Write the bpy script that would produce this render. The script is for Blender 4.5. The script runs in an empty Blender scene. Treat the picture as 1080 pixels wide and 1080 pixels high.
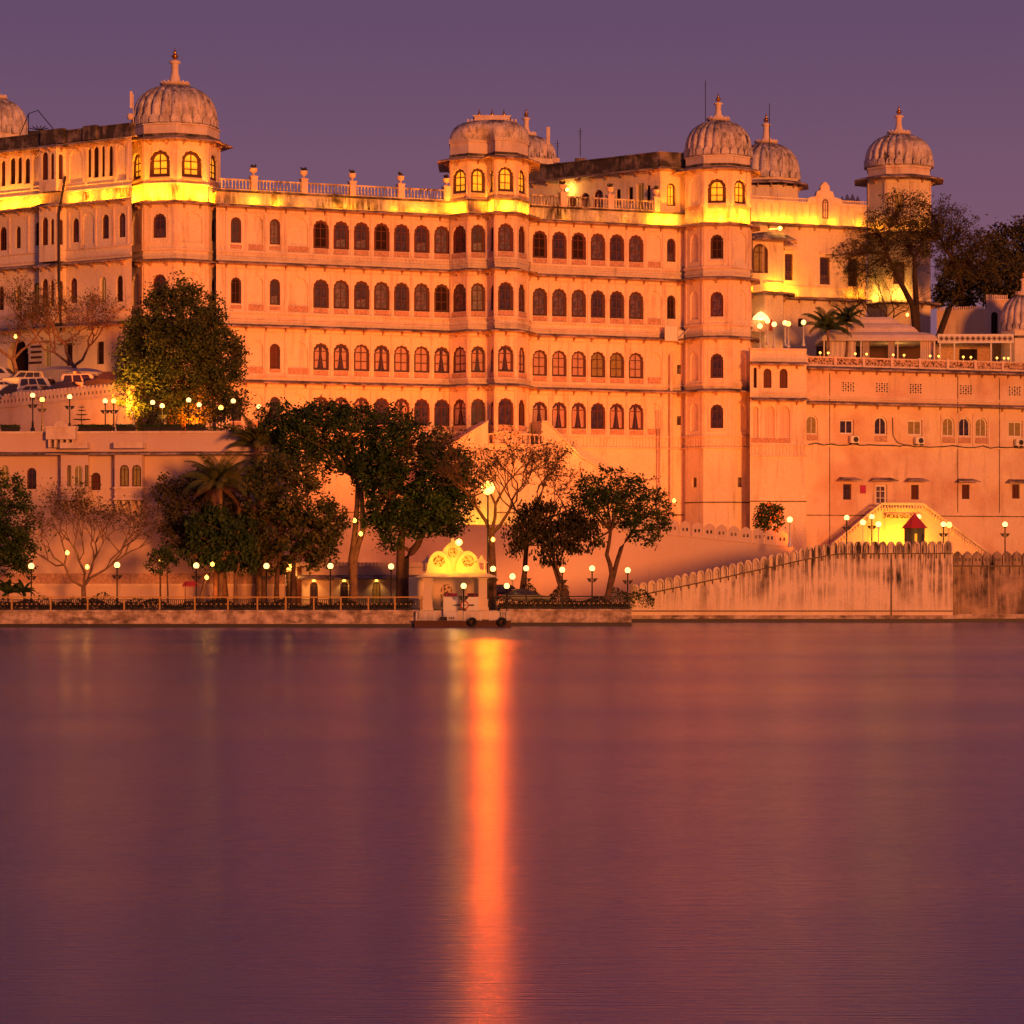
import bpy, math, random
from mathutils import Vector
rad = math.radians
S = bpy.context.scene
COL = S.collection
F = 3000.0; EYE = 4.8                      # focal length in photo pixels, eye height above the lake

# ------------------------------------------------------------------ camera, world, sun, exposure
cd = bpy.data.cameras.new('camera'); cam = bpy.data.objects.new('camera', cd); COL.objects.link(cam)
cam.location = (0, 0, EYE); cam.rotation_euler = (rad(90), 0, 0)
cd.sensor_width = 36; cd.lens = 100; cd.shift_y = 60/1080; cd.clip_start = 1; cd.clip_end = 6000
S.camera = cam
S.view_settings.view_transform = 'Standard'; S.view_settings.look = 'None'
S.view_settings.exposure = .12; S.view_settings.gamma = 1
S.render.engine = 'CYCLES'
S.cycles.use_denoising = True; S.cycles.max_bounces = 5; S.cycles.diffuse_bounces = 2; S.cycles.glossy_bounces = 2
S.cycles.transparent_max_bounces = 4; S.cycles.sample_clamp_indirect = 4; S.cycles.use_light_tree = True
W = bpy.data.worlds.new('World'); S.world = W; W.use_nodes = True
nt = W.node_tree; nt.nodes.clear()
tc = nt.nodes.new('ShaderNodeTexCoord'); sp = nt.nodes.new('ShaderNodeSeparateXYZ'); cr = nt.nodes.new('ShaderNodeValToRGB')
bg = nt.nodes.new('ShaderNodeBackground'); ow = nt.nodes.new('ShaderNodeOutputWorld')
nt.links.new(tc.outputs['Generated'], sp.inputs[0]); nt.links.new(sp.outputs[2], cr.inputs[0])
nt.links.new(cr.outputs[0], bg.inputs[0]); nt.links.new(bg.outputs[0], ow.inputs[0])
e = cr.color_ramp.elements
e[0].position = 0.0; e[0].color = (.235, .095, .125, 1)
e[1].position = 1.0; e[1].color = (.085, .055, .125, 1)
for p_, c_ in ((.09, (.205, .092, .140, 1)), (.13, (.172, .083, .138, 1)), (.19, (.118, .066, .132, 1)), (.4, (.090, .055, .130, 1))):
    q = cr.color_ramp.elements.new(p_); q.color = c_
bg.inputs[1].default_value = 1.0
sl = bpy.data.lights.new('sun', 'SUN'); so = bpy.data.objects.new('sun', sl); COL.objects.link(so)
sl.energy = 2.7; sl.angle = rad(7); sl.color = (1, .285, .048)
so.rotation_euler = (rad(90-3.0), 0, rad(24))     # sun lamp standing in for distant floodlights, low and warm behind the camera

# ------------------------------------------------------------------ helpers
def P(px, py, Y): return Vector(((px-540)*Y/F, Y, EYE+(600-py)*Y/F))
def XY(px, Y): return Vector(((px-540)*Y/F, Y))
def Z(py, Y): return EYE+(600-py)*Y/F
def V3(a, z): return Vector((a[0], a[1], z))

class MB:
    def __init__(s): s.v = []; s.f = []; s.m = []; s.s = []; s.cuts = []
    def poly(s, pts, m=0, sm=False):
        i = len(s.v); s.v += [tuple(p) for p in pts]; s.f.append(tuple(range(i, i+len(pts)))); s.m.append(m); s.s.append(sm)
    def mesh(s, vs, fs, m=0, sm=False):
        i = len(s.v); s.v += [tuple(p) for p in vs]
        for f in fs: s.f.append(tuple(i+k for k in f)); s.m.append(m); s.s.append(sm)
    def box(s, o, a, b, c, m=0):
        o, a, b, c = map(Vector, (o, a, b, c))
        vs = [o, o+a, o+a+b, o+b, o+c, o+a+c, o+a+b+c, o+b+c]
        s.mesh(vs, [(0,3,2,1), (4,5,6,7), (0,1,5,4), (1,2,6,5), (2,3,7,6), (3,0,4,7)], m)
    def cbox(s, c, sx, sy, sz, m=0):       # centre x,y and bottom z
        s.box((c[0]-sx/2, c[1]-sy/2, c[2]), (sx,0,0), (0,sy,0), (0,0,sz), m)
    def fbox(s, fc, u0, u1, z0, z1, o0, o1, m=0):
        p = fc.pt(u0, z0, o0); s.box(p, fc.d*(u1-u0), fc.n*(o1-o0), (0,0,z1-z0), m)
    def prism(s, xy, z0, z1, m=0, bottom=False):
        n = len(xy); vs = [V3(p, z0) for p in xy]+[V3(p, z1) for p in xy]
        s.mesh(vs, [(i, (i+1) % n, n+(i+1) % n, n+i) for i in range(n)]+[tuple(range(n, 2*n))], m)
    def loft(s, rings, m=0, sm=True, cap=True, close=True):
        n = len(rings[0]); vs = [p for r in rings for p in r]; fs = []
        for j in range(len(rings)-1):
            for i in range(n if close else n-1):
                k = (i+1) % n; fs.append((j*n+i, j*n+k, (j+1)*n+k, (j+1)*n+i))
        s.mesh(vs, fs, m, sm)
        if cap: s.poly(rings[-1], m); s.poly(rings[0][::-1], m)
    def lathe(s, c, prof, n=24, f=None, m=0, sm=True, ph=0, sy=1):
        rings = []
        for j, (r, z) in enumerate(prof):
            ring = []
            for i in range(n):
                a = 2*math.pi*i/n+ph; rr = r*(f(a, j/(len(prof)-1)) if f else 1)
                ring.append((c[0]+rr*math.sin(a), c[1]-rr*math.cos(a)*sy, z))
            rings.append(ring)
        s.loft(rings, m, sm)
    def tube(s, pts, rs, n=6, m=0, sm=True, cap=False):
        pts = [Vector(p) for p in pts]; rings = []
        if not hasattr(rs, '__len__'): rs = [rs]*len(pts)
        for i, p in enumerate(pts):
            t = (pts[min(i+1, len(pts)-1)]-pts[max(i-1, 0)])
            t = t.normalized() if t.length > 1e-6 else Vector((0,0,1))
            a = t.cross(Vector((0,0,1)) if abs(t.z) < .9 else Vector((1,0,0))).normalized(); b = t.cross(a)
            rings.append([p+(a*math.cos(2*math.pi*k/n)+b*math.sin(2*math.pi*k/n))*rs[i] for k in range(n)])
        s.loft(rings, m, sm, cap)
    def build(s, name, mats, parent=None):
        if not isinstance(mats, (list, tuple)): mats = [mats]
        me = bpy.data.meshes.new(name)
        L = Vector(parent['_L']) if parent is not None and '_L' in parent else Vector((0,0,0))
        vs = s.v if L.length == 0 else [(a-L.x, b-L.y, c-L.z) for a, b, c in s.v]
        me.from_pydata(vs, [], s.f)
        for mt in mats: me.materials.append(mt)
        me.polygons.foreach_set('material_index', s.m); me.polygons.foreach_set('use_smooth', s.s); me.update()
        o = bpy.data.objects.new(name, me); COL.objects.link(o)
        if parent is not None:
            o.parent = parent
            if '_L' in parent: o['_L'] = list(parent['_L'])
        return o
    def build_each(s, name, mats, parent):            # every separate block of this mesh becomes a part of its own
        par = list(range(len(s.v)))
        def root(i):
            while par[i] != i: par[i] = par[par[i]]; i = par[i]
            return i
        for fc in s.f:
            for k in fc[1:]: par[root(k)] = root(fc[0])
        grp = {}
        for fi, fc in enumerate(s.f): grp.setdefault(root(fc[0]), []).append(fi)
        for g in grp.values():
            b = MB()
            for fi in g: b.poly([s.v[k] for k in s.f[fi]], s.m[fi], s.s[fi])
            b.build(name, mats, parent)

def tag(o, label=None, cat=None, group=None, kind=None):
    if label: o['label'] = label
    if cat: o['category'] = cat
    if group: o['group'] = group
    if kind: o['kind'] = kind
    return o
def thing(name, loc, label, cat, group=None):
    o = bpy.data.objects.new(name, None); COL.objects.link(o); o.location = loc; o.empty_display_size = .3
    o['_L'] = list(loc); return tag(o, label, cat, group)
def solo(name, mb, mats, label, cat, group=None):      # a thing that is one mesh, origin at its base centre
    xs = [v[0] for v in mb.v]; ys = [v[1] for v in mb.v]; zs = [v[2] for v in mb.v]
    L = ((min(xs)+max(xs))/2, (min(ys)+max(ys))/2, min(zs))
    mb.v = [(a-L[0], b-L[1], c-L[2]) for a, b, c in mb.v]
    o = mb.build(name, mats); o.location = L
    return tag(o, label, cat, group)
def child(name, mesh, parent, loc=(0,0,0), rz=0):
    o = bpy.data.objects.new(name, mesh); COL.objects.link(o); o.parent = parent; o.location = loc; o.rotation_euler = (0,0,rz); return o
def copy_tree(root, loc, rz=0, label=None, scale=None):
    def cp(o, par):
        c = o.copy(); COL.objects.link(c); c.parent = par
        for ch in o.children: cp(ch, c)
        return c
    r = cp(root, None); r.location = loc; r.rotation_euler = (0, 0, rz)
    if '_L' in r: r['_L'] = list(loc)
    if scale: r.scale = scale
    if label: r['label'] = label
    return r

class Fc:                                   # a flat wall face between two plan points, seen left to right
    def __init__(s, A, B):
        s.A = Vector(A[:2]); s.B = Vector(B[:2]); s.L = (s.B-s.A).length
        d = (s.B-s.A)/s.L; s.d = Vector((d.x, d.y, 0)); s.n = Vector((d.y, -d.x, 0)); s.rz = math.atan2(d.y, d.x)
    def pt(s, u, z, o=0): return Vector((s.A.x, s.A.y, z))+s.d*u+s.n*o
    def u(s, px):
        k = (px-540)/F; return (k*s.A.y-s.A.x)/(s.d.x-k*s.d.y)
    def Y(s, px): return s.A.y+s.d.y*s.u(px)
def chain(pts, closed=False):
    n = len(pts); return [Fc(pts[i], pts[(i+1) % n]) for i in range(n if closed else n-1)]
def offs(pts, d, closed=False):
    out = []; n = len(pts)
    for i in range(n):
        p = Vector(pts[i][:2]); ns = []
        if closed or i > 0: q = p-Vector(pts[i-1][:2]); q.normalize(); ns.append(Vector((q.y, -q.x)))
        if closed or i < n-1: q = Vector(pts[(i+1) % n][:2])-p; q.normalize(); ns.append(Vector((q.y, -q.x)))
        if len(ns) == 2:
            m = ns[0]+ns[1]; l = m.length_squared
            out.append(p+m*(2*d/max(l, .8)))
        else: out.append(p+ns[0]*d)
    return out
def band(mb, pts, z0, z1, o, closed=False, m=0, back=-.03):
    a = offs(pts, o, closed); b = offs(pts, back, closed); n = len(pts)
    for i in range(n if closed else n-1):
        k = (i+1) % n
        mb.poly([V3(a[i], z0), V3(a[k], z0), V3(a[k], z1), V3(a[i], z1)], m)
        mb.poly([V3(a[i], z1), V3(a[k], z1), V3(b[k], z1), V3(b[i], z1)], m)
        mb.poly([V3(b[i], z0), V3(b[k], z0), V3(a[k], z0), V3(a[i], z0)], m)
    if not closed:
        for i in (0, n-1): mb.poly([V3(a[i], z0), V3(a[i], z1), V3(b[i], z1), V3(b[i], z0)], m)
def eave(mb, pts, z, out=1.0, closed=False, th=.13, rise=.28, m=0, sp=2.05, brk=True, mbk=1):
    mb.cuts.append(len(mb.f))
    a = offs(pts, out, closed); b = offs(pts, -.03, closed); n = len(pts)
    for i in range(n if closed else n-1):
        k = (i+1) % n
        mb.poly([V3(a[i], z), V3(a[k], z), V3(b[k], z+rise), V3(b[i], z+rise)], m)
        mb.poly([V3(a[i], z-th), V3(a[k], z-th), V3(a[k], z), V3(a[i], z)], m)
        mb.poly([V3(b[i], z+rise-th), V3(b[k], z+rise-th), V3(a[k], z-th), V3(a[i], z-th)], mbk)
    if not closed:
        for i in (0, n-1): mb.poly([V3(a[i], z), V3(a[i], z-th), V3(b[i], z+rise-th), V3(b[i], z+rise)], m)
    if brk:
        for fc in chain(pts, closed):
            c = max(1, round(fc.L/sp))
            for j in range(c):
                u = (j+.5)*fc.L/c
                for t in (0, 1):                                   # stepped stone bracket
                    mb.fbox(fc, u-.07, u+.07, z-.5+.22*t, z-.28+.22*t-.002, -.02, .25+.3*t, mbk)

# arches ----------------------------------------------------------------
def arch(w, h, st, n=20, lobes=5, cusp=.10):
    """outline from the foot of the left jamb over the arch to the foot of the right one, x in -w/2..w/2, z in 0..h"""
    a = w/2
    if st == 'rect': return [(-a, 0), (-a, h), (a, h), (a, 0)]
    rise = min(a, h*.6); zs = h-rise
    pts = [(-a, 0), (-a, zs)]
    for i in range(n+1):
        t = math.pi*i/n
        r = 1-(cusp*(1-abs(math.sin(lobes*t))) if st == 'cusp' else 0)
        if st == 'ogee': r = 1-.13*math.sin(t*2)**2
        x = -a*math.cos(t)*r; z = zs+rise*math.sin(t)*r
        if st == 'round' and i in (0, n): continue
        pts.append((x, z))
    pts += [(a, zs), (a, 0)]
    return pts
def wall(mb, fc, z0, z1, ops, m=0, mback=None):
    """flat wall with arched openings; ops are (u, w, zs, zt, style, depth, closed)"""
    cur = 0
    for (u, w, zs, zt, st, dep, closed) in sorted(ops):
        a, b = u-w/2, u+w/2
        if a > cur: mb.poly([fc.pt(cur, z0), fc.pt(a, z0), fc.pt(a, z1), fc.pt(cur, z1)], m)
        ar = arch(w, zt-zs, st)
        if zs > z0: mb.poly([fc.pt(a, z0), fc.pt(b, z0), fc.pt(b, zs), fc.pt(a, zs)], m)
        mb.poly([fc.pt(a, z1)]+[fc.pt(u+x, zs+z) for x, z in ar[1:-1]]+[fc.pt(b, z1)], m)
        for i in range(len(ar)):
            (x0, y0), (x1, y1) = ar[i], ar[(i+1) % len(ar)]
            mb.poly([fc.pt(u+x0, zs+y0), fc.pt(u+x1, zs+y1), fc.pt(u+x1, zs+y1, -dep), fc.pt(u+x0, zs+y0, -dep)], m)
        if closed: mb.poly([fc.pt(u+x, zs+z, -dep) for x, z in ar], m if mback is None else mback)
        cur = b
    if cur < fc.L: mb.poly([fc.pt(cur, z0), fc.pt(fc.L, z0), fc.pt(fc.L, z1), fc.pt(cur, z1)], m)

# ------------------------------------------------------------------ materials
def mat(name, col, rough=.8, spec=.3, metal=0, col2=None, s2=.25, k2=(.4, .7), stain=None, ss=(1.2, 1.2, .15), ks=(.5, .72),
        fine=.12, fs=6, bump=.0, bs=8, emit=None, es=0, streak2=None, updirt=None, topz=None):
    m = bpy.data.materials.new(name); m.use_nodes = True; nt = m.node_tree; N = nt.nodes; L = nt.links
    b = N['Principled BSDF']; b.inputs['Roughness'].default_value = rough; b.inputs['Metallic'].default_value = metal
    b.inputs['Specular IOR Level'].default_value = spec
    tc = N.new('ShaderNodeTexCoord'); src = tc.outputs['Object']
    def noise(scale, det=4, vec=None, rgh=.55):
        n = N.new('ShaderNodeTexNoise'); n.inputs['Detail'].default_value = det; n.inputs['Roughness'].default_value = rgh
        if vec:
            mp = N.new('ShaderNodeMapping'); mp.inputs['Scale'].default_value = vec; L.new(src, mp.inputs[0]); L.new(mp.outputs[0], n.inputs['Vector'])
            n.inputs['Scale'].default_value = scale
        else: L.new(src, n.inputs['Vector']); n.inputs['Scale'].default_value = scale
        return n.outputs[0]
    def ramp(f, a, b_):
        r = N.new('ShaderNodeMapRange'); r.inputs[1].default_value = a; r.inputs[2].default_value = b_; L.new(f, r.inputs[0]); return r.outputs[0]
    def mix(fac, a, b_, mode='MIX'):
        x = N.new('ShaderNodeMix'); x.data_type = 'RGBA'; x.blend_type = mode
        if isinstance(fac, float): x.inputs[0].default_value = fac
        else: L.new(fac, x.inputs[0])
        for i, c in ((6, a), (7, b_)):
            if isinstance(c, tuple): x.inputs[i].default_value = (*c, 1)
            else: L.new(c, x.inputs[i])
        return x.outputs[2]
    c = tuple(col)
    if col2: c = mix(ramp(noise(s2, 5), *k2), c, tuple(col2))
    if stain:
        f = ramp(noise(1, 6, ss, .65), *ks)
        g = ramp(noise(.35, 3), .35, .65)
        mm = N.new('ShaderNodeMath'); mm.operation = 'MULTIPLY'; L.new(f, mm.inputs[0]); L.new(g, mm.inputs[1])
        sf = mm.outputs[0]
        if topz:                                # grime runs down from the top of the wall and thins out lower
            sx = N.new('ShaderNodeSeparateXYZ'); L.new(src, sx.inputs[0]); m3 = N.new('ShaderNodeMath'); m3.operation = 'MULTIPLY'
            L.new(sf, m3.inputs[0]); L.new(ramp(sx.outputs[2], *topz), m3.inputs[1]); sf = m3.outputs[0]
        c = mix(sf, c, tuple(stain))
    if streak2:
        f = ramp(noise(1, 4, streak2[1], .7), *streak2[2]); c = mix(f, c, tuple(streak2[0]))
    if updirt:                                  # soot settled on faces that look up at the sky
        ge = N.new('ShaderNodeNewGeometry'); sx = N.new('ShaderNodeSeparateXYZ'); L.new(ge.outputs['Normal'], sx.inputs[0])
        f = ramp(sx.outputs[2], .25, .85); g = ramp(noise(1, 5, (1.6, 1.6, .7), .7), .36, .58)
        mm = N.new('ShaderNodeMath'); mm.operation = 'MULTIPLY'; L.new(f, mm.inputs[0]); L.new(g, mm.inputs[1]); c = mix(mm.outputs[0], c, tuple(updirt))
    if fine:
        f = ramp(noise(fs, 6), .25, .75)
        g = mix(f, (1-fine,)*3, (1+fine*.5,)*3); c = mix(1.0, c, g, 'MULTIPLY')
    if isinstance(c, tuple): b.inputs['Base Color'].default_value = (*c, 1)
    else: L.new(c, b.inputs['Base Color'])
    if bump:
        bp = N.new('ShaderNodeBump'); bp.inputs['Strength'].default_value = bump; bp.inputs['Distance'].default_value = .05
        L.new(noise(bs, 6), bp.inputs['Height']); L.new(bp.outputs[0], b.inputs['Normal'])
    if emit:
        b.inputs['Emission Color'].default_value = (*emit, 1); b.inputs['Emission Strength'].default_value = es
    return m
M = {}
M['wall'] = mat('lime_plaster', (.84, .68, .52), .9, .15, col2=(.76, .56, .40), s2=.16, k2=(.4, .8), stain=(.36, .22, .14), ks=(.52, .76), fine=.2, bump=.3, bs=3, streak2=((.50, .33, .22), (2.6, 2.6, .10), (.60, .78)))
M['wall_old'] = mat('old_plaster', (.78, .57, .42), .9, .15, col2=(.62, .36, .24), s2=.22, k2=(.45, .7), stain=(.30, .19, .13), ks=(.54, .80), bump=.3, bs=3)
M['wall_white'] = mat('white_plaster', (.70, .51, .43), .9, .15, col2=(.64, .42, .34), s2=.12, k2=(.35, .7), stain=(.45, .3, .24), ks=(.56, .85), fine=.06)
M['band'] = mat('parapet_plaster', (.80, .66, .50), .9, .15, col2=(.7, .5, .35), s2=.5, stain=(.07, .045, .03), ss=(2.6, 2.6, .35), ks=(.38, .52), fine=.3)
M['trim'] = mat('trim_plaster', (.82, .62, .49), .85, .2, col2=(.66, .44, .33), s2=.8, k2=(.45, .75), stain=(.3, .2, .15), ks=(.5, .8))
M['panel'] = mat('carved_stone', (.66, .38, .27), .9, .1, col2=(.45, .25, .18), s2=5, k2=(.4, .6), stain=(.36, .26, .22), ss=(2, 2, 2), fine=.3, fs=14, bump=.6, bs=12)
M['eave'] = mat('weathered_slab', (.50, .36, .30), .95, .1, col2=(.20, .14, .12), s2=.7, k2=(.42, .6), stain=(.08, .06, .055), ss=(1.2, 1.2, 1.2), ks=(.42, .62), fine=.3)
M['eave_under'] = mat('slab_underside', (.60, .36, .22), .9, .1, col2=(.4, .25, .17), s2=1.2)
M['dark_slab'] = mat('mouldy_parapet', (.34, .25, .21), .95, .1, col2=(.08, .06, .055), s2=.8, k2=(.36, .55), stain=(.05, .04, .04), ss=(2, 2, .4), ks=(.4, .6), fine=.3)
M['dome'] = mat('dome_plaster', (.74, .62, .57), .9, .15, col2=(.46, .36, .33), s2=.9, k2=(.45, .68), stain=(.07, .055, .055), ss=(2.8, 2.8, .5), ks=(.50, .60), fine=.25, bump=.4, bs=5, updirt=(.09, .07, .07))
M['wood_red'] = mat('red_painted_wood', (.105, .018, .013), .6, .3, col2=(.11, .025, .02), s2=2)
M['wood_brown'] = mat('brown_wood', (.09, .028, .02), .65, .3, col2=(.09, .035, .025), s2=2)
M['pane'] = mat('dark_glass', (.03, .015, .022), .18, .6, col2=(.07, .035, .045), s2=1.3, k2=(.45, .6), fine=.1)
M['pane_blue'] = mat('grey_glass', (.13, .075, .10), .25, .6, col2=(.05, .028, .04), s2=1.5, k2=(.45, .55), fine=.1)
M['curtain'] = mat('curtain', (.50, .31, .27), .7, .3, col2=(.42, .24, .19), s2=2, fine=.25, fs=9, streak2=((.3, .17, .13), (9, 9, .1), (.5, .7)))
M['lit'] = mat('lit_pane', (.9, .5, .08), .5, .2, emit=(1, .38, .015), es=.75, streak2=((.5, .2, .03), (5, 5, .3), (.5, .75)))
M['lit_dim'] = mat('dim_lit_pane', (.22, .11, .05), .5, .2, emit=(1, .36, .04), es=.10, col2=(.1, .04, .02), s2=2.5)
M['void'] = mat('dark_interior', (.028, .014, .012), .9, .1)
M['gold'] = mat('gilt_copper', (.55, .25, .06), .35, .5, .9)
M['iron'] = mat('black_iron', (.018, .012, .012), .5, .4)
M['tyre'] = mat('rubber', (.02, .018, .018), .8, .2, bump=.4)
M['jali'] = mat('pierced_stone', (.66, .42, .30), .9, .1, streak2=((.10, .05, .035), (4.5, 4.5, 4.5), (.50, .54)), fine=.2)
M['bark'] = mat('bark', (.17, .09, .055), .9, .1, col2=(.09, .05, .035), s2=3, bump=.7, bs=6)
M['bark_dark'] = mat('dark_bark', (.07, .042, .03), .9, .1, fine=.3)
M['bark_pale'] = mat('pale_bark', (.30, .17, .11), .9, .1, col2=(.16, .09, .06), s2=3, bump=.7, bs=6)
def leafmat(name, a, b):
    return mat(name, a, .7, .2, col2=b, s2=1.1, k2=(.4, .62), fine=.35, fs=3)
M['leaf'] = leafmat('dark_leaf', (.022, .046, .012), (.065, .10, .022))
M['leaf_olive'] = leafmat('olive_leaf', (.045, .060, .016), (.13, .125, .03))
M['leaf_mango'] = leafmat('mango_leaf', (.034, .055, .015), (.15, .125, .035))
M['leaf_brown'] = leafmat('brown_leaf', (.05, .045, .018), (.11, .085, .03))
M['leaf_palm'] = leafmat('palm_leaf', (.08, .10, .02), (.15, .13, .03))
M['leaf_willow'] = leafmat('willowy_leaf', (.028, .026, .012), (.06, .042, .016))
M['leaf_hedge'] = leafmat('hedge_leaf', (.014, .013, .008), (.032, .022, .01))
M['leaf_dry'] = leafmat('dry_frond', (.22, .11, .05), (.12, .06, .03))
M['stone'] = mat('quay_stone', (.68, .50, .40), .9, .15, col2=(.30, .20, .15), s2=.9, k2=(.42, .62), stain=(.10, .07, .055), ss=(.8, .8, 2.2), ks=(.44, .62), fine=.3, fs=3, bump=.8, bs=2.5)
M['ghat'] = mat('streaked_plaster', (.88, .66, .49), .9, .15, col2=(.74, .50, .35), s2=.35, k2=(.5, .8), stain=(.05, .038, .034), ss=(3.4, 3.4, .16), ks=(.45, .53), topz=(1.6, 4.6), fine=.15, bump=.4, bs=3)
M['ghat_dark'] = mat('blackened_plaster', (.62, .42, .30), .9, .15, col2=(.34, .22, .16), s2=.5, stain=(.045, .035, .03), ss=(3.2, 3.2, .25), ks=(.36, .52), fine=.25, bump=.4, bs=3)
M['stone_dark'] = mat('dark_stone', (.13, .075, .06), .5, .4, col2=(.05, .03, .03), s2=.6, fine=.3)
M['stone_dark2'] = mat('algae_dark_stone', (.045, .03, .028), .5, .4, fine=.3)
M['ground'] = mat('paving', (.30, .21, .16), .9, .15, col2=(.2, .14, .1), s2=.3)
M['hill'] = mat('scrub_hill', (.07, .05, .03), .95, .1, col2=(.11, .07, .04), s2=.05, fine=.4, fs=.5)
M['white_paint'] = mat('white_paint', (.74, .66, .62), .5, .3, fine=.08)
M['cream_paint'] = mat('cream_paint', (.72, .54, .42), .6, .3, fine=.1)
M['canvas'] = mat('cream_canvas', (.72, .58, .52), .85, .15, col2=(.62, .48, .42), s2=.8)
M['yellow_rail'] = mat('ochre_rail', (.55, .30, .08), .5, .3)
M['globe'] = mat('lamp_globe', (.9, .8, .6), .4, .3, emit=(1, .55, .16), es=2.8, fine=0)
M['globe_y'] = mat('sodium_globe', (.9, .7, .3), .4, .3, emit=(1, .46, .06), es=4.5, fine=0)
M['flood'] = mat('floodlight_lens', (1, .8, .5), .4, .3, emit=(1, .45, .09), es=3.6, fine=0)
M['flower'] = mat('magenta_flower', (.50, .03, .20), .7, .2, fine=.3)
M['flower_o'] = mat('orange_flower', (.75, .25, .03), .7, .2, fine=.3)
M['skin'] = mat('skin', (.30, .16, .10), .6, .3)
M['cloth'] = mat('pale_cloth', (.55, .40, .38), .8, .1)
M['cloth_b'] = mat('blue_cloth', (.08, .08, .16), .8, .1)
M['red'] = mat('red_paint', (.42, .035, .03), .5, .4, fine=.1)
M['green'] = mat('grey_green_boards', (.10, .12, .09), .7, .3, fine=.25, streak2=((.05, .06, .05), (6, 6, .2), (.5, .6)))
M['glass'] = mat('car_glass', (.035, .025, .03), .08, .8, fine=0)
M['chrome'] = mat('chrome', (.6, .5, .45), .2, .5, .9, fine=0)
def paint(name, c): return mat(name, c, .3, .6, fine=.05)
M['car_white'] = paint('white_car_paint', (.68, .60, .57)); M['car_silver'] = paint('silver_car_paint', (.36, .30, .30))
M['car_dark'] = paint('dark_car_paint', (.035, .028, .03)); M['car_blue'] = paint('navy_car_paint', (.03, .03, .07))
M['tail'] = mat('tail_light', (.6, .05, .03), .3, .5, emit=(1, .06, .02), es=.5, fine=0)

# water
wm = bpy.data.materials.new('lake_water'); wm.use_nodes = True; nt = wm.node_tree; b = nt.nodes['Principled BSDF']
b.inputs['Base Color'].default_value = (.12, .13, .25, 1); b.inputs['Roughness'].default_value = .22; b.inputs['IOR'].default_value = 1.33
tc = nt.nodes.new('ShaderNodeTexCoord'); mp = nt.nodes.new('ShaderNodeMapping'); mp.inputs['Scale'].default_value = (.6, 14, 1)
n1 = nt.nodes.new('ShaderNodeTexNoise'); n1.inputs['Scale'].default_value = 1.0; n1.inputs['Detail'].default_value = 3
bp = nt.nodes.new('ShaderNodeBump'); bp.inputs['Strength'].default_value = .7; bp.inputs['Distance'].default_value = .03
nt.links.new(tc.outputs['Object'], mp.inputs[0]); nt.links.new(mp.outputs[0], n1.inputs['Vector'])
nt.links.new(n1.outputs[0], bp.inputs['Height']); nt.links.new(bp.outputs[0], b.inputs['Normal'])
mp2 = nt.nodes.new('ShaderNodeMapping'); mp2.inputs['Scale'].default_value = (.012, .05, 1)
n2 = nt.nodes.new('ShaderNodeTexNoise'); n2.inputs['Scale'].default_value = 1.0; n2.inputs['Detail'].default_value = 4
mr = nt.nodes.new('ShaderNodeMapRange'); mr.inputs[1].default_value = .35; mr.inputs[2].default_value = .7; mr.inputs[3].default_value = .19; mr.inputs[4].default_value = .26
nt.links.new(tc.outputs['Object'], mp2.inputs[0]); nt.links.new(mp2.outputs[0], n2.inputs['Vector']); nt.links.new(n2.outputs[0], mr.inputs[0]); nt.links.new(mr.outputs[0], b.inputs['Roughness'])
M['water'] = wm

# ------------------------------------------------------------------ windows (one prototype per size and kind, then copies)
KIND = {  # frame material, pane materials, side inset, transoms, extra curtain
 'red':   ('wood_red', ('pane', 'pane_blue', 'lower', 'lower', 'void'), .17, 2), 'brown': ('wood_brown', ('pane', 'pane_blue', 'pane', 'lower', 'void', 'wood_brown'), .17, 2),
 'curt':  ('wood_brown', ('curtain', 'curtain', 'half', 'curtain', 'curtain', 'curtain', 'half', 'curtain', 'curtain', 'lit_dim', 'half', 'curtain'), .14, 2), 'open': ('wood_red', ('half', 'pane', 'half'), .11, 1),
 'lit':   ('wood_brown', ('lit',), .19, 2), 'shut': ('wood_brown', ('wood_red',), .14, 2), 'plain': ('wood_brown', ('pane', 'lit_dim'), .14, 1),
 'dark':  ('wood_brown', ('void',), .10, 1), 'pale': ('cream_paint', ('wall_white',), .12, 1), 'dimlit': ('cream_paint', ('lit_dim',), .12, 0),
 'white': ('white_paint', ('pane', 'lit_dim', 'lit_dim'), .10, 0), 'door': ('white_paint', ('pane_blue',), .16, 2)}
_wc = {}
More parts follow.
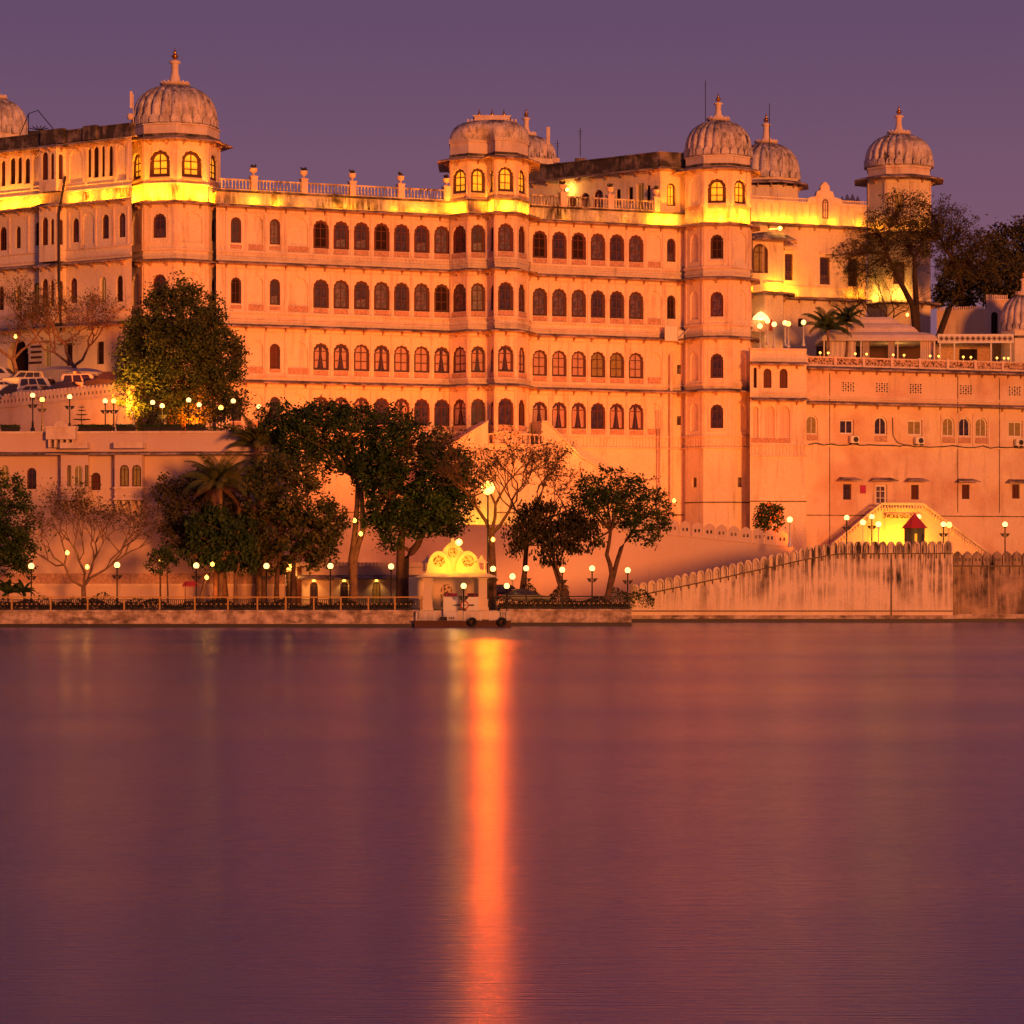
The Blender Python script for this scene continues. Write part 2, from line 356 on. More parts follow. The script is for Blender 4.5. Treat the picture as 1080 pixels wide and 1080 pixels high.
def window_meshes(w, h, st, kind, pane):
    key = (round(w, 1), round(h, 1), st, kind, pane)
    if key in _wc: return _wc[key]
    fm, _, ins, tr = KIND[kind]
    mb = MB(); o = arch(w*1.02, h*1.01, st); i_w = w*(1-2*ins); i_h = h-w*ins
    if st == 'rect': inn = [(-i_w/2, w*ins), (-i_w/2, i_h), (i_w/2, i_h), (i_w/2, w*ins)]
    else:
        inn = []; a = i_w/2; rise = a; zs = i_h-rise
        for k, (x, z) in enumerate(o):
            if k == 0: inn.append((-a, w*ins*.8))
            elif k == len(o)-1: inn.append((a, w*ins*.8))
            elif k == 1: inn.append((-a, zs))
            elif k == len(o)-2: inn.append((a, zs))
            else:
                nn = len(o)-5 if st != 'round' else len(o)-3
                t = math.pi*((k-2)/nn if st != 'round' else (k-1)/nn); inn.append((-a*math.cos(t), zs+rise*math.sin(t)))
    n = len(o)
    for k in range(n):
        j = (k+1) % n
        mb.poly([(o[k][0], 0, o[k][1]), (o[j][0], 0, o[j][1]), (inn[j][0], 0, inn[j][1]), (inn[k][0], 0, inn[k][1])])
        mb.poly([(inn[k][0], 0, inn[k][1]), (inn[j][0], 0, inn[j][1]), (inn[j][0], .08, inn[j][1]), (inn[k][0], .08, inn[k][1])])
    t = max(.05, w*.055)
    zt = i_h-.02
    mb.box((-t/2, .01, w*ins*.8), (t,0,0), (0,.06,0), (0,0,zt-w*ins*.8))
    zsp = h-min(w/2, h*.6)
    hs = {0: [], 1: [zsp], 2: [zsp, zsp*.52]}[tr]
    if st == 'rect': hs = {0: [], 1: [h*.6], 2: [h*.35, h*.68]}[tr]
    for z in hs: mb.box((-i_w/2, .013, z-t*.5), (i_w,0,0), (0,.055,0), (0,0,t*.9))
    fr = mb.build('window', M[fm]); me = fr.data; bpy.data.objects.remove(fr)
    pb = MB(); a2 = [(x, .07, z) for x, z in inn]; pb.poly(a2)
    mats = [M['pane']] if pane in ('half', 'lower') else [M[pane]]
    if pane == 'lower':
        pb.poly([(-i_w*.42, .066, w*ins), (i_w*.42, .066, w*ins), (i_w*.42, .066, h*.36), (-i_w*.42, .066, h*.32)], 1); mats.append(M['pane_blue'])
    if pane == 'half':
        for s_ in (-1, 1):
            pb.poly([(s_*i_w*.5, .066, w*ins), (s_*i_w*.28, .066, w*ins), (s_*i_w*.10, .066, h*.62), (s_*i_w*.16, .066, i_h*.93), (s_*i_w*.5, .066, h*.72)], 1)
        mats.append(M['curtain'])
    po = pb.build('pane', mats); pm = po.data; bpy.data.objects.remove(po)
    _wc[key] = (me, pm); return me, pm
rw = random.Random(5)
def put_window(root, fc, u, w, zs, zt, st, kind, dep=.22, name='window'):
    pane = rw.choice(KIND[kind][1]); a, b_ = window_meshes(w, zt-zs, st, kind, pane)
    p = fc.pt(u, zs, -dep)-Vector(root['_L'])
    o = child(name, a, root, p, fc.rz); child('pane', b_, o)
    return o

class Bld:
    def __init__(s, name, loc, label, cat, group=None):
        s.root = thing(name, loc, label, cat, group); s.w = MB(); s.t = MB(); s.e = MB(); s.p = MB()
    def storey(s, fc, z0, z1, items, m=0, dep=.22):
        """items: (u, w, zs, zt, style, kind); kind 'blind' is a shallow recess"""
        ops = []
        for it in items:
            u, w, zs, zt, st, kind = it
            if kind == 'blind': ops.append((u, w, zs, zt, st, .17, True))
            elif kind == 'hole': ops.append((u, w, zs, zt, st, .9, False))
            else:
                ops.append((u, w, zs, zt, st, dep+.09, False))
                put_window(s.root, fc, u, w, zs, zt, st, kind, dep)
        wall(s.w, fc, z0, z1, ops, m)
    def done(s, wm='wall', em=('eave', 'eave_under'), tm='trim', pm='panel'):
        for mb, nm, ms in ((s.w, 'wall', [M[wm], M['band'], M['dark_slab']]), (s.t, 'moulding', [M[tm], M['dark_slab']]), (s.e, 'eave', [M[k] for k in em]), (s.p, 'carved_panel', M[pm])):
            if nm == 'eave' and mb.f:
                cu = [0]+mb.cuts[1:]+[len(mb.f)]
                for a, b in zip(cu, cu[1:]):
                    q = MB()
                    for fi in range(a, b): q.poly([mb.v[k] for k in mb.f[fi]], mb.m[fi], mb.s[fi])
                    q.build(nm, ms, s.root)
            elif mb.f: (mb.build_each if nm == 'carved_panel' else mb.build)(nm, ms, s.root)
        return s.root

def area(name, p, q, z, out, n, power, col=(1, .345, .005), sy=.12, tilt=.9):
    """row of small ledge lamps between plan points p and q, shining up at the wall above the ledge"""
    from mathutils import Matrix
    fc = Fc(p, q); k = max(1, round(fc.L/1.75)); rr = random.Random(int(fc.A.x*31+z*7))
    for i in range(k*2 if power >= 42 else k):
        wash = i >= k; i %= k                           # every second lamp is turned further up to wash the storey above
        l = bpy.data.lights.new(name, 'AREA'); l.shape = 'RECTANGLE'; l.size = .55; l.size_y = sy
        l.energy = power*fc.L*.62/k*rr.choice((.45, .8, 1.1, 1.5)); l.color = col
        if wash: l.energy = power*fc.L*1.0/k; l.color = (1, .26, .008)
        o = bpy.data.objects.new(name, l); COL.objects.link(o)
        d = (-fc.n+Vector((0, 0, 1))*(3.2 if wash else tilt)).normalized(); x = fc.d; zax = -d; y = zax.cross(x)
        w = fc.pt((i+.5+rr.uniform(-.2, .2))*fc.L/k, z, out)
        o.matrix_world = Matrix(((x.x, y.x, zax.x, w.x), (x.y, y.y, zax.y, w.y), (x.z, y.z, zax.z, w.z), (0, 0, 0, 1)))
def point(p, power, col=(1, .5, .08), r=.12, name='lamp_light'):
    l = bpy.data.lights.new(name, 'POINT'); l.energy = power; l.color = col; l.shadow_soft_size = r
    o = bpy.data.objects.new(name, l); COL.objects.link(o); o.location = p; return o
def spot(p, t, power, ang=60, col=(1, .36, .08), r=.3, blend=.6):
    l = bpy.data.lights.new('flood_light', 'SPOT'); l.energy = power; l.color = col; l.shadow_soft_size = r; l.spot_size = rad(ang); l.spot_blend = blend
    o = bpy.data.objects.new('flood_light', l); COL.objects.link(o); o.location = p
    o.rotation_euler = (Vector(t)-Vector(p)).to_track_quat('-Z', 'Y').to_euler(); return o

# ================================================================== THE SETTING
def tagk(o): o['kind'] = 'structure'; return o
mb = MB(); mb.poly([(-900, -60, 0), (900, -60, 0), (900, 262, 0), (-900, 262, 0)]); tagk(mb.build('water', M['water']))
mb = MB(); mb.poly([(-3000, -500, -3), (3000, -500, -3), (3000, 5000, -3), (-3000, 5000, -3)]); tagk(mb.build('lake_bed', M['ground']))
# promenade platform, park ground above the ghat, palace hill
xl, xm, xr = XY(-1500, 235).x, XY(666, 240).x, XY(2600, 257).x
mb = MB(); mb.prism([(xl, 234.6), (XY(440, 234.6).x, 234.6), (XY(440, 234.6).x, 240.6), (xm, 240.6), (xm, 258), (xm, 340), (xl, 340)], -2, 1.3); tagk(mb.build('promenade', M['ground']))
mb = MB(); mb.prism([(XY(836, 262).x, 258.95), (xr, 258.95), (xr, 340), (XY(836, 262).x, 340)], -2, 6.0); tagk(mb.build('ghat_terrace', M['ground']))
mb = MB(); nx, ny = 70, 44; g = []
for j in range(ny+1):
    for i in range(nx+1):
        x = -700+1400*i/nx; y = 338+1500*(j/ny)**1.5
        h = 10+min(1, (y-338)/60)*10+26*math.exp(-((x-120)/75)**2-((y-480)/110)**2)+9*math.sin(x*.013+1)*math.sin(y*.009)*min(1, (y-338)/200)
        g.append((x, y, min(h, 4.8+(600-330)*y/F*(1.0 if x < 40 else 1.6))))
mb.mesh(g, [(j*(nx+1)+i, j*(nx+1)+i+1, (j+1)*(nx+1)+i+1, (j+1)*(nx+1)+i) for j in range(ny) for i in range(nx)], 0, True)
tagk(mb.build('hill', M['hill']))
# car park above the retaining wall
pk = [XY(-700, 330), XY(-700, 262), XY(-80, 286), XY(0, 281.6), XY(139, 261.6), XY(262, 258.5), XY(262, 300), XY(236, 330)]
mb = MB(); n = len(pk); zt = [23.8, 21.3, 21.3, 21.3, 21.3, 16.9, 16.9, 23.6]; zt = [23.8, 21.3, 21.3, 21.3, 21.3]
pk5 = [XY(-700, 300), XY(-700, 282), XY(0, 282), XY(139, 262), XY(139, 300)]
zt = [23.6, 21.6, 21.6, 21.4, 23.8]
mb.poly([V3(p, z) for p, z in zip(pk5, zt)]); tagk(mb.build('car_park', M['ground']))

# ================================================================== MAIN PALACE BLOCK
A0, B0 = XY(236, 290), XY(722, 309); WL = Fc(A0, B0)
def onw(px, o=0): p = WL.pt(WL.u(px), 0, o); return Vector((p.x, p.y))
bay = [onw(474), XY(494, 297.2), XY(514.5, 297.9), XY(522, 296.0), XY(545, 296.9), XY(557.3, 299.6), onw(558.2)]
chn = [onw(228)]+bay+[onw(724)]
main = Bld('palace_block', (onw(480).x, onw(480).y, 2), 'long orange-lit central palace front with four rows of scalloped arch windows between two domed towers', 'palace', None)
big = [338.7, 360, 381.5, 402.7, 423.8, 445, 466.2]; bigR = [569.5, 590, 610.5, 630.8, 650.8, 671]
fcs = chain(chn)
#        eave z, zs, zt, narrow zs, zt, kind, bottom of wall
ST = [(41.8, 37.9, 40.85, 38.1, 40.75, 'red', 36.2), (36.0, 31.75, 34.75, 31.9, 34.6, 'brown', 29.8),
      (29.6, 25.35, 28.15, 25.3, 27.95, 'curt', 24.1), (23.9, 19.8, 22.65, 19.9, 22.5, 'open', 18.0)]
def wpx(fc, px, w): return fc.u(px+w/2)-fc.u(px-w/2)
def pil(b, fc, u, z0, z1, w=.26, o=.1, m=0):
    if .05 < u-w/2 and u+w/2 < fc.L-.05: b.t.fbox(fc, u-w/2, u+w/2, z0, z1, -.01, o, m)
for si, (ez, zs, zt, ns, nz, kd, zb) in enumerate(ST):
    for fi, fc in enumerate(fcs):
        it = []; top = ez+.29 if si else 43.3
        def add(px, w, a, b_, st, k): it.append((fc.u(px), wpx(fc, px, w), a, b_, st, k))
        if fi == 0:
            for p in big: add(p, 16.6, zs, zt, 'cusp', kd)
            for p in (249, 290): add(p, 11, ns, nz, 'cusp', kd if kd != 'curt' else 'shut')
            add(270, 15, ns, nz+.25, 'cusp', 'blind'); add(314.5, 21, ns, nz+.25, 'cusp', 'blind')
            pp = [239, 259.5, 280.5, 301.5, 327.8]+[p+10.6 for p in big[:-1]]
            for p in pp: pil(main, fc, fc.u(p), zs-.62, ez-.35)
            for p in big[:-1]+[big[-1]]: main.p.fbox(fc, fc.u(p-8), fc.u(p+7.4), zs-.56, zs-.05, -.01, .04)
            for p, w in ((270, 8), (314.5, 11)): main.p.fbox(fc, fc.u(p-w), fc.u(p+w), zs-.5, zs+.12, -.01, .03)
            for p in (249, 290): main.p.fbox(fc, fc.u(p-6), fc.u(p+6), zs-.4, zs+.0, -.01, .035)
        elif fi == 7:
            for p in bigR: add(p, 15.6, zs, zt, 'cusp', kd)
            add(690, 15, ns, nz+.25, 'cusp', 'blind')
            if si < 2: add(708, 9, ns, nz-.1, 'cusp', kd)
            else: main.t.fbox(fc, fc.u(714), fc.u(718), zs+.6, zs+1.6, -.01, .02, 1)
            for p in [559.8]+[q+10.2 for q in bigR]+[699.5]: pil(main, fc, fc.u(p), zs-.62, ez-.35)
            for p in bigR: main.p.fbox(fc, fc.u(p-7.6), fc.u(p+7.6), zs-.56, zs-.05, -.01, .04)
            main.p.fbox(fc, fc.u(683), fc.u(697), zs-.5, zs+.12, -.01, .03)
        elif fi < 6:
            c = fc.L/2; w = {1: 2.3, 2: 1.72, 3: 1.2, 4: 1.75, 5: 2.0}[fi]
            w = min(w, fc.L*.74)
            it.append((c, w, zs, zt if fi != 3 else zt-.2, 'cusp', kd))
            for u in (.17, fc.L-.17): pil(main, fc, u, zs-.62, ez-.35, .2, .07)
            main.p.fbox(fc, c-w/2, c+w/2, zs-.56, zs-.05, -.01, .04)
        main.storey(fc, zb-.1 if si < 3 else 17.9, top-.1 if si else top, it)
    band(main.t, chn, zs-.78, zs-.62, .17); band(main.t, chn, zs-.86, zs-.79, .10)
    band(main.t, chn, ez-.62, ez-.5, .09)
    if si < 3: band(main.t, chn, zb+.55, zb+.66, .14); band(main.t, chn, zb+.3, zb+.52, .08)
    # dentils under the ledge
    for fc in fcs:
        k = int(fc.L/.42)
        for j in range(k): main.t.fbox(fc, (j+.35)*fc.L/k, (j+.65)*fc.L/k, zs-.98, zs-.865, -.01, .1)
    eave(main.e, chn, ez, 1.0 if si else 1.15)
# blind balustrade band and base
band(main.t, chn, 19.0, 19.12, .2); band(main.t, chn, 17.75, 17.92, .2)
for fc in fcs:
    k = int(fc.L/.38)
    for j in range(k): main.t.fbox(fc, (j+.3)*fc.L/k, (j+.7)*fc.L/k, 17.93, 18.99, -.01, .07)
    wall(main.w, fc, 2, 18.0, [])
band(main.t, chn, 10.6, 10.72, .08, m=1)
# parapet: lit band, coping, balustrade
band(main.w, chn, 42.12, 43.25, .06, m=1, back=-.5); band(main.t, chn, 43.27, 43.45, .2, m=1, back=-.6)
mb = MB()
def balustrade(mb, pts, z0, h=1.15, step=.36, rail=.13, w=.26, fin=None):
    band(mb, pts, z0, z0+.12, w/2, back=-w/2); band(mb, pts, z0+h-rail, z0+h, w/2+.02, back=-w/2-.02)
    for fc in chain(pts):
        k = max(1, int(fc.L/step))
        for j in range(k):
            p = fc.pt((j+.5)*fc.L/k, z0+.12); mb.lathe(p, [(.055, z0+.12), (.10, z0+.30), (.05, z0+.62), (.085, z0+h-rail)], 5)
Wl = [onw(232, .05), onw(473, .05)]; Wr = [onw(559, .05), onw(696, .05)]
balustrade(mb, Wl, 43.46); balustrade(mb, Wr, 43.46)
mb.build('balustrade', M['band'], main.root)
mb = MB()
posts = [267.5, 320.5, 371.6, 422.5, 470.8, 593.5, 643.5, 692]
for p in posts:
    fc = WL; u = fc.u(p); mb.fbox(fc, u-.33, u+.33, 43.45, 44.85, -.4, .32); mb.fbox(fc, u-.4, u+.4, 44.85, 45.0, -.47, .39)
mb.build_each('balustrade_post', M['trim'], main.root)
# roof slab behind the parapet
main.w.poly([V3(onw(228), 43.2), V3(onw(724), 43.2), V3(onw(724, -22), 43.2), V3(onw(228, -22), 43.2)])
main.done()
# urns with plants on the posts
lb = ['weathered urn with small plant on roof balustrade, next to the big left domed tower', 'urn with small plant on roof balustrade, second one right of the big left domed tower',
      'roof balustrade urn midway between the left domed tower and the curved-roof pavilion', 'roof balustrade urn with plant, last but one before the curved-roof pavilion',
      'roof urn with plant standing against the left side of the curved-roof pavilion', 'roof urn just right of the curved-roof pavilion, in front of the glowing lamp',
      'roof balustrade urn in front of the dark long rooftop block', 'roof urn at right end of the balustrade, beside the lit rooftop block corner']
def urn(loc, label, group):
    r = thing('urn_planter', loc, label, 'urn', group); b = MB()
    b.lathe(loc, [(.2, loc[2]), (.22, loc[2]+.08), (.09, loc[2]+.16), (.10, loc[2]+.24), (.36, loc[2]+.45), (.38, loc[2]+.72), (.43, loc[2]+.76), (.40, loc[2]+.82), (.1, loc[2]+.80)], 12)
    b.build('bowl', M['trim'], r); b = MB(); rr = random.Random(2)
    for i in range(26):
        a = rr.uniform(0, 6.28); h = rr.uniform(.1, .42); q = rr.uniform(.1, .38)
        p = Vector(loc)+Vector((0, 0, .78)); t = p+Vector((q*math.cos(a), q*math.sin(a), h)); s_ = Vector((-math.sin(a), math.cos(a), 0))*.07
        b.poly([p-s_*.5, p+s_*.5, t+s_, t+Vector((0,0,.08)), t-s_])
    b.build('plant', M['leaf_brown'], r); return r
u0 = None
for i, p in enumerate(posts):
    loc = WL.pt(WL.u(p), 45.0, -.04)
    if u0 is None: u0 = urn(tuple(loc), lb[0], 'urns on the roof balustrade')
    else: copy_tree(u0, loc, .7*i, lb[i])
# strip lamps on the top eave
rl = random.Random(4)
for a_, b_ in ((236, 262), (262, 300), (306, 352), (352, 378), (384, 440), (440, 470)):
    area('eave_strip_light', onw(a_), onw(b_), 42.14, .75, 0, rl.choice((6, 12, 34, 18, 9, 26)))
for a_, b_ in ((559, 580), (585, 607), (612, 640), (645, 668), (678, 716)):
    area('eave_strip_light', onw(a_), onw(b_), 42.14, .75, 0, rl.choice((4, 9, 20)) if a_ < 670 else 60)
for i in (1, 3, 4): area('eave_strip_light', chn[i+0], chn[i+1], 42.14, .7, 0, 85)
area('eave_strip_light', chn[5], chn[6], 42.14, .7, 0, 50)

# ------------------------------------------------------------------ domes, towers
def dome(root, c, R, z0, z1, nr=24, top=2.6, base_drum=None, ph=0):
    """ribbed lime plaster dome with petal row, lotus cap, stone spire and gilt finial"""
    H = z1-z0
    prof = [(.985, 0), (1.0, .05), (1.0, .12), (1.015, .14), (1.005, .3), (.985, .42), (.94, .55), (.87, .67), (.76, .78), (.62, .87), (.45, .94), (.26, .985), (.12, 1.0)]
    n = nr*8
    def f(a, t):
        k = (a*nr/(2*math.pi)) % 1
        d = abs(math.sin(math.pi*k))
        amp = .075 if t > .2 else .02
        return 1-amp*(1-d)**1.5*1.6+(.015 if .2 < t < .3 and .25 < k < .75 else 0)
    b = MB(); b.lathe(c, [(R*r, z0+H*h) for r, h in prof], n, f, ph=ph); dm = b.build('dome', M['dome'], root)
    b = MB()                                                           # petals round the foot
    for i in range(nr):
        a = 2*math.pi*(i+.5)/nr+ph; t = Vector((math.cos(a), math.sin(a), 0)); o = Vector((math.sin(a), -math.cos(a), 0))
        w = math.pi*R/nr*.86; ctr = Vector((c[0], c[1], 0))+o*(R*1.012)
        pts = [(-w, .02), (-w, .10), (-w*.75, .17), (0, .235), (w*.75, .17), (w, .10), (w, .02)]
        v = [ctr+t*x+Vector((0,0,z0+H*z)) for x, z in pts]; v2 = [p+o*.09 for p in v]
        b.mesh(v+v2, [tuple(range(7, 14))]+[(k, (k+1) % 7, 7+(k+1) % 7, 7+k) for k in range(7)])
    b.build('petal_ring', M['dome'], dm)
    b = MB(); r = R*.33
    b.lathe(c, [(r*.8, z1-.12), (r*1.02, z1+.02), (r*1.05, z1+.18), (r*.9, z1+.2), (r*.55, z1+.22)], 48, lambda a, t: 1+.06*abs(math.sin(8*a)))
    for i in range(16):
        a = 2*math.pi*i/16; b.cbox((c[0]+r*.95*math.sin(a), c[1]-r*.95*math.cos(a), z1+.16), .16, .16, .2)
    b.build('lotus_cap', M['trim'], root)
    b = MB(); s = R/4.5; h = top
    b.lathe(c, [(.78*s, z1+.2), (.62*s, z1+.12*h), (.42*s, z1+.3*h), (.36*s, z1+.45*h), (.42*s, z1+.48*h), (.36*s, z1+.5*h), (.42*s, z1+.56*h), (.66*s, z1+.60*h), (.60*s, z1+.63*h), (.35*s, z1+.66*h), (.1*s, z1+.68*h)], 16)
    sp_ = b.build('spire', M['trim'], root)
    b = MB()
    b.lathe(c, [(.1*s, z1+.67*h), (.2*s, z1+.70*h), (.36*s, z1+.755*h), (.38*s, z1+.78*h), (.2*s, z1+.82*h), (.12*s, z1+.84*h), (.22*s, z1+.865*h), (.10*s, z1+.90*h), (.05*s, z1+.95*h), (.015*s, z1+h)], 12)
    b.build('finial', M['gold'], sp_)
def octo(c, R, ph, n=8): return [Vector((c[0]+R*math.sin(rad(ph+360/n*i)), c[1]-R*math.cos(rad(ph+360/n*i)))) for i in range(n)]
def drum(b, pts, z0, z1):
    b.t.prism(offs(pts, -.06, True), z0, z1); band(b.t, pts, z1-.16, z1-.02, .06, True); band(b.t, pts, z0+.02, z0+.3, .03, True, m=1)
def fpx(fc): return 540+F*fc.A.x/fc.A.y, 540+F*fc.B.x/fc.B.y

# left domed tower ---------------------------------------------------
c = XY(184.5, 292.4); pts = octo(c, 4.62, 7.9-90-45)
T1 = Bld('domed_tower', (c.x, c.y, 2), 'tallest domed octagonal tower, left of the central front, lit turret windows above a glowing band', 'tower')
for k, fc in enumerate(chain(pts, True)):
    L = fc.L/2; vis = k in (0, 1, 2, 3, 4)
    kinds = {1: 'blind', 2: 'w', 3: 'blind', 4: 'w2'}
    for (ez, zs, zt, ns, nz, kd, zb) in ST:
        it = []
        if kinds.get(k) == 'blind': it = [(L, 2.3, ns-.2, nz+.35, 'cusp', 'blind')]
        elif kinds.get(k) == 'w': it = [(L, 1.42, ns+.25, nz+.1, 'cusp', 'red' if kd == 'brown' else 'brown')]
        elif kinds.get(k) == 'w2': it = [(L, 1.3, ns+.2, nz, 'cusp', 'brown')]
        T1.storey(fc, zb-.1, ez+.19+(.11 if ez == 41.8 else 0), it)
        for u in (.2, fc.L-.2): pil(T1, fc, u, zs-.62, ez-.35, .22, .08)
        if kinds.get(k) == 'w':
            for u in (L-.95, L+.95): T1.t.fbox(fc, u-.06, u+.06, ns-.2, nz+.5, -.01, .05)
    wall(T1.w, fc, 42.08, 44.2, [], 1)
    T1.storey(fc, 44.2, 48.6, [(L, 2.25 if k != 1 else 2.3, 44.55, 47.3, 'cusp', 'lit')] if k in (1, 2, 3, 4) else [])
    for u in (.16, fc.L-.16): pil(T1, fc, u, 44.2, 48.1, .2, .07)
    if k in (1, 2, 3, 4): T1.p.fbox(fc, L-1.1, L+1.1, 44.0, 44.42, -.01, .05)
    wall(T1.w, fc, 2, 18.05, [])
for (ez, zs, zt, ns, nz, kd, zb) in ST:
    band(T1.t, pts, zs-.78, zs-.62, .17, True); band(T1.t, pts, zs-.86, zs-.79, .1, True); band(T1.t, pts, zb+.3, zb+.52, .08, True)
    eave(T1.e, pts, ez+.12*(ez > 41), 1.0, True)
band(T1.t, pts, 43.75, 43.92, .14, True)
eave(T1.e, pts, 48.3, 1.25, True, rise=.35)
T1.w.poly([V3(p, 48.55) for p in pts]); drum(T1, pts, 48.66, 50.0)
dome(T1.root, (c.x, c.y), 4.32, 50.0, 54.5, 24, 3.9); T1.done()
ch = chain(pts, True)
for k, pw in ((1, 110), (2, 120), (3, 120), (4, 70)): area('eave_strip_light', ch[k].A, ch[k].B, 42.28, .72, 0, pw)

# right domed tower --------------------------------------------------
c = XY(757.5, 309.0); pts = octo(c, 3.8, 16-90-45)
T2 = Bld('domed_tower', (c.x, c.y, 2), 'domed octagonal tower at right end of the central front, two lit windows under its dome', 'tower')
ch = chain(pts, True)
for k, fc in enumerate(ch):
    L = fc.L/2
    for si, (ez, zs, zt, ns, nz, kd, zb) in enumerate(ST):
        it = []
        if k == 1: it = [(L, 1.3, ns-.2, nz+.2, 'cusp', 'blind')]
        elif k == 2: it = [(L, 1.38, ns, nz, 'cusp', ['brown', 'red', 'brown', 'plain'][si])]
        elif k == 3: it = [(L, 1.75, ns-.3, nz+.3, 'cusp', 'blind')]
        T2.storey(fc, zb-.1, ez+.19, it)
        for u in (.17, fc.L-.17): pil(T2, fc, u, zs-.62, ez-.35, .2, .07)
        if k == 2:
            for u in (L-.95, L+.95): T2.t.fbox(fc, u-.05, u+.05, ns-.35, nz+.4, -.01, .05)
            T2.t.fbox(fc, L-.9, L+.9, ns-.3, ns-.18, -.01, .12); T2.t.fbox(fc, L-1.0, L+1.0, nz+.4, nz+.5, -.01, .05)
    wall(T2.w, fc, 42.08, 43.85, [], 1)
    T2.storey(fc, 43.85, 48.2, [(L, 1.95 if k == 2 else 1.75, 44.1, 46.75, 'cusp', 'lit')] if k in (2, 3) else ([(L, 1.3, 44.1, 47.0, 'cusp', 'blind')] if k == 1 else []))
    for u in (.15, fc.L-.15): pil(T2, fc, u, 43.9, 47.6, .18, .06)
    if k in (1, 2, 3): T2.p.fbox(fc, L-.95, L+.95, 43.55, 43.95, -.01, .05)
    op = []
    if k in (1, 3): op = [(L, .75, 13.6, 14.65, 'rect', .3, True)]
    wall(T2.w, fc, 2, 18.05, op, 0, 2)
    j = int(fc.L/.38)
    for q in range(j): T2.t.fbox(fc, (q+.3)*fc.L/j, (q+.7)*fc.L/j, 17.93, 18.99, -.01, .07)
for (ez, zs, zt, ns, nz, kd, zb) in ST:
    band(T2.t, pts, zs-.78, zs-.62, .17, True); band(T2.t, pts, zs-.86, zs-.79, .1, True); band(T2.t, pts, zb+.3, zb+.52, .08, True)
    eave(T2.e, pts, ez, 1.0, True)
band(T2.t, pts, 19.0, 19.12, .2, True); band(T2.t, pts, 17.75, 17.92, .2, True); band(T2.t, pts, 11.9, 12.02, .08, True, m=1)
eave(T2.e, pts, 47.75, 1.1, True, rise=.35)
T2.w.poly([V3(p, 48.1) for p in pts]); drum(T2, pts, 48.1, 49.3)
dome(T2.root, (c.x, c.y), 3.62, 49.3, 53.5, 24, 3.0)
b = MB(); b.fbox(ch[1], ch[1].L/2-.35, ch[1].L/2+.35, 7.5, 9.3, -.01, .03, 0); b.build('door', M['wood_brown'], T2.root)
T2.done()
for k, pw in ((1, 20), (2, 85), (3, 100)): area('eave_strip_light', ch[k].A, ch[k].B, 42.12, .72, 0, pw)

# curved-roof pavilion on the bay ------------------------------------
bp_ = [onw(473.5, .15)]+[Vector(p) for p in bay[1:6]]+[XY(556.5, 305.5), XY(475.5, 305.0)]
c = sum(bp_, Vector((0, 0)))/8
PV = Bld('roof_pavilion', (c.x, c.y, 43.4), 'flat-topped pavilion with curved weathered roof and glowing arch windows, mid palace roof', 'pavilion')
fb = chain(bp_, True)
for k, fc in enumerate(fb):
    it = []
    if k < 5: w = min({0: 2.2, 1: 1.7, 2: 1.2, 3: 1.75, 4: 2.0}[k], fc.L*.74); it = [(fc.L/2, w, 44.15, 46.75 if k != 2 else 46.5, 'cusp', 'lit')]
    PV.storey(fc, 43.47, 48.0, it)
    if k < 5:
        PV.p.fbox(fc, fc.L/2-w/2, fc.L/2+w/2, 43.6, 44.05, -.01, .05)
        for u in (.15, fc.L-.15): pil(PV, fc, u, 43.5, 47.5, .18, .06)
eave(PV.e, bp_, 47.6, 1.25, True, rise=.35)
drum(PV, bp_, 47.96, 49.6)
b = MB(); rings = []
bb = offs(bp_, .02, True)
fine = []
for i in range(8):
    for t in (0, .25, .5, .75): fine.append(bb[i].lerp(bb[(i+1) % 8], t))
for s_, z in ((1, 49.6), (1.01, 50.1), (.985, 50.6), (.93, 51.05), (.84, 51.4), (.72, 51.65), (.6, 51.75)):
    rr = []
    for p in fine:
        q = p-c; ql = q.length; sm = 4.0*min(1, (1-s_)*2.2+.15); k = ql+(4.15-ql)*min(1, (z-49.6)/1.2)*.75
        rr.append(V3(c+q.normalized()*k*s_, z))
    rings.append(rr)
b.loft(rings); b.build('dome', M['dome'], PV.root)
b = MB()
for i, fc in enumerate(fb[:5]):                                      # crested parapet of small petals
    k = max(1, int(fc.L/.3))
    for j in range(k):
        u = (j+.5)*fc.L/k
        b.poly([fc.pt(u-.13, 49.58, .09), fc.pt(u+.13, 49.58, .09), fc.pt(u+.13, 49.78, .09), fc.pt(u, 50.0, .09), fc.pt(u-.13, 49.78, .09)])
b.build('cresting', M['trim'], PV.root)
b = MB()                                                             # two bangla hoods on the dome
for (px, Y, w, h, zb) in ((498, 297.6, 1.2, 1.0, 50.2), (535, 297.2, 2.5, .75, 50.05)):
    ce = XY(px, Y); fc = Fc((ce.x-w/2, ce.y+.0), (ce.x+w/2, ce.y+.15)); ar = [(x*w/2, z*h) for x, z in [(-1, 0), (-.85, .45), (-.5, .85), (0, 1), (.5, .85), (.85, .45), (1, 0)]]
    v = [fc.pt(w/2+x, zb+z, .05) for x, z in ar]; v2 = [fc.pt(w/2+x, zb+z, -2.2) for x, z in ar]
    b.mesh(v+v2, [(k, k+1, 8+k, 7+k) for k in range(6)], 0, True)
    b.poly([fc.pt(w/2+x*.82, zb+z*.82, .02) for x, z in ar], 1)
    for k in range(6): b.poly([v[k], v[k+1], fc.pt(w/2+ar[k+1][0]*.8, zb+ar[k+1][1]*.8, .07), fc.pt(w/2+ar[k][0]*.8, zb+ar[k][1]*.8, .07)])
b.build('hood', [M['dome'], M['dark_slab']], PV.root)
b = MB(); cz = XY(519, 301)
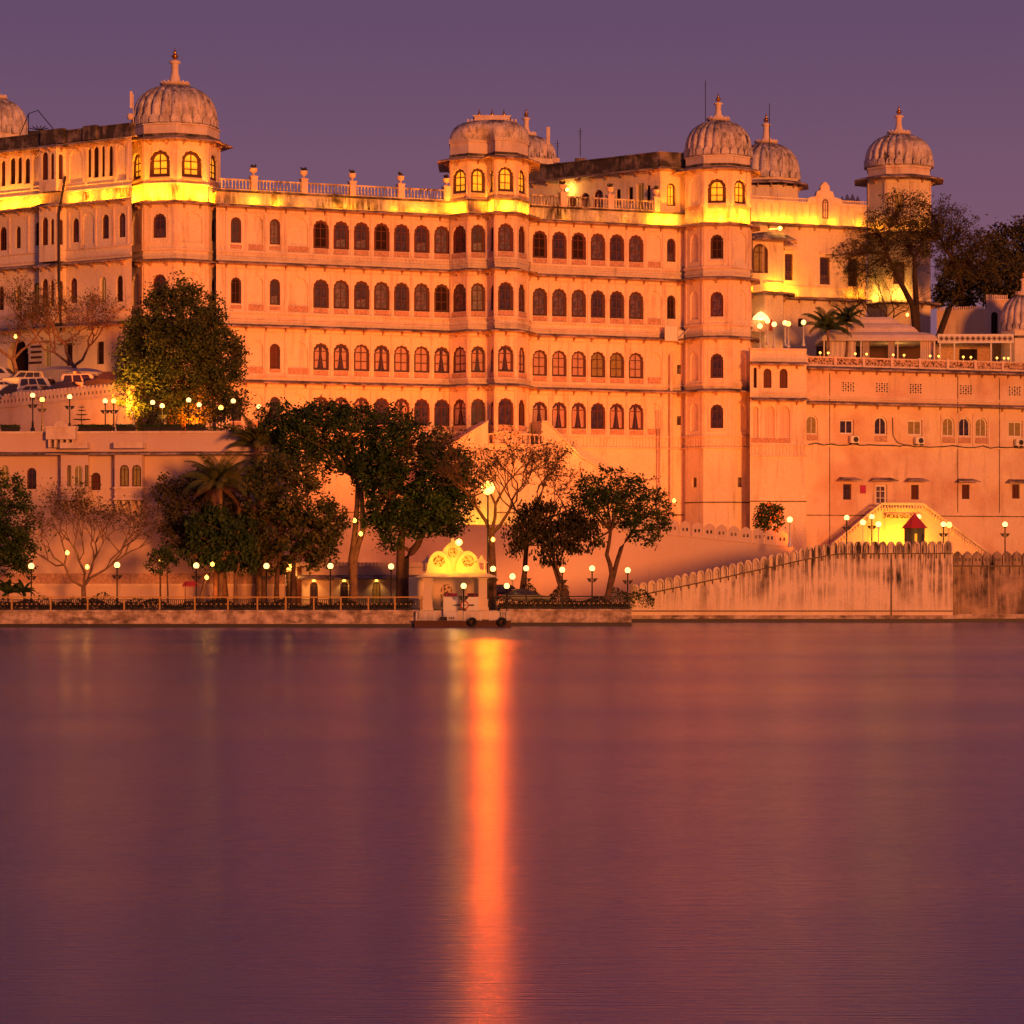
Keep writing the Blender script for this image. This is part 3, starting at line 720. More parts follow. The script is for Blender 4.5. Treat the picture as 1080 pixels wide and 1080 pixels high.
for s_, z0, z1 in ((2.65, 51.55, 51.95), (1.85, 51.95, 52.45), (2.0, 52.45, 52.6)):
    b.box((cz.x-s_, cz.y-1.5, z0), (2*s_, .2, 0), (0, 2.6, 0), (0, 0, z1-z0))
for i in range(14): b.cbox((cz.x-2.5+i*.385, cz.y-1.4, 51.95), .2, .14, .22)
cr_ = b.build('crown_platform', M['trim'], PV.root)
b = MB()
for dx in (-1.35, 0, 1.25): b.lathe((cz.x+dx, cz.y-.5), [(.1, 52.6), (.2, 52.8), (.1, 52.95), (.05, 53.2), (.01, 53.45)], 8)
b.build('finial', M['gold'], cr_)
PV.done()

# ------------------------------------------------------------------ left wing
LA, LB = XY(-60, 301.5), XY(139, 286.6); LW = Fc(LA, LB)
def onl(px, o=0): p = LW.pt(LW.u(px), 0, o); return Vector((p.x, p.y))
lw = Bld('palace_wing', (onl(60).x, onl(60).y, 21), 'palace wing left of the tallest tower, dark mouldy roof edge above a glowing ledge', 'palace')
lch = [onl(-60), onl(139)]; fc = LW
def il(l): return [(fc.u(p), wpx(fc, p, w), a, b_, st, k) for p, w, a, b_, st, k in l]
B_, Wd = 'blind', 'brown'
lw.storey(fc, 43.5, 48.5, il([(-30, 6, 44.6, 47.4, 'cusp', Wd), (-18, 7, 44.6, 47.4, 'cusp', Wd), (3, 5, 44.7, 47.4, 'cusp', 'shut'), (13, 6, 44.8, 47.6, 'cusp', 'dark'), (20.5, 5, 44.8, 47.6, 'cusp', 'dark'), (28.5, 6, 44.7, 47.4, 'cusp', 'dark'), (40, 12, 44.4, 47.6, 'cusp', B_),
   (80, 14, 44.3, 47.7, 'cusp', B_), (94, 4, 44.7, 47.7, 'cusp', 'dark'), (101, 6, 44.6, 47.8, 'cusp', 'dark'), (108.5, 4, 44.6, 47.8, 'cusp', 'dark'), (116.5, 5, 44.6, 47.7, 'cusp', 'pane' if 0 else 'dark'), (129, 11, 44.2, 47.6, 'cusp', B_)]))
lw.storey(fc, 36.1, 43.5, il([(-24, 7, 38.3, 40.7, 'cusp', Wd), (3, 8, 38.0, 40.5, 'cusp', 'red'), (19, 5.5, 38.1, 40.4, 'cusp', Wd), (40, 6.5, 38.2, 40.7, 'cusp', Wd), (79.5, 7, 38.2, 40.7, 'cusp', 'red'), (93, 12, 37.9, 41.2, 'cusp', B_), (111, 7.5, 38.3, 40.8, 'cusp', Wd), (128.5, 7.5, 38.3, 40.8, 'cusp', Wd)]))
lw.storey(fc, 29.7, 36.1, il([(-24, 7, 31.9, 34.4, 'cusp', Wd), (1, 6, 31.8, 34.3, 'cusp', 'dark'), (19.5, 5, 31.6, 34.2, 'cusp', 'plain'), (39, 7.5, 31.8, 34.4, 'cusp', 'plain'), (77.5, 7.5, 32.0, 34.6, 'cusp', 'red'), (108.5, 7, 31.8, 34.5, 'cusp', 'white'), (126, 7, 31.8, 34.5, 'cusp', 'dark')]))
lw.storey(fc, 21, 29.8, il([(-30, 9, 25.5, 28, 'rect', Wd), (19, 22, 20.9, 28.6, 'cusp', 'hole'), (50, 7, 25.6, 27.9, 'rect', 'white'), (73, 7, 25.6, 27.9, 'rect', 'dark'), (106, 7, 25.6, 27.9, 'rect', 'dark')]))
b = MB(); b.poly([LW.pt(LW.u(6), 21, -.88), LW.pt(LW.u(32), 21, -.88), LW.pt(LW.u(32), 28.8, -.88), LW.pt(LW.u(6), 28.8, -.88)]); b.build('gate_door', M['void'], lw.root)
for px in (-10, 34, 91, 122, 135): pil(lw, LW, LW.u(px), 44.0, 47.8)
for px in (10, 30, 73, 85, 101, 120, 135): pil(lw, LW, LW.u(px), 37.6, 41.4, .2)
for z0, z1, o in ((43.3, 43.5, .2), (43.9, 44.0, .1), (37.4, 37.55, .15), (36.5, 36.7, .1), (31.0, 31.15, .15), (30.1, 30.3, .1)): band(lw.t, lch, z0, z1, o)
band(lw.w, lch, 42.35, 43.28, .06, m=1)
for ez, o in ((48.1, 1.2), (42.0, 1.1), (36.0, 1.0), (29.6, 1.0)): eave(lw.e, lch, ez, o)
band(lw.t, lch, 48.42, 49.6, .12, m=1, back=-.5); band(lw.t, lch, 49.6, 49.75, .22, m=1, back=-.6)
lw.t.fbox(LW, LW.u(46), LW.u(70), 48.45, 49.95, -.02, .5, 1); lw.t.fbox(LW, LW.u(90), LW.u(104), 48.45, 49.9, -.02, .4, 1)
lw.w.poly([V3(onl(-60), 48.5), V3(onl(139), 48.5), V3(onl(139, -14), 48.5), V3(onl(-60, -20), 48.5)])
# oriel projecting across two floors
up0, up1 = LW.u(46.5), LW.u(69.5); o_ = 1.1
orl = [LW.pt(up0, 0), LW.pt(up0+.35, 0, o_), LW.pt(up1-.35, 0, o_), LW.pt(up1, 0)]
oc = chain([(p.x, p.y) for p in orl]); of = oc[1]
for z0, z1, a, b_, k in ((36.3, 42.2, 38.0, 40.9, 'shut'), (30.0, 36.0, 31.7, 34.6, 'shut'), (43.5, 48.2, 44.7, 47.6, 'shut')):
    lw.storey(of, z0, z1, [(of.L*.33, of.L*.38, a, b_, 'cusp', k), (of.L*.76, of.L*.24, a, b_-.2, 'cusp', k)])
    lw.storey(oc[0], z0, z1, []); lw.storey(oc[2], z0, z1, [(oc[2].L/2, .5, a, b_-.3, 'cusp', k)])
    eave(lw.e, [(p.x, p.y) for p in orl], z1-.2, .5, sp=1.2)
b = MB(); b.tube([LW.pt(LW.u(71), 45, .3), LW.pt(LW.u(71), 41, 1.25), LW.pt(LW.u(71), 35.6, 1.2), LW.pt(LW.u(69), 33.5, .9), LW.pt(LW.u(69.5), 29, .7)], .13, 6)
b.build('drain_pipe', M['iron'], lw.root)
# louvre panel and lantern by the gate
b = MB()
for i in range(4): b.fbox(LW, LW.u(33-2*(i == 0)), LW.u(44), 26.0+.55*i, 26.22+.55*i, -.01, .08)
b.build_each('slat', M['wood_brown'], lw.root)
lw.done()
for a_, b_, pw in ((-50, -5, 60), (-3, 22, 75), (26, 46, 60), (72, 100, 70), (102, 120, 45), (120, 138, 70)): area('eave_strip_light', onl(a_), onl(b_), 42.3, .75, 0, pw*.8)

# ------------------------------------------------------------------ rooftop block behind the main roof
ra, rb_, rc = XY(556, 320), onw(697.5, -.25), onw(724, -.25)
RB = Bld('rooftop_block', (rb_.x-6, rb_.y+3, 43.2), 'long low rooftop building with black mouldy parapet behind the right half of the roof balustrade', 'building')
rch = [ra, rb_, rc]; f1, f2 = chain(rch)
def it1(l, fc): return [(fc.u(p), wpx(fc, p, w), a, b_, st, k) for p, w, a, b_, st, k in l]
RB.storey(f1, 43.2, 48.8, it1([(575, 10, 43.6, 46.0, 'round', 'dimlit'), (603, 10, 43.6, 46.2, 'round', 'shut'), (617, 10, 43.6, 46.4, 'round', 'open'), (631, 10, 43.6, 46.6, 'round', 'open'), (652, 5, 44.6, 46.4, 'rect', 'dark'), (665, 5, 44.8, 46.5, 'rect', 'dark'), (675, 8, 43.4, 46.8, 'rect', 'dimlit'), (684, 4, 44.8, 46.5, 'rect', 'dark')], f1), 0)
RB.storey(f2, 43.2, 48.8, it1([(708, 9, 44.2, 46.7, 'cusp', 'lit')], f2), 0)
wall(RB.w, Fc(XY(545, 340), ra), 43.2, 48.8, [])
eave(RB.e, rch, 48.1, 1.2, rise=.3)
band(RB.t, rch, 48.42, 49.85, .15, m=1, back=-.5); band(RB.t, rch, 49.85, 50.0, .3, m=1, back=-.6)
RB.w.poly([V3(ra, 49), V3(rb_, 49), V3(rc, 49), V3(XY(722, 335), 49), V3(XY(545, 340), 49)])
RB.t.cbox((*XY(612, 319), 49.9), 1.2, 1.2, .9, 1)
b = MB(); q = f1.pt(f1.u(600.5), 46.9, .35); b.lathe(q, [(.05, q.z-.22), (.22, q.z-.1), (.24, q.z+.08), (.05, q.z+.24)], 10); b.build('lantern', M['globe_y'], RB.root)
point(q+Vector((0, -.5, 0)), 130)
RB.done()
def antenna(px, Y, z0, py1, label, kind=0):
    z1 = Z(py1, Y); p = XY(px, Y); b = MB(); b.tube([V3(p, z0), V3(p, z1)], .045, 5)
    if kind == 1:
        for i in range(3): b.box((p.x-.3+.1*i, p.y, z1-.4-.3*i), (.6-.2*i, 0, 0), (0, .04, 0), (0, 0, .04))
    if kind == 2:
        b.cbox((p.x+.22, p.y, z1-2.0), .32, .2, 2.0); b.cbox((p.x-.2, p.y, z1-3.2), .34, .22, 1.2); b.tube([V3(p, z1-1.2), (p.x+1.3, p.y, z0)], .03, 4)
        b.cbox((p.x+1.1, p.y, z0), .7, .5, .5)
    return solo('antenna', b, M['trim'] if kind == 2 else M['iron'], label, 'antenna')
antenna(576.5, 318, 50.2, 134, 'thick mobile phone antenna with panel boxes beside the small dome behind the roof pavilion', 2)
antenna(612, 319, 51.1, 135, 'tall thin aerial on the black rooftop block', 1)
antenna(588, 320, 50.2, 148, 'small aerial right of the panel antenna on the rooftop block', 1)
antenna(744, 309, 52, 85, 'tall thin rod aerial rising left of the right tower spire')
antenna(811.5, 335, 52, 109, 'thin rod aerial behind the dome right of the right tower')
p = XY(139, 289); b = MB(); b.cbox((p.x-.05, p.y, 51.6), .26, .2, 1.7); b.tube([(p.x+.15, p.y, 49.8), (p.x+.15, p.y, 53.0)], .05, 5); b.lathe((p.x-.15, p.y), [(.08, 50.4), (.30, 50.5), (.34, 50.8), (.25, 51.05), (.05, 51.1)], 12)
solo('antenna', b, M['trim'], 'white panel antenna with small round dish on left edge of the tallest tower dome', 'antenna')
p0 = XY(20, 296); b = MB()
b.tube([XY(20, 296).to_3d()+Vector((0, 0, 49.7)), XY(30, 295).to_3d()+Vector((0, 0, 52)), XY(40, 294).to_3d()+Vector((0, 0, 52.2)), XY(58, 293).to_3d()+Vector((0, 0, 49.9))], .05, 5)
b.tube([XY(30, 296).to_3d()+Vector((0, 0, 49.7)), XY(30, 295).to_3d()+Vector((0, 0, 52))], .05, 5)
for i in range(7): a = i*.45; q = XY(41, 295); b.tube([(q.x, q.y, 50.3), (q.x+1.1*math.cos(a), q.y, 50.3+.5*math.sin(a))], .05, 4)
b.cbox((*XY(41, 295), 49.7), 2.0, .6, .5)
solo('roof_frame', b, M['iron'], 'dark bent metal frame lying on the left wing roof beside the far left dome', 'frame')
rd = lambda *a: None
def small_dome(px, Yc, Rpx, y0, y1, yt, label, body=None, ph=15, eavez=None):
    R_ = Rpx*Yc/F; c = XY(px, Yc); z0, z1 = Z(y0, Yc-R_), Z(y1, Yc)
    t = Bld('domed_turret', (c.x, c.y, body), label, 'dome'); pts = octo(c, R_*1.04, ph)
    for fc in chain(pts, True): wall(t.w, fc, body, z0, [])
    if eavez: eave(t.e, pts, eavez, 1.2, True, rise=.4)
    drum(t, pts, z0-.9, z0+.1); dome(t.root, (c.x, c.y), R_, z0, z1, 20, max(1.5, Z(yt, Yc)-z1)); t.done(); return t
small_dome(808, 338, 35, 187, 151, 119, 'ribbed dome partly hidden behind the right tower, above the lit panelled parapet', 44, 15, 50.2)
small_dome(555, 330, 31, 166, 143, 114, 'small weathered dome peeking out behind the right side of the roof pavilion', 43.2)
small_dome(-4, 318, 33, 140, 104, 72, 'dome cut by the left edge of the picture, behind the wing roof', 43)
small_dome(1079, 320, 24, 348, 311, 285, 'large ribbed dome at the right edge beside the crenellated grey wall', 26.4)

# far right domed tower ------------------------------------------------
c = XY(948, 335); R3 = 3.98; pts = octo(c, R3, 15-45)
T3 = Bld('domed_tower', (c.x, c.y, 26), 'separate domed tower at right, behind the big leafless tree', 'tower')
ch = chain(pts, True)
for k, fc in enumerate(ch):
    n_ = {7: 0, 0: 1, 1: 1}.get(k, 0)
    px0, px1 = fpx(fc)
    it = [(fc.L/2, 1.25, 46.2, 48.7, 'cusp', 'dimlit')] if fc.n.y < -.85 else []
    T3.storey(fc, 43.8, 50.9, it); T3.storey(fc, 26, 43.8, [(fc.L/2, 1.3, 38.0, 40.6, 'rect', 'brown')] if it else [])
    for u in (.17, fc.L-.17): pil(T3, fc, u, 44.6, 50.0, .2, .07)
eave(T3.e, pts, 50.4, 1.5, True, rise=.45); eave(T3.e, pts, 43.9, 1.3, True); eave(T3.e, pts, 35.8, 1.2, True)
T3.t.prism(offs(pts, -.1, True), 50.85, 51.9); band(T3.t, pts, 51.6, 51.85, .02, True)
dome(T3.root, (c.x, c.y), 3.95, 51.9, 56.0, 24, 3.4); T3.done()
for k in range(8):
    if ch[k].n.y < -.3: area('eave_strip_light', ch[k].A, ch[k].B, 44.3, .9, 0, 22)
for k in (7, 0):
    q = ch[k].pt(ch[k].L*.5, 36.7, 1.0); point(q, 260, (1, .5, .06), .15)

# ------------------------------------------------------------------ upper right palace building
ua, ub = XY(770, 320.5), XY(1000, 331); UF = Fc(ua, ub)
UB = Bld('upper_palace', (XY(880, 326).x, 327, 27), 'upper palace building with panelled glowing parapet and tall dark rectangular windows, behind the annex', 'palace')
uch = [ua, XY(914, 327.07)]; uch = [ua, (UF.pt(UF.u(914), 0).x, UF.pt(UF.u(914), 0).y)]
UF = Fc(*uch)
ui = lambda l: [(UF.u(p), wpx(UF, p, w), a, b_, st, k) for p, w, a, b_, st, k in l]
UB.storey(UF, 35.6, 44.1, ui([(832, 8.5, 37.6, 40.6, 'rect', 'brown'), (870, 10.5, 37.3, 40.4, 'rect', 'brown'), (899.5, 10, 37.2, 40.4, 'rect', 'brown')]))
UB.storey(UF, 27, 35.6, ui([(801, 15, 27.2, 31.6, 'round', 'dark'), (814, 8, 28, 31.2, 'rect', 'brown'), (844.5, 5.5, 32.4, 33.3, 'rect', 'dark')]))
band(UB.w, uch, 44.1, 46.6, .05, m=0, back=-.5)
band(UB.t, uch, 44.1, 44.4, .12); band(UB.t, uch, 46.3, 46.62, .14); band(UB.t, uch, 46.9, 47.0, .1)
k = int(UF.L/.95)
for j in range(k): UB.t.fbox(UF, (j+.36)*UF.L/k, (j+.64)*UF.L/k, 44.41, 46.29, .04, .13)
for j in range(int(UF.L/.22)): UB.t.fbox(UF, j*.22+.05, j*.22+.15, 46.62, 46.9, .0, .06)
# small gable with niche
g0 = UF.u(869.5); gp = [(-2.3, 46.6), (-2.1, 47.1), (-1.2, 47.3), (-1.0, 47.9), (-.6, 48.0), (-.55, 48.5), (-.25, 48.9), (0, 49.0), (.25, 48.9), (.55, 48.5), (.6, 48.0), (1.0, 47.9), (1.2, 47.3), (2.1, 47.1), (2.3, 46.6)]
for o in (.2, -.3): UB.t.poly([UF.pt(g0+x, z, o) for x, z in gp])
for i in range(len(gp)-1): UB.t.poly([UF.pt(g0+gp[i][0], gp[i][1], .2), UF.pt(g0+gp[i+1][0], gp[i+1][1], .2), UF.pt(g0+gp[i+1][0], gp[i+1][1], -.3), UF.pt(g0+gp[i][0], gp[i][1], -.3)])
UB.t.fbox(UF, g0-1.0, g0+1.0, 44.4, 46.6, .05, .2)
put_window(UB.root, UF, g0, .75, 44.8, 47.0, 'cusp', 'red', -.24)
eave(UB.e, uch, 43.85, 1.1); eave(UB.e, uch, 35.55, 1.2)
band(UB.t, uch, 36.9, 37.0, .1)
for p in (870, 899.5): UB.t.fbox(UF, UF.u(p-7), UF.u(p+7), 40.75, 40.9, -.01, .35); UB.t.fbox(UF, UF.u(p-6.5), UF.u(p+6.5), 37.0, 37.15, -.01, .25)
UB.t.fbox(UF, UF.u(826), UF.u(840), 41.0, 41.2, -.01, .5)
# projecting half-octagon bay
o0 = UF.u(786); o1 = UF.u(826.5); oy = 2.4
bp2 = [UF.pt(o0, 0), UF.pt(o0+1.2, 0, oy), UF.pt(o1-1.3, 0, oy), UF.pt(o1, 0)]; bp2 = [(p.x, p.y) for p in bp2]
bc = chain(bp2)
for i, fc in enumerate(bc):
    UB.storey(fc, 35.9, 42.0, [(fc.u(801.5), 1.95, 38.6, 41.9, 'round', 'dimlit')] if i == 1 and 0 else ([(fc.u(802), 1.9, 38.0, 41.3, 'round', 'plain')] if i == 1 else []))
    wall(UB.w, fc, 27, 35.9, [])
band(UB.t, bp2, 36.9, 37.05, .12)
eave(UB.e, bp2, 41.75, 1.5, rise=.9, brk=False); eave(UB.e, bp2, 35.75, 1.3)
UB.w.poly([V3(p, 42.3) for p in bp2])
UB.w.poly([V3(uch[0], 46.4), V3(uch[1], 46.4), V3((uch[1][0], 345), 46.4), V3((uch[0][0], 345), 46.4)])
# cluster of small crests seen beyond the parapet
for i in range(4):
    q = XY(888+5.5*i, 342); UB.t.lathe(q, [(.5, 46.4), (.5, 48.3+.25*(i in (1, 2))), (.3, 49.0+.25*(i in (1, 2))), (.05, 49.6+.25*(i in (1, 2)))], 8)
b = MB(); q = bc[1].pt(bc[1].u(801.5), 33.1, .2); b.lathe(q, [(.5, q.z-.35), (.95, q.z-.3), (.8, q.z), (.4, q.z+.35), (.05, q.z+.55)], 14); b.build('porch_lamp', M['globe'], UB.root)
b = MB(); b.fbox(bc[1], bc[1].u(792), bc[1].u(810), 31.4, 32.6, .03, .12); b.build('sign_board', M['panel'], UB.root)
b = MB(); b.fbox(bc[1], bc[1].u(811.3), bc[1].u(813.6), 31.6, 32.8, .03, .2); b.build('red_box', M['red'], UB.root)
UB.done()
point(q+Vector((0, -.8, -.3)), 160, (1, .6, .2), .2)
for i in range(3): area('eave_strip_light', bc[i].A, bc[i].B, 36.05, .8, 0, 75 if i else 40)
for a_, b_, pw in ((786, 812, 50), (815, 838, 42), (842, 866, 50), (869, 886, 28), (888, 912, 32)):
    area('eave_strip_light', UF.pt(UF.u(a_), 0), UF.pt(UF.u(b_), 0), 44.15, .8, 0, pw*.8)
for a_, b_, pw in ((828, 848, 16), (852, 862, 9), (866, 880, 12), (890, 912, 30)):
    area('eave_strip_light', UF.pt(UF.u(a_), 0), UF.pt(UF.u(b_), 0), 35.95, .85, 0, pw)
b = MB(); q = UF.pt(UF.u(811.5), 43.1, 2.6); b.lathe(q, [(.04, q.z-.25), (.25, q.z-.1), (.26, q.z+.1), (.05, q.z+.26)], 10); b.tube([q+Vector((0, .1, 0)), UF.pt(UF.u(811.5), 43.3, 0)], .05, 5)
solo('wall_lamp', b, M['globe_y'], 'single bright bulb on an arm under the eave right beside the right tower', 'lamp'); point(q+Vector((0, -.5, 0)), 80)

# ------------------------------------------------------------------ annex and right wing
aa, ab = XY(791, 304.6), XY(850.5, 305.6); AF = Fc(aa, ab); ach = [aa, ab, XY(851.5, 318)]
AX = Bld('palace_annex', ((aa.x+ab.x)/2, aa.y+3, 2), 'lower annex standing against the right side of the right tower, with tall smooth base', 'building')
ai = lambda l: [(AF.u(p), wpx(AF, p, w), a, b_, st, k) for p, w, a, b_, st, k in l]
AX.storey(AF, 23.3, 28.4, ai([(796.5, 3.5, 24.2, 26.4, 'cusp', 'dark'), (809.5, 8.5, 24.2, 26.3, 'cusp', 'shut'), (826.5, 8.5, 24.2, 26.3, 'cusp', 'shut')]))
AX.storey(AF, 18, 23.3, ai([(797, 6, 18.9, 22.2, 'cusp', 'pale'), (811.5, 11, 18.9, 22.3, 'cusp', 'pale'), (827.5, 11, 18.9, 22.3, 'cusp', 'pale')]))
wall(AX.w, AF, 2, 18, []); sf = Fc(ab, ach[2]); wall(AX.w, sf, 2, 28.4, [])
for p in (803.5, 819.5, 835): pil(AX, AF, AF.u(p), 18.7, 22.8, .2); 
AX.p.fbox(AF, AF.u(792), AF.u(834), 18.3, 18.85, -.01, .05)
eave(AX.e, ach[:2], 26.75, 1.2); eave(AX.e, ach[:2], 22.9, 1.3)
AX.t.fbox(AF, 0, AF.L, 28.2, 28.45, -.4, .15)
for z0, z1, o in ((23.6, 23.75, .15), (18.0, 18.12, .2), (16.85, 17.0, .2), (12.0, 12.1, .07)): band(AX.t, ach[:2], z0, z1, o, m=1 if z0 == 12.0 else 0)
k = int(AF.L/.38)
for j in range(k): AX.t.fbox(AF, (j+.3)*AF.L/k, (j+.7)*AF.L/k, 17.01, 17.99, -.01, .07)
AX.t.fbox(AF, AF.L-2.1, AF.L-.0, 2, 18, -.01, .18) if 0 else None
AX.w.poly([V3(aa, 27.3), V3(ab, 27.3), V3(ach[2], 27.3), V3(XY(786, 318), 27.3)])
AX.done()

wa, wb = XY(846, 306.6), XY(1110, 317.5); WF = Fc(wa, wb); wch = [wa, wb]
RW = Bld('palace_wing', (XY(960, 310).x, 312, 2), 'long right wing with air conditioners, small hooded windows and a roof terrace on top', 'building')
wi = lambda l: [(WF.u(p), wpx(WF, p, w), a, b_, st, k) for p, w, a, b_, st, k in l]
RW.storey(WF, 22.9, 26.6, [])
RW.storey(WF, 17.9, 22.9, wi([(856.5, 12, 19.35, 21.4, 'round', 'white'), (893, 15, 19.4, 21.0, 'rect', 'white'), (929, 13.5, 19.4, 21.4, 'round', 'white'), (965, 15.5, 19.4, 21.1, 'rect', 'white'),
   (1000.5, 12.5, 19.4, 21.5, 'round', 'white'), (1017.5, 12.5, 19.4, 21.5, 'round', 'white'), (1035, 12.5, 19.4, 21.5, 'round', 'white'), (1071, 15, 19.4, 21.2, 'rect', 'white'), (1098, 13, 19.4, 21.4, 'round', 'white')]))
RW.storey(WF, 2, 17.9, wi([(893.5, 8.5, 12.3, 14.0, 'rect', 'plain'), (929.5, 12.5, 11.75, 14.0, 'rect', 'door'), (965, 8, 12.4, 14.0, 'rect', 'shut'), (1018.5, 8, 12.5, 14.1, 'rect', 'shut'), (1071.5, 8, 12.6, 14.2, 'rect', 'shut')]))
b = MB()
for p in (894.5, 930, 965.5, 1018.5, 1070):
    b = MB(); u = WF.u(p); hw = WF.u(p+7)-u; b.fbox(WF, u-hw, u+hw, 24.0, 25.1, -.01, .04, 0)
    for i in range(-2, 3):
        for j in range(-2, 3):
            ce = WF.pt(u+i*hw*.38, 24.55+j*.21, .046); rr_ = (.13 if (i+j) % 2 == 0 else .075)*(1 if abs(i)+abs(j) else 1.2); n_ = 4 if (i+j) % 2 == 0 else 8
            b.poly([ce+WF.d*rr_*math.cos(a)+Vector((0, 0, rr_*.85*math.sin(a))) for a in [2*math.pi*k/n_ for k in range(n_)]], 1)
    b.build('pierced_panel', [M['trim'], M['void']], RW.root)
b = MB()
for p in (893.5, 929.5, 965, 1018.5, 1071.5):                       # hoods over the small windows
    w = 1.35 if p != 929.5 else 1.6; u = WF.u(p)
    b.mesh([WF.pt(u-w*.7, 14.75, 0), WF.pt(u+w*.7, 14.75, 0), WF.pt(u+w, 14.42, 1.0), WF.pt(u-w, 14.42, 1.0), WF.pt(u-w*.7, 14.65, 0), WF.pt(u+w*.7, 14.65, 0), WF.pt(u+w, 14.33, 1.0), WF.pt(u-w, 14.33, 1.0)],
           [(0, 1, 2, 3), (4, 5, 6, 7), (2, 3, 7, 6), (0, 3, 7, 4), (1, 2, 6, 5)])
b.build_each('window_hood', M['eave'], RW.root)
for p in (856.5, 929, 1000.5, 1017.5, 1035): RW.p.fbox(WF, WF.u(p-6.5), WF.u(p+6.5), 18.65, 19.28, -.01, .06)
for p in (992.5, 1009, 1026.3, 1043): pil(RW, WF, WF.u(p), 18.4, 21.9, .16)
eave(RW.e, wch, 26.4, 1.3, sp=1.6); eave(RW.e, wch, 22.7, 1.2, sp=2.6)
for z0, z1, o, m_ in ((23.2, 23.32, .16, 0), (23.4, 23.5, .1, 0), (18.05, 18.17, .12, 0), (10.55, 10.65, .07, 1)): band(RW.t, wch, z0, z1, o, m=m_)
for p in (875, 1010, 1054): RW.t.fbox(WF, WF.u(p)-.03, WF.u(p)+.03, 11 if p > 900 else 3, 26, -.01, .06, 1)
RW.w.poly([V3(wa, 26.6), V3(wb, 26.6), V3(XY(1110, 345), 26.6), V3(XY(846, 345), 26.6)])
b = MB(); bt = [(WF.pt(0, 0, .1).x, WF.pt(0, 0, .1).y), (WF.pt(WF.L, 0, .1).x, WF.pt(WF.L, 0, .1).y)]
band(b, bt, 26.7, 26.9, .12, back=-.15); band(b, bt, 27.6, 27.75, .14, back=-.18); band(b, bt, 26.9, 27.6, .0, back=-.06, m=1)
for i in range(9): u = .4+i*3.45; b.fbox(WF, u-.16, u+.16, 26.7, 27.85, -.1, .32)
b.build('terrace_parapet', [M['trim'], M['jali']], RW.root)
RW.done('wall_old')
# cables and wall clutter
b = MB(); rr = random.Random(8); pts_ = [WF.pt(WF.u(p), 18.25+.0*p+rr.uniform(-.12, .15), .22) for p in range(852, 1100, 8)]; b.tube(pts_, .05, 4)
b.tube([WF.pt(WF.u(941), 21.3, .1), WF.pt(WF.u(941.5), 19.3, .12), WF.pt(WF.u(946), 18.6, .12), WF.pt(WF.u(956), 18.3, .12)], .035, 4)
solo('cable', b, M['iron'], 'black cable run sagging along the right wing wall beneath the air conditioners', 'cable')
def ac(px, label):
    q = WF.pt(WF.u(px), 18.35, .45); r = thing('air_conditioner', tuple(q), label, 'air conditioner', 'air conditioners on the right wing')
    b = MB(); f = WF; u = WF.u(px); b.fbox(f, u-.5, u+.5, 18.45, 19.2, .2, .62); b.build('casing', M['white_paint'], r)
    b = MB(); ce = f.pt(u+.12, 18.82, .63)
    b.mesh([ce+f.d*.3*math.cos(a)+Vector((0, 0, .3*math.sin(a)))+f.n*.01 for a in [i*math.pi/8 for i in range(16)]], [tuple(range(16))]); b.build('fan_grille', M['iron'], r)
    b = MB()
    for s_ in (-.35, .35): b.fbox(f, u+s_-.03, u+s_+.03, 18.3, 18.44, 0, .7)
    b.build('bracket', M['iron'], r)
for p, l in ((899, 'white air conditioner under the left rectangular window of the right wing'), (967.5, 'white air conditioner under the rectangular window left of the three arched windows'), (1073, 'white air conditioner under the rectangular window near the right edge')): ac(p, l)
b = MB(); b.fbox(WF, WF.u(907), WF.u(913), 13.0, 13.9, .01, .08); b.fbox(WF, WF.u(908), WF.u(912), 13.15, 13.75, .08, .10, 1)
solo('notice_board', b, [M['red'], M['flower']], 'small dark red board on the wall left of the white double door', 'sign')
b = MB()
q = onw(700, 1.15); fcm = WL; u = fcm.u(700)
b.box(fcm.pt(fcm.u(696), 29.4, 1.2), fcm.d*1.5, fcm.n*.1, (0, 0, 1.6)); b.fbox(fcm, fcm.u(711), fcm.u(717), 29.3, 30.6, .9, 1.0); b.tube([fcm.pt(fcm.u(709), 29.5, 1.1), fcm.pt(fcm.u(722), 31.0, 1.6)], .05, 5)
solo('metal_box', b, M['white_paint'], 'pale square metal panel on the eave at the right end of the central front', 'panel')
b = MB()
for p, z1, r in ((692.5, 22.0, .07), (695, 22, .06), (706.5, 28, .2), (720.8, 43, .08)): b.tube([WL.pt(WL.u(p), 3, .3), WL.pt(WL.u(p), z1, .3)], r, 7)
solo('wall_pipe', b, M['trim'], 'pale drain pipes running down the wall just left of the right tower', 'pipe')

# double staircase on the central front ---------------------------------
b = MB(); f = WL
def fprism(b, fc, pts, o0, o1, m=0):
    v = [fc.pt(fc.u(px) if not isinstance(px, tuple) else px[0], z, o0) for px, z in pts]; v2 = [fc.pt(fc.u(px), z, o1) for px, z in pts]; n = len(pts)
    b.mesh(v+v2, [tuple(range(n, 2*n)), tuple(range(n))[::-1]]+[(k, (k+1) % n, n+(k+1) % n, n+k) for k in range(n)], m)
st = thing('staircase', tuple(f.pt(f.u(530), 2, 3)), 'wall-high double staircase sloping down both ways from the middle of the central front', 'staircase')
fprism(b, f, [(496, 2), (496, 20.0), (455, 17.4), (430, 15.0), (430, 2)], 3.2, 5.2)
fprism(b, f, [(560, 2), (560, 20.2), (566, 20.2), (600, 16.6), (634, 14.6), (660, 12.5), (660, 2)], .3, 3.0)
b.build('flight', M['wall'], st)
b = MB()
fprism(b, f, [(497, 2), (497, 17.75), (559.8, 17.75), (559.8, 2)], 0, 4.4); b.build('landing', M['wall'], st)
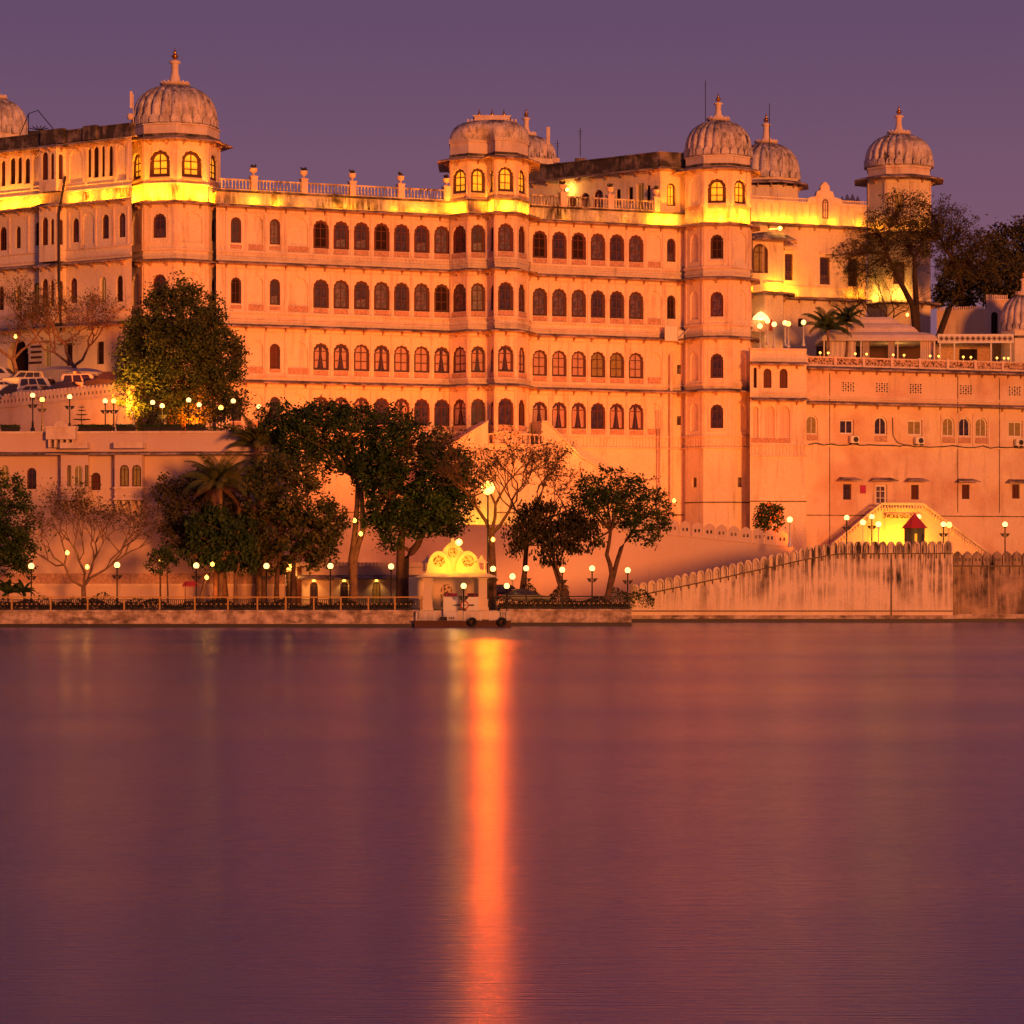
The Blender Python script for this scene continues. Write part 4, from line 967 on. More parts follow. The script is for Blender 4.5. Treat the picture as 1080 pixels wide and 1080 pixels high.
b = MB()
fprism(b, f, [(496, 20.02), (496, 20.2), (455, 17.6), (430, 15.2), (430, 15.0), (455, 17.42)], 3.0, 5.35)
fprism(b, f, [(560, 20.22), (560, 20.4), (566, 20.4), (600, 16.8), (634, 14.8), (660, 12.7), (660, 12.52), (634, 14.62), (600, 16.62), (566, 20.22)], .15, 3.15)
b.fbox(f, f.u(600), f.u(608), 2, 16.2, 3.0, 3.2); b.fbox(f, f.u(618), f.u(620), 2, 15.2, 3.0, 3.12)
b.build('coping', M['trim'], st)
b = MB(); q0 = f.pt(f.u(497.5), 0, 4.3); q1 = f.pt(f.u(559.5), 0, 4.3); balustrade(b, [(q0.x, q0.y), (q1.x, q1.y)], 17.76, 1.15, .5); b.build('balustrade', M['trim'], st)
point(f.pt(f.u(595), 17.6, 3.8), 30)

# yellow-lit double stair in front of the right wing ---------------------
st = thing('staircase', tuple(WF.pt(WF.u(940), 6, 3)), 'double staircase glowing yellow beneath the white door of the right wing', 'staircase')
f = WF; b = MB()
fprism(b, f, [(918, 6), (918, 11.4), (962, 11.4), (962, 6)], .0, 2.4); b.build('landing', M['wall_old'], st)
b = MB(); fprism(b, f, [(866, 6), (866, 7.2), (918, 11.5), (918, 6)], 1.2, 2.4); b.build('flight', M['wall_old'], st)
b = MB(); fprism(b, f, [(962, 6), (962, 11.5), (1030, 6.2), (1030, 6)], 1.2, 2.4); b.build('flight', M['wall_old'], st)
b = MB()
fprism(b, f, [(866, 7.3), (866, 7.5), (918, 11.95), (962, 11.95), (1030, 6.7), (1030, 6.5), (962, 11.7), (918, 11.7)], 2.3, 2.6)
for px in range(868, 1028, 3):
    z = 7.3+(px-866)/52*4.3 if px < 918 else (11.5 if px < 962 else 11.5-(px-962)/68*5.3)
    b.fbox(f, f.u(px)-.05, f.u(px)+.05, z-.45, z+.15, 2.4, 2.52)
b.build('rail', M['trim'], st)
b = MB(); b.fbox(f, f.u(921), f.u(959), 10.3, 10.8, 2.41, 2.5); b.build('carved_panel', M['jali'], st)
point(WF.pt(WF.u(928), 7.6, 4.6), 1100, (1, .48, .01), .4); point(WF.pt(WF.u(950), 7.2, 4.6), 700, (1, .46, .01), .4)
# hut
q = XY(964.5, 284); r = thing('hut', (q.x, q.y, 6), 'small dark hut with red pyramid roof in front of the yellow-lit staircase', 'hut')
b = MB(); pts = octo(q, 1.05, 22.5); b.prism(pts, 6, 8.9); b.build('wall', M['green'], r)
b = MB(); a = octo(q, 1.35, 22.5); n = 8
b.mesh([V3(p, 8.85) for p in a]+[(q.x, q.y, 10.4)], [(i, (i+1) % 8, 8) for i in range(8)]+[tuple(range(8))]); b.build('roof', M['red'], r)
for k, p in ((7, -1), (0, 1)):
    fc = chain(pts, True)[k]; 
    b = MB(); b.fbox(fc, fc.L*.35, fc.L*.65, 7.4, 8.3, .01, .04); b.build('window', M['lit'] if k == 7 else M['pane'], r)

# ------------------------------------------------------------------ far right roofs
f = Fc(XY(988, 328), XY(1040, 326)); f2 = Fc(XY(1040, 326), XY(1066, 327))
BR = Bld('rooftop_wall', (XY(1030, 327).x, 327, 26.6), 'plain wall with toothed top and one dark arched opening, left of the right-edge dome', 'wall')
BR.storey(f, 26.6, 34.6, []); BR.storey(f2, 26.6, 35.8, [(f2.u(1044), .95, 32.0, 34.6, 'round', 'hole')] if 0 else [(f2.L*.35, .9, 31.4, 34.3, 'round', 'dark')])
for j in range(12): BR.t.fbox(f2, j*.235+.04, j*.235+.17, 35.8, 36.25, -.15, .02)
for j in range(22): BR.t.fbox(f, j*.25+.04, j*.25+.17, 34.6, 34.95, -.15, .02)
band(BR.t, [f2.A, f2.B], 35.6, 35.78, .1); BR.done('wall_old')
# tent
q0, q1 = XY(866, 314).x, XY(988, 314).x
tn = thing('marquee', ((q0+q1)/2, 313, 26.6), 'large pale canvas marquee with stepped rounded roof on the right terrace', 'tent')
b = MB()
def rrect(x0, x1, y0, y1, z): return [(x0, y0, z), (x1, y0, z), (x1, y1, z), (x0, y1, z)]
lv = [(0, 0, 29.95), (0, 0, 30.15), (.3, .25, 30.6), (1.1, .8, 30.9), (1.9, 1.2, 31.0), (2.3, 1.4, 31.5), (3.0, 1.8, 31.9), (3.9, 2.3, 32.05), (4.2, 2.5, 32.5), (4.8, 2.8, 32.8), (5.6, 3.3, 32.85)]
b.loft([rrect(q0+x, q1-x, 313.5+y, 321-y, z) for x, y, z in lv], 0, False); b.build('roof', M['canvas'], tn)
b = MB()
for i in range(4): b.cbox((q0+.3+i*(q1-q0-.6)/3, 313.7, 26.7), .14, .14, 3.2)
b.build_each('pole', M['white_paint'], tn)
b = MB()
for i, (x0, x1) in enumerate(((.05, .30), (.36, .42), (.58, .64), (.86, .97))):
    n = 12; 
    pts_ = [(q0+(q1-q0)*(x0+(x1-x0)*k/n), 314.1+.12*(k % 2)) for k in range(n+1)]
    for k in range(n): b.poly([(pts_[k][0], pts_[k][1], 26.7), (pts_[k+1][0], pts_[k+1][1], 26.7), (pts_[k+1][0], pts_[k+1][1], 29.95), (pts_[k][0], pts_[k][1], 29.95)])
b.build('curtain', M['canvas'], tn)
b = MB(); b.poly([(q0+.2, 320.8, 26.7), (q1-.2, 320.8, 26.7), (q1-.2, 320.8, 29.9), (q0+.2, 320.8, 29.9)]); b.build('back_panel', M['wood_brown'], tn)
point(((q0+q1)/2+2.2, 317, 28.6), 90, (1, .5, .1), .2)
g0, g1 = XY(988, 318).x, XY(1068, 318).x
pg = thing('garden_bar', ((g0+g1)/2, 320, 26.6), 'flat roofed terrace bar with white star-patterned fascia right of the marquee', 'pavilion')
b = MB(); b.box((g0, 317.3, 30.0), (g1-g0, 0, 0), (0, .12, 0), (0, 0, 1.0)); b.box((g0, 317.42, 30.75), (g1-g0, 0, 0), (0, 5, 0), (0, 0, .15)); b.build('fascia', M['white_paint'], pg)
b = MB()
for i in range(14):
    x = g0+.4+i*(g1-g0-.8)/13
    for a in range(4):
        t = a*math.pi/4; b.mesh([(x+.3*math.cos(t)+.04*math.sin(t), 317.29, 30.5+.3*math.sin(t)-.04*math.cos(t)), (x+.3*math.cos(t)-.04*math.sin(t), 317.29, 30.5+.3*math.sin(t)+.04*math.cos(t)), (x-.3*math.cos(t)-.04*math.sin(t), 317.28-.001*a, 30.5-.3*math.sin(t)+.04*math.cos(t)), (x-.3*math.cos(t)+.04*math.sin(t), 317.28-.001*a, 30.5-.3*math.sin(t)-.04*math.cos(t))], [(0, 1, 2, 3)])
b.build('star_pattern', M['wood_brown'], pg)
b = MB()
for x in (g0+.3, g0+1.9, g0+6.0, g1-.3): b.cbox((x, 317.6, 26.7), .16, .16, 3.3)
b.build('post', M['white_paint'], pg)
b = MB(); b.poly([(g0, 321, 26.7), (g1, 321, 26.7), (g1, 321, 30.2), (g0, 321, 30.2)]); b.build('back_panel', M['panel'], pg)
b = MB(); b.poly([(g0+3, 320.9, 27.2), (g0+5, 320.9, 27.2), (g0+5, 320.9, 29.6), (g0+3, 320.9, 29.6)]); b.build('doorway', M['void'], pg)
point((g0+2.5, 318.6, 29.6), 40, (1, .5, .1), .15)

# ------------------------------------------------------------------ merloned walls
def merlons(b, fc, u0, u1, zf, pitch, h, thick=.4, st='round', holes=False, m=0, recess=True):
    n = max(1, round((u1-u0)/pitch)); p = (u1-u0)/n
    for i in range(n):
        a = u0+i*p; c = a+p/2; z = zf(c); w = p*.46
        if st == 'round': out = [(-w, 0), (-w, h*.62)]+[(-w*math.cos(t), h*.62+h*.38*math.sin(t)) for t in [math.pi*k/8 for k in range(1, 8)]]+[(w, h*.62), (w, 0)]
        else: out = [(-w, 0), (-w, h*.72), (-w*.7, h*.86), (0, h), (w*.7, h*.86), (w, h*.72), (w, 0)]
        v = [fc.pt(c+x, z+y, 0) for x, y in out]; v2 = [fc.pt(c+x, z+y, -thick) for x, y in out]; k = len(out)
        b.mesh(v+v2, [(j, j+1, k+j+1, k+j) for j in range(k-1)]+[tuple(range(k, 2*k))[::-1]], m)
        if recess:
            s_ = .66; ins = [(x*s_, y*.8+h*.02) for x, y in out]; iv = [fc.pt(c+x, z+y, 0) for x, y in ins]; ib = [fc.pt(c+x, z+y, -.12) for x, y in ins]
            for j in range(k): jj = (j+1) % k; b.poly([v[j], v[jj], iv[jj], iv[j]], m); b.poly([iv[j], iv[jj], ib[jj], ib[j]], 1)
            b.fbox(fc, a-.05, a+.05, z-.42, z-.01, .0, .06, 1); b.fbox(fc, a-.03, a+.03, z+.13, z+h*.55, -.2, .006, 1)  # dark stone on recess sides, below the string and between merlons
            b.poly(ib, m)
        else: b.poly(v, m)
        if holes:
            for s_ in (-.18, .18) if holes == 2 else (0,):
                b.fbox(fc, c+s_-.09, c+s_+.09, z+h*.35, z+h*.55, 0.002, .012, 1)
def slopewall(b, fc, u0, u1, zb, zf, thick=.4, m=0):
    v = [fc.pt(u0, zb), fc.pt(u1, zb), fc.pt(u1, zf(u1)), fc.pt(u0, zf(u0))]; v2 = [fc.pt(u0, zb, -thick), fc.pt(u1, zb, -thick), fc.pt(u1, zf(u1), -thick), fc.pt(u0, zf(u0), -thick)]
    b.mesh(v+v2, [(0, 1, 2, 3), (3, 2, 6, 7), (1, 5, 6, 2), (0, 3, 7, 4), (5, 4, 7, 6)], m)
def strip(b, fc, u0, u1, zf, h, o, m=0):
    v = [fc.pt(u0, zf(u0), o), fc.pt(u1, zf(u1), o), fc.pt(u1, zf(u1)+h, o), fc.pt(u0, zf(u0)+h, o)]; v2 = [fc.pt(u0, zf(u0), -.02), fc.pt(u1, zf(u1), -.02), fc.pt(u1, zf(u1)+h, -.02), fc.pt(u0, zf(u0)+h, -.02)]
    b.mesh(v+v2, [(0, 1, 2, 3), (3, 2, 6, 7), (0, 1, 5, 4), (0, 3, 7, 4), (1, 2, 6, 5)], m)
# car-park retaining wall
K = Fc(XY(-120, 299), XY(139, 261.8)); r = thing('merlon_wall', tuple(K.pt(K.L*.7, 16, 0)), 'orange-lit merloned retaining wall holding up the car park, behind the upper row of lamps', 'wall')
b = MB(); zf = lambda u: 20.55+.2*u/K.L; slopewall(b, K, 0, K.L, 12, zf, .6); merlons(b, K, 0, K.L, zf, .72, 1.35, .45, 'point', 1, recess=False); strip(b, K, 0, K.L, zf, .12, .15)
b2 = Fc(XY(139, 261.8), XY(172, 275)); slopewall(b, b2, 0, b2.L, 12, lambda u: 20.7, .5); merlons(b, b2, 0, b2.L, lambda u: 20.7, .72, 1.35, .45, 'point', 1, recess=False)
b.build('wall', [M['wall_old'], M['dark_slab']], r)

# ------------------------------------------------------------------ white terrace building at left
ta, tb, tcn = XY(-260, 253), XY(300, 250), XY(304, 284); TF = Fc(ta, tb); tch = [ta, tb, tcn]
TB = Bld('terrace_house', (XY(110, 251).x, 251, 1.3), 'long pale lakeside house with two small jutting balconies and a lamp-lined roof terrace', 'building')
ti = lambda l: [(TF.u(p), wpx(TF, p, w), a, b_, st, k) for p, w, a, b_, st, k in l]
TB.storey(TF, 10.3, 14.8, ti([(-30, 10, 12, 13.9, 'cusp', 'plain'), (4.5, 9, 11.9, 14.0, 'cusp', 'white'), (33.3, 10, 11.85, 13.75, 'cusp', 'plain'), (101, 10, 11.75, 13.3, 'round', 'shut'), (184, 1, 12, 13, 'rect', 'dark')][:-1]))
wall(TB.w, TF, 14.8, 16.9, []); wall(TB.w, TF, 1.3, 10.3, [(TF.u(44), .25, 8.4, 9.9, 'rect', .1, True)]); sf = Fc(tb, tcn); wall(TB.w, sf, 1.3, 16.9, [])
for (p0, p1, wins) in ((61.5, 93.5, [(73, 4.3, 'plain'), (82.3, 9.5, 'white'), (91.3, 3.6, 'plain')]), (118, 152, [(131.2, 9.6, 'plain'), (144, 9.6, 'plain')])):
    u0_, u1_ = TF.u(p0), TF.u(p1); o_ = 1.0
    ob = [TF.pt(u0_, 0), TF.pt(u0_+.45, 0, o_), TF.pt(u1_, 0, o_), TF.pt(u1_+.1, 0)]; ob = [(q.x, q.y) for q in ob]; oc = chain(ob)
    TB.storey(oc[1], 11.0, 14.9, [(oc[1].u(p), wpx(oc[1], p, w), 12.05, 13.95, 'cusp', k) for p, w, k in wins], dep=.1)
    TB.storey(oc[0], 11.0, 14.9, [(oc[0].L/2, .4, 12.05, 13.7, 'cusp', 'dark')], dep=.1); wall(TB.w, oc[2], 11, 14.9, [])
    band(TB.t, ob, 11.85, 11.98, .12); band(TB.t, ob, 10.85, 11.0, .15); band(TB.t, ob, 11.3, 11.4, .06)
    TB.w.poly([V3(q, 11) for q in ob])
    for j in range(4):
        u = u0_+.5+j*(u1_-u0_-.8)/3
        for t in range(3): TB.t.fbox(TF, u-.12, u+.12, 9.9+.3*t, 10.2+.3*t-.002, -.01, .25+.28*t)
    band(TB.t, ob, 15.4, 15.9, .1)
eave(TB.e, tch, 14.95, 1.3, brk=False, rise=.2)
band(TB.t, tch, 16.75, 16.95, .14); band(TB.t, tch, 10.4, 10.6, .07, m=0); band(TB.t, tch, 8.1, 8.2, .06, m=0)
TB.p.fbox(TF, 0, TF.L, 3.5, 4.4, -.01, .04); band(TB.t, tch, 3.3, 3.45, .1)
TB.w.poly([V3(ta, 16.9), V3(tb, 16.9), V3(XY(304, 284), 16.9), V3(XY(-120, 299), 16.9)])
b = MB(); u0_, u1_ = TF.u(51), TF.u(82)
b.fbox(TF, u0_, u1_, 16.2, 17.2, .15, 1.0); b.fbox(TF, u0_-.1, u1_+.1, 17.2, 17.35, .1, 1.1)
for j in range(5): b.fbox(TF, u0_+.15+j*(u1_-u0_-.5)/4, u0_+.35+j*(u1_-u0_-.5)/4, 15.5, 16.2, .12, .75)
ce = (u0_+u1_)/2; pts_ = [(math.cos(t)*.6, math.sin(t)*.5) for t in [math.pi*k/10 for k in range(11)]]
b.poly([TF.pt(ce-x, 17.35+z, .95) for x, z in pts_]); b.poly([TF.pt(ce-x, 17.35+z, .75) for x, z in pts_])
for k in range(10): b.poly([TF.pt(ce-pts_[k][0], 17.35+pts_[k][1], .95), TF.pt(ce-pts_[k+1][0], 17.35+pts_[k+1][1], .95), TF.pt(ce-pts_[k+1][0], 17.35+pts_[k+1][1], .75), TF.pt(ce-pts_[k][0], 17.35+pts_[k][1], .75)])
b.build('terrace_balcony', M['trim'], TB.root)
TB.done('wall_white')
# planters along the terrace edge
pl = None
lbp = ['dark planter trough on the terrace edge at the far left', 'dark planter on the terrace edge just right of the little terrace balcony', 'dark planter on the terrace edge below the paired lamps beside the small conifer', 'dark planter on the terrace edge under the white garden swing', 'dark planter on the terrace edge beneath the big terrace tree', 'dark planter on the terrace edge right of the big terrace tree trunk', 'dark planter at the right end of the terrace edge']
for i, px in enumerate((10, 92, 108, 132, 160, 180, 206)):
    q = TF.pt(TF.u(px), 16.96, -.35)
    if pl is None:
        pl = thing('planter', tuple(q), lbp[0], 'planter', 'planters on the terrace edge'); b = MB()
        v = [q+Vector(d) for d in ((-.75, -.2, 0), (.75, -.2, 0), (.75, .2, 0), (-.75, .2, 0), (-.9, -.26, .38), (.9, -.26, .38), (.9, .26, .38), (-.9, .26, .38))]
        b.mesh(v, [(0, 3, 2, 1), (4, 5, 6, 7), (0, 1, 5, 4), (1, 2, 6, 5), (2, 3, 7, 6), (3, 0, 4, 7)]); b.build('trough', M['iron'], pl)
        b = MB(); rr = random.Random(3)
        for j in range(90):
            p = q+Vector((rr.uniform(-.8, .8), rr.uniform(-.2, .2), .36)); t = Vector((rr.uniform(-.2, .2), rr.uniform(-.2, .2), rr.uniform(.05, .3))); s_ = Vector((.05, rr.uniform(-.04, .04), 0)); b.poly([p-s_, p+s_, p+t+s_, p+t-s_])
        b.build('plant', M['leaf'], pl)
    else: copy_tree(pl, tuple(q), 0, lbp[i])

# low arcade house behind the promenade
ga, gb = XY(288, 261), XY(452, 262); GF = Fc(ga, gb)
GB = Bld('arcade_house', (XY(370, 262).x, 262, 1.3), 'low single-storey arcade with white awning strip behind the promenade railing, left of the jetty pavilion', 'building')
GB.storey(GF, 1.3, 5.0, [(GF.u(p), .75, 1.5, 3.6, 'cusp', 'plain') for p in (331, 363, 397, 428)]+[(GF.u(305), 1.7, 1.32, 4.6, 'ogee', 'dark')])
slopewall(GB.w, GF, 0, GF.L, 4.9, lambda u: 5.05, .4); merlons(GB.w, GF, 0, GF.L, lambda u: 5.05, .35, .4, .25, 'point', recess=False)
eave(GB.e, [GF.pt(GF.u(314), 0, 0).xy, GF.pt(GF.L, 0, 0).xy], 3.95, 1.5, brk=False, rise=.3)
GB.w.poly([V3(ga, 4.9), V3(gb, 4.9), V3(XY(452, 280), 4.9), V3(XY(288, 280), 4.9)])
b = MB()
for p in (331, 363, 397, 428): q = GF.pt(GF.u(p), 3.72, .25); b.lathe(q, [(.03, q.z-.1), (.16, q.z-.05), (.12, q.z+.08), (.03, q.z+.12)], 8)
b.build('door_lamp', M['globe_y'], GB.root)
for p in (331, 363, 397, 428): q = GF.pt(GF.u(p), 3.65, .6); spot(q, (q.x, q.y+1.2, 1.3), 40, 110, (1, .5, .1), .1)
b = MB(); q = GF.pt(GF.u(305), 5.0, .5); b.fbox(GF, GF.u(300), GF.u(309.5), 4.75, 5.2, .3, .6); b.build('lantern', M['globe_y'], GB.root); spot(GF.pt(GF.u(305), 4.9, 1.6), GF.pt(GF.u(305), 2.0, 0), 320, 120, (1, .5, .1), .15)
GB.p.fbox(GF, GF.u(290.5), GF.u(297.5), 1.35, 5.0, -.01, .12); GB.p.fbox(GF, GF.u(313.5), GF.u(318), 1.35, 5.0, -.01, .12)
GB.done('wall_white', pm='wood_red')

# big smooth pink retaining wall with pointed merlons
ma, mb_ = XY(292, 279), XY(836, 272.5); MF = Fc(ma, mb_)
r = thing('merlon_wall', tuple(MF.pt(MF.L*.7, 1.3)), 'smooth pink retaining wall with pointed merlons, in front of the right tower base', 'wall')
zf = lambda u: 9.0 if u < MF.u(560) else (9.0-(u-MF.u(560))/(MF.u(690)-MF.u(560))*.8 if u < MF.u(690) else 8.2-(u-MF.u(690))/(MF.u(836)-MF.u(690))*1.35)
b = MB(); slopewall(b, MF, 0, MF.u(560), 1.3, zf, .5); slopewall(b, MF, MF.u(560), MF.u(690), 1.3, zf, .5); slopewall(b, MF, MF.u(690), MF.L, 1.3, zf, .5)
merlons(b, MF, MF.u(640), MF.L-.4, zf, 1.16, 1.55, .45, 'point', 2, recess=False)
strip(b, MF, 0, MF.u(560), zf, .1, .1); strip(b, MF, MF.u(560), MF.u(690), zf, .1, .1); strip(b, MF, MF.u(690), MF.L, zf, .1, .1)
b.build('wall', [M['wall_white'], M['dark_slab']], r)
mr_ = Fc(mb_, XY(840, 300)); b = MB(); slopewall(b, mr_, 0, mr_.L, 1.3, lambda u: 6.9, .4); b.build('return_wall', M['wall_white'], r)

# ghat wall at right: sloping parapet, straight bastion, then lower dark stretch
g0, g1, g2 = XY(665, 256.5), XY(884, 256.5), XY(1005, 256.5); GW = Fc(g0, g2)
r = thing('ghat_wall', tuple(GW.pt(GW.L/2, -1)), 'streaked lakeside wall whose arcaded parapet climbs to the right up to a level bastion', 'wall')
b = MB(); U = GW.u
def zc(px): 
    tb_ = [(665, 2.2), (710, 3.0), (760, 3.9), (810, 4.85), (850, 5.6), (884, 6.1), (1005, 6.15)]
    for (a, za), (c_, zc_) in zip(tb_, tb_[1:]):
        if px <= c_: return za+(zc_-za)*(px-a)/(c_-a)
    return 6.15
zfu = lambda u: zc(540+F*GW.pt(u, 0).x/GW.pt(u, 0).y)
xs = [665, 710, 760, 810, 850, 884, 1005]
for a, c_ in zip(xs, xs[1:]):
    slopewall(b, GW, U(a), U(c_), .35, zfu, .6); strip(b, GW, U(a), U(c_), zfu, .1, .12, 1); merlons(b, GW, U(a), U(c_), lambda u: zfu(u)+.02, .72, 1.15, .45, 'round')
b.fbox(GW, U(940)-.06, U(940)+.06, -.5, 6.1, .0, .05, 1); b.fbox(GW, U(665), GW.L, .95, 1.05, 0, .1, 1)
b.build('parapet_wall', [M['ghat'], M['stone_dark']], r)
b = MB(); b.fbox(GW, 0, GW.L+.3, -1, .62, -.6, .5); b.fbox(GW, -.5, GW.L+.5, -1, .3, -.6, .75, 1); b.build('plinth', [M['stone'], M['stone_dark2']], r)
g3, g4 = XY(1004, 258.2), XY(1130, 258.2); GD = Fc(g3, g4)
r = thing('ghat_wall', tuple(GD.pt(GD.L/2, -1)), 'lower blackened lakeside wall with pointed merlons at the right edge', 'wall')
b = MB(); slopewall(b, GD, 0, GD.L, .3, lambda u: 5.0, .6); strip(b, GD, 0, GD.L, lambda u: 5.0, .12, .15, 1); merlons(b, GD, .1, GD.L, lambda u: 5.0, .87, 1.4, .45, 'point', 2, recess=False)
for j in range(24): b.fbox(GD, j*.87, j*.87+.07, 4.3, 4.95, 0, .06, 1)
b.build('parapet_wall', [M['ghat_dark'], M['stone_dark']], r); b = MB(); b.fbox(GD, 0, GD.L, -1, .7, -.6, .5); b.fbox(GD, 0, GD.L+.2, -1, .3, -.6, .8, 1); b.build('plinth', [M['stone'], M['stone_dark2']], r)

# quay walls
for (x0, x1, Y, lab) in ((-420, 441, 234, 'pale stone quay wall along the water below the left promenade railing'), (528, 666, 240, 'stained stone quay wall along the water between jetty and ghat wall')):
    f = Fc(XY(x0, Y), XY(x1, Y)); r = thing('quay_wall', tuple(f.pt(f.L/2, -1)), lab, 'wall'); b = MB()
    b.fbox(f, 0, f.L, -1, 1.22, -.6, 0); b.fbox(f, -.05, f.L+.05, 1.22, 1.42, -.7, .1)
    b.build('wall', M['stone'], r); b = MB(); b.fbox(f, 0, f.L+.02, -1, .28, -.6, .16); b.build('waterline_course', M['stone_dark2'], r)
# return of the left quay beside the jetty
f = Fc(XY(441, 234), XY(441, 240.5)); b = MB(); b.fbox(f, 0, f.L+1, -1, 1.3, -.4, 0); solo('quay_return', b, M['stone'], 'short end of the left quay wall turning in towards the jetty pavilion', 'wall')
f = Fc(XY(440, 240.3), XY(530, 240.3)); b = MB(); b.fbox(f, 0, f.L, -1, 1.28, -.5, 0); solo('landing_wall', b, M['cream_paint'], 'low pale landing wall under the jetty pavilion', 'wall')

# promenade railings
def railing(px0, px1, Y, posts, label, col='yellow_rail', z=1.42):
    f = Fc(XY(px0, Y), XY(px1, Y)); r = thing('railing', tuple(f.pt(f.L/2, z)), label, 'railing')
    b = MB(); b.fbox(f, 0, f.L, z+1.0, z+1.1, -.06, .06); b.build('top_rail', M[col], r)
    for p in posts:
        b = MB(); b.fbox(f, f.u(p)-.06, f.u(p)+.06, z-.1, z+1.0, -.07, .07); b.build('post', M[col], r)
    b = MB(); b.fbox(f, 0, f.L, z+.82, z+.87, -.02, .02); b.fbox(f, 0, f.L, z+.08, z+.13, -.02, .02); b.fbox(f, 0, f.L, z+.45, z+.50, -.02, .02)
    k = int(f.L/.16)
    for j in range(k): b.fbox(f, (j+.5)*f.L/k-.028, (j+.5)*f.L/k+.028, z+.05, z+.86, -.014, .014)
    b.build('bar_panel', M['iron'], r); b = MB(); k = int(f.L/.40)
    for j in range(k): q = f.pt((j+.5)*f.L/k, z+.475, .05); b.cbox((q.x, q.y, q.z-.04), .10, .05, .09)
    b.build('bead_row', M['yellow_rail'], r)
rp = [-100, -62, -24, 12.5, 53.5, 92.5, 131, 168.5, 205.5, 240.5, 271.5, 301.5, 331, 359.5, 388.5, 416.5, 444]
railing(-410, 446, 234.35, rp, 'ochre-topped dark railing along the left promenade up to the jetty pavilion')
railing(522, 664, 240.35, [523, 592, 663], 'dark railing along the quay right of the jetty pavilion', 'iron')

# ------------------------------------------------------------------ jetty pavilion
cx = XY(486, 243).x; r = thing('jetty_pavilion', (cx, 243, 1.28), 'small white jetty pavilion with glaring yellow triple-arched roof at the water edge', 'pavilion'); kx = 243/F
X = lambda px: (px-540)*kx
for x in (X(451.5), X(509.5)):
    for y in (241.2, 245.2):
        b = MB(); b.cbox((x, y, 1.28), 1.0, 1.0, .25); b.cbox((x, y, 1.53), .85, .85, .6); b.cbox((x, y, 2.13), .95, .95, .08); b.cbox((x, y, 2.21), .72, .72, 1.75); b.cbox((x, y, 3.96), .9, .9, .15); b.build('column', M['cream_paint'], r)
b = MB()
b.cbox((X(438), 244.5, 1.28), 1.2, .6, 2.8)
b.build('column', M['cream_paint'], r)
b = MB(); x0, x1 = X(438), X(526)
b.mesh([(x0, 239.8, 4.1), (x1, 239.8, 4.1), (x1, 246.6, 4.1), (x0, 246.6, 4.1), (x0+.9, 240.7, 4.42), (x1-.9, 240.7, 4.42), (x1-.9, 245.7, 4.42), (x0+.9, 245.7, 4.42)], [(0, 3, 2, 1), (4, 5, 6, 7), (0, 1, 5, 4), (1, 2, 6, 5), (2, 3, 7, 6), (3, 0, 4, 7)])
b.cbox(((x0+x1)/2, 243.2, 4.42), x1-x0-2, 4.6, .22); b.build('roof', M['cream_paint'], r)
b = MB(); b2 = MB()
for ce, w, h, y0, og in ((X(463.5), 1.9, 1.75, 240.85, 0), (X(494), 1.9, 1.75, 240.85, 0), (X(478), 2.3, 2.45, 241.1, 1)):
    n = 16; ar = []
    for k in range(n+1):
        t = math.pi*k/n; z = math.sin(t)*h*.93; x = -math.cos(t)*w/2*1.02
        if og: z += .45*max(0, 1-abs(x)/.35)**1.6
        ar.append((x, z))
    for yy in (y0, y0+3.6): b.poly([(ce+x, yy, 4.63+z) for x, z in ar])
    for k in range(n): b.poly([(ce+ar[k][0], y0, 4.63+ar[k][1]), (ce+ar[k+1][0], y0, 4.63+ar[k+1][1]), (ce+ar[k+1][0], y0+3.6, 4.63+ar[k+1][1]), (ce+ar[k][0], y0+3.6, 4.63+ar[k][1])], 0, True)
    for k in range(n):                                                  # raised rim
        p, q = ar[k], ar[k+1]; s_ = .84
        b.poly([(ce+p[0]*1.04, y0-.12, 4.63+p[1]*1.04), (ce+q[0]*1.04, y0-.12, 4.63+q[1]*1.04), (ce+q[0]*s_, y0-.12, 4.63+q[1]*s_), (ce+p[0]*s_, y0-.12, 4.63+p[1]*s_)])
        b.poly([(ce+q[0]*s_, y0-.12, 4.63+q[1]*s_), (ce+p[0]*s_, y0-.12, 4.63+p[1]*s_), (ce+p[0]*s_, y0, 4.63+p[1]*s_), (ce+q[0]*s_, y0, 4.63+q[1]*s_)])
    rr_ = .5 if not og else .42; zc_ = 4.63+(.82 if not og else 1.55)
    b2.poly([(ce+rr_*math.cos(t), y0-.02, zc_+rr_*math.sin(t)) for t in [k*math.pi/10 for k in range(20)]])
b.build('arched_gable', M['cream_paint'], r); b2.build('pierced_disc', M['jali'], r)
for x, y in ((X(508), 241.0), (X(508), 245), (X(450), 245), (X(478), 244.9)):
    b = MB(); b.cbox((x, y, 4.63), .8, .8, .1)
    for dx in (-.28, .28):
        for dy in (-.28, .28): b.cbox((x+dx, y+dy, 4.73), .12, .12, .6)
    b.mesh([(x-.55, y-.55, 5.33), (x+.55, y-.55, 5.33), (x+.55, y+.55, 5.33), (x-.55, y+.55, 5.33), (x-.2, y-.2, 5.62), (x+.2, y-.2, 5.62), (x+.2, y+.2, 5.62), (x-.2, y+.2, 5.62), (x, y, 6.0)], [(0, 1, 5, 4), (1, 2, 6, 5), (2, 3, 7, 6), (3, 0, 4, 7), (4, 5, 8), (5, 6, 8), (6, 7, 8), (7, 4, 8), (0, 3, 2, 1)])
    b.build('corner_kiosk', M['cream_paint'], r)
b = MB(); b.box((X(447), 245.9, 1.3), (X(514)-X(447), 0, 0), (0, .15, 0), (0, 0, 2.8)); b.build('back_wall', M['wall_white'], r)
b = MB()
for s_ in (-.0, .9): pass
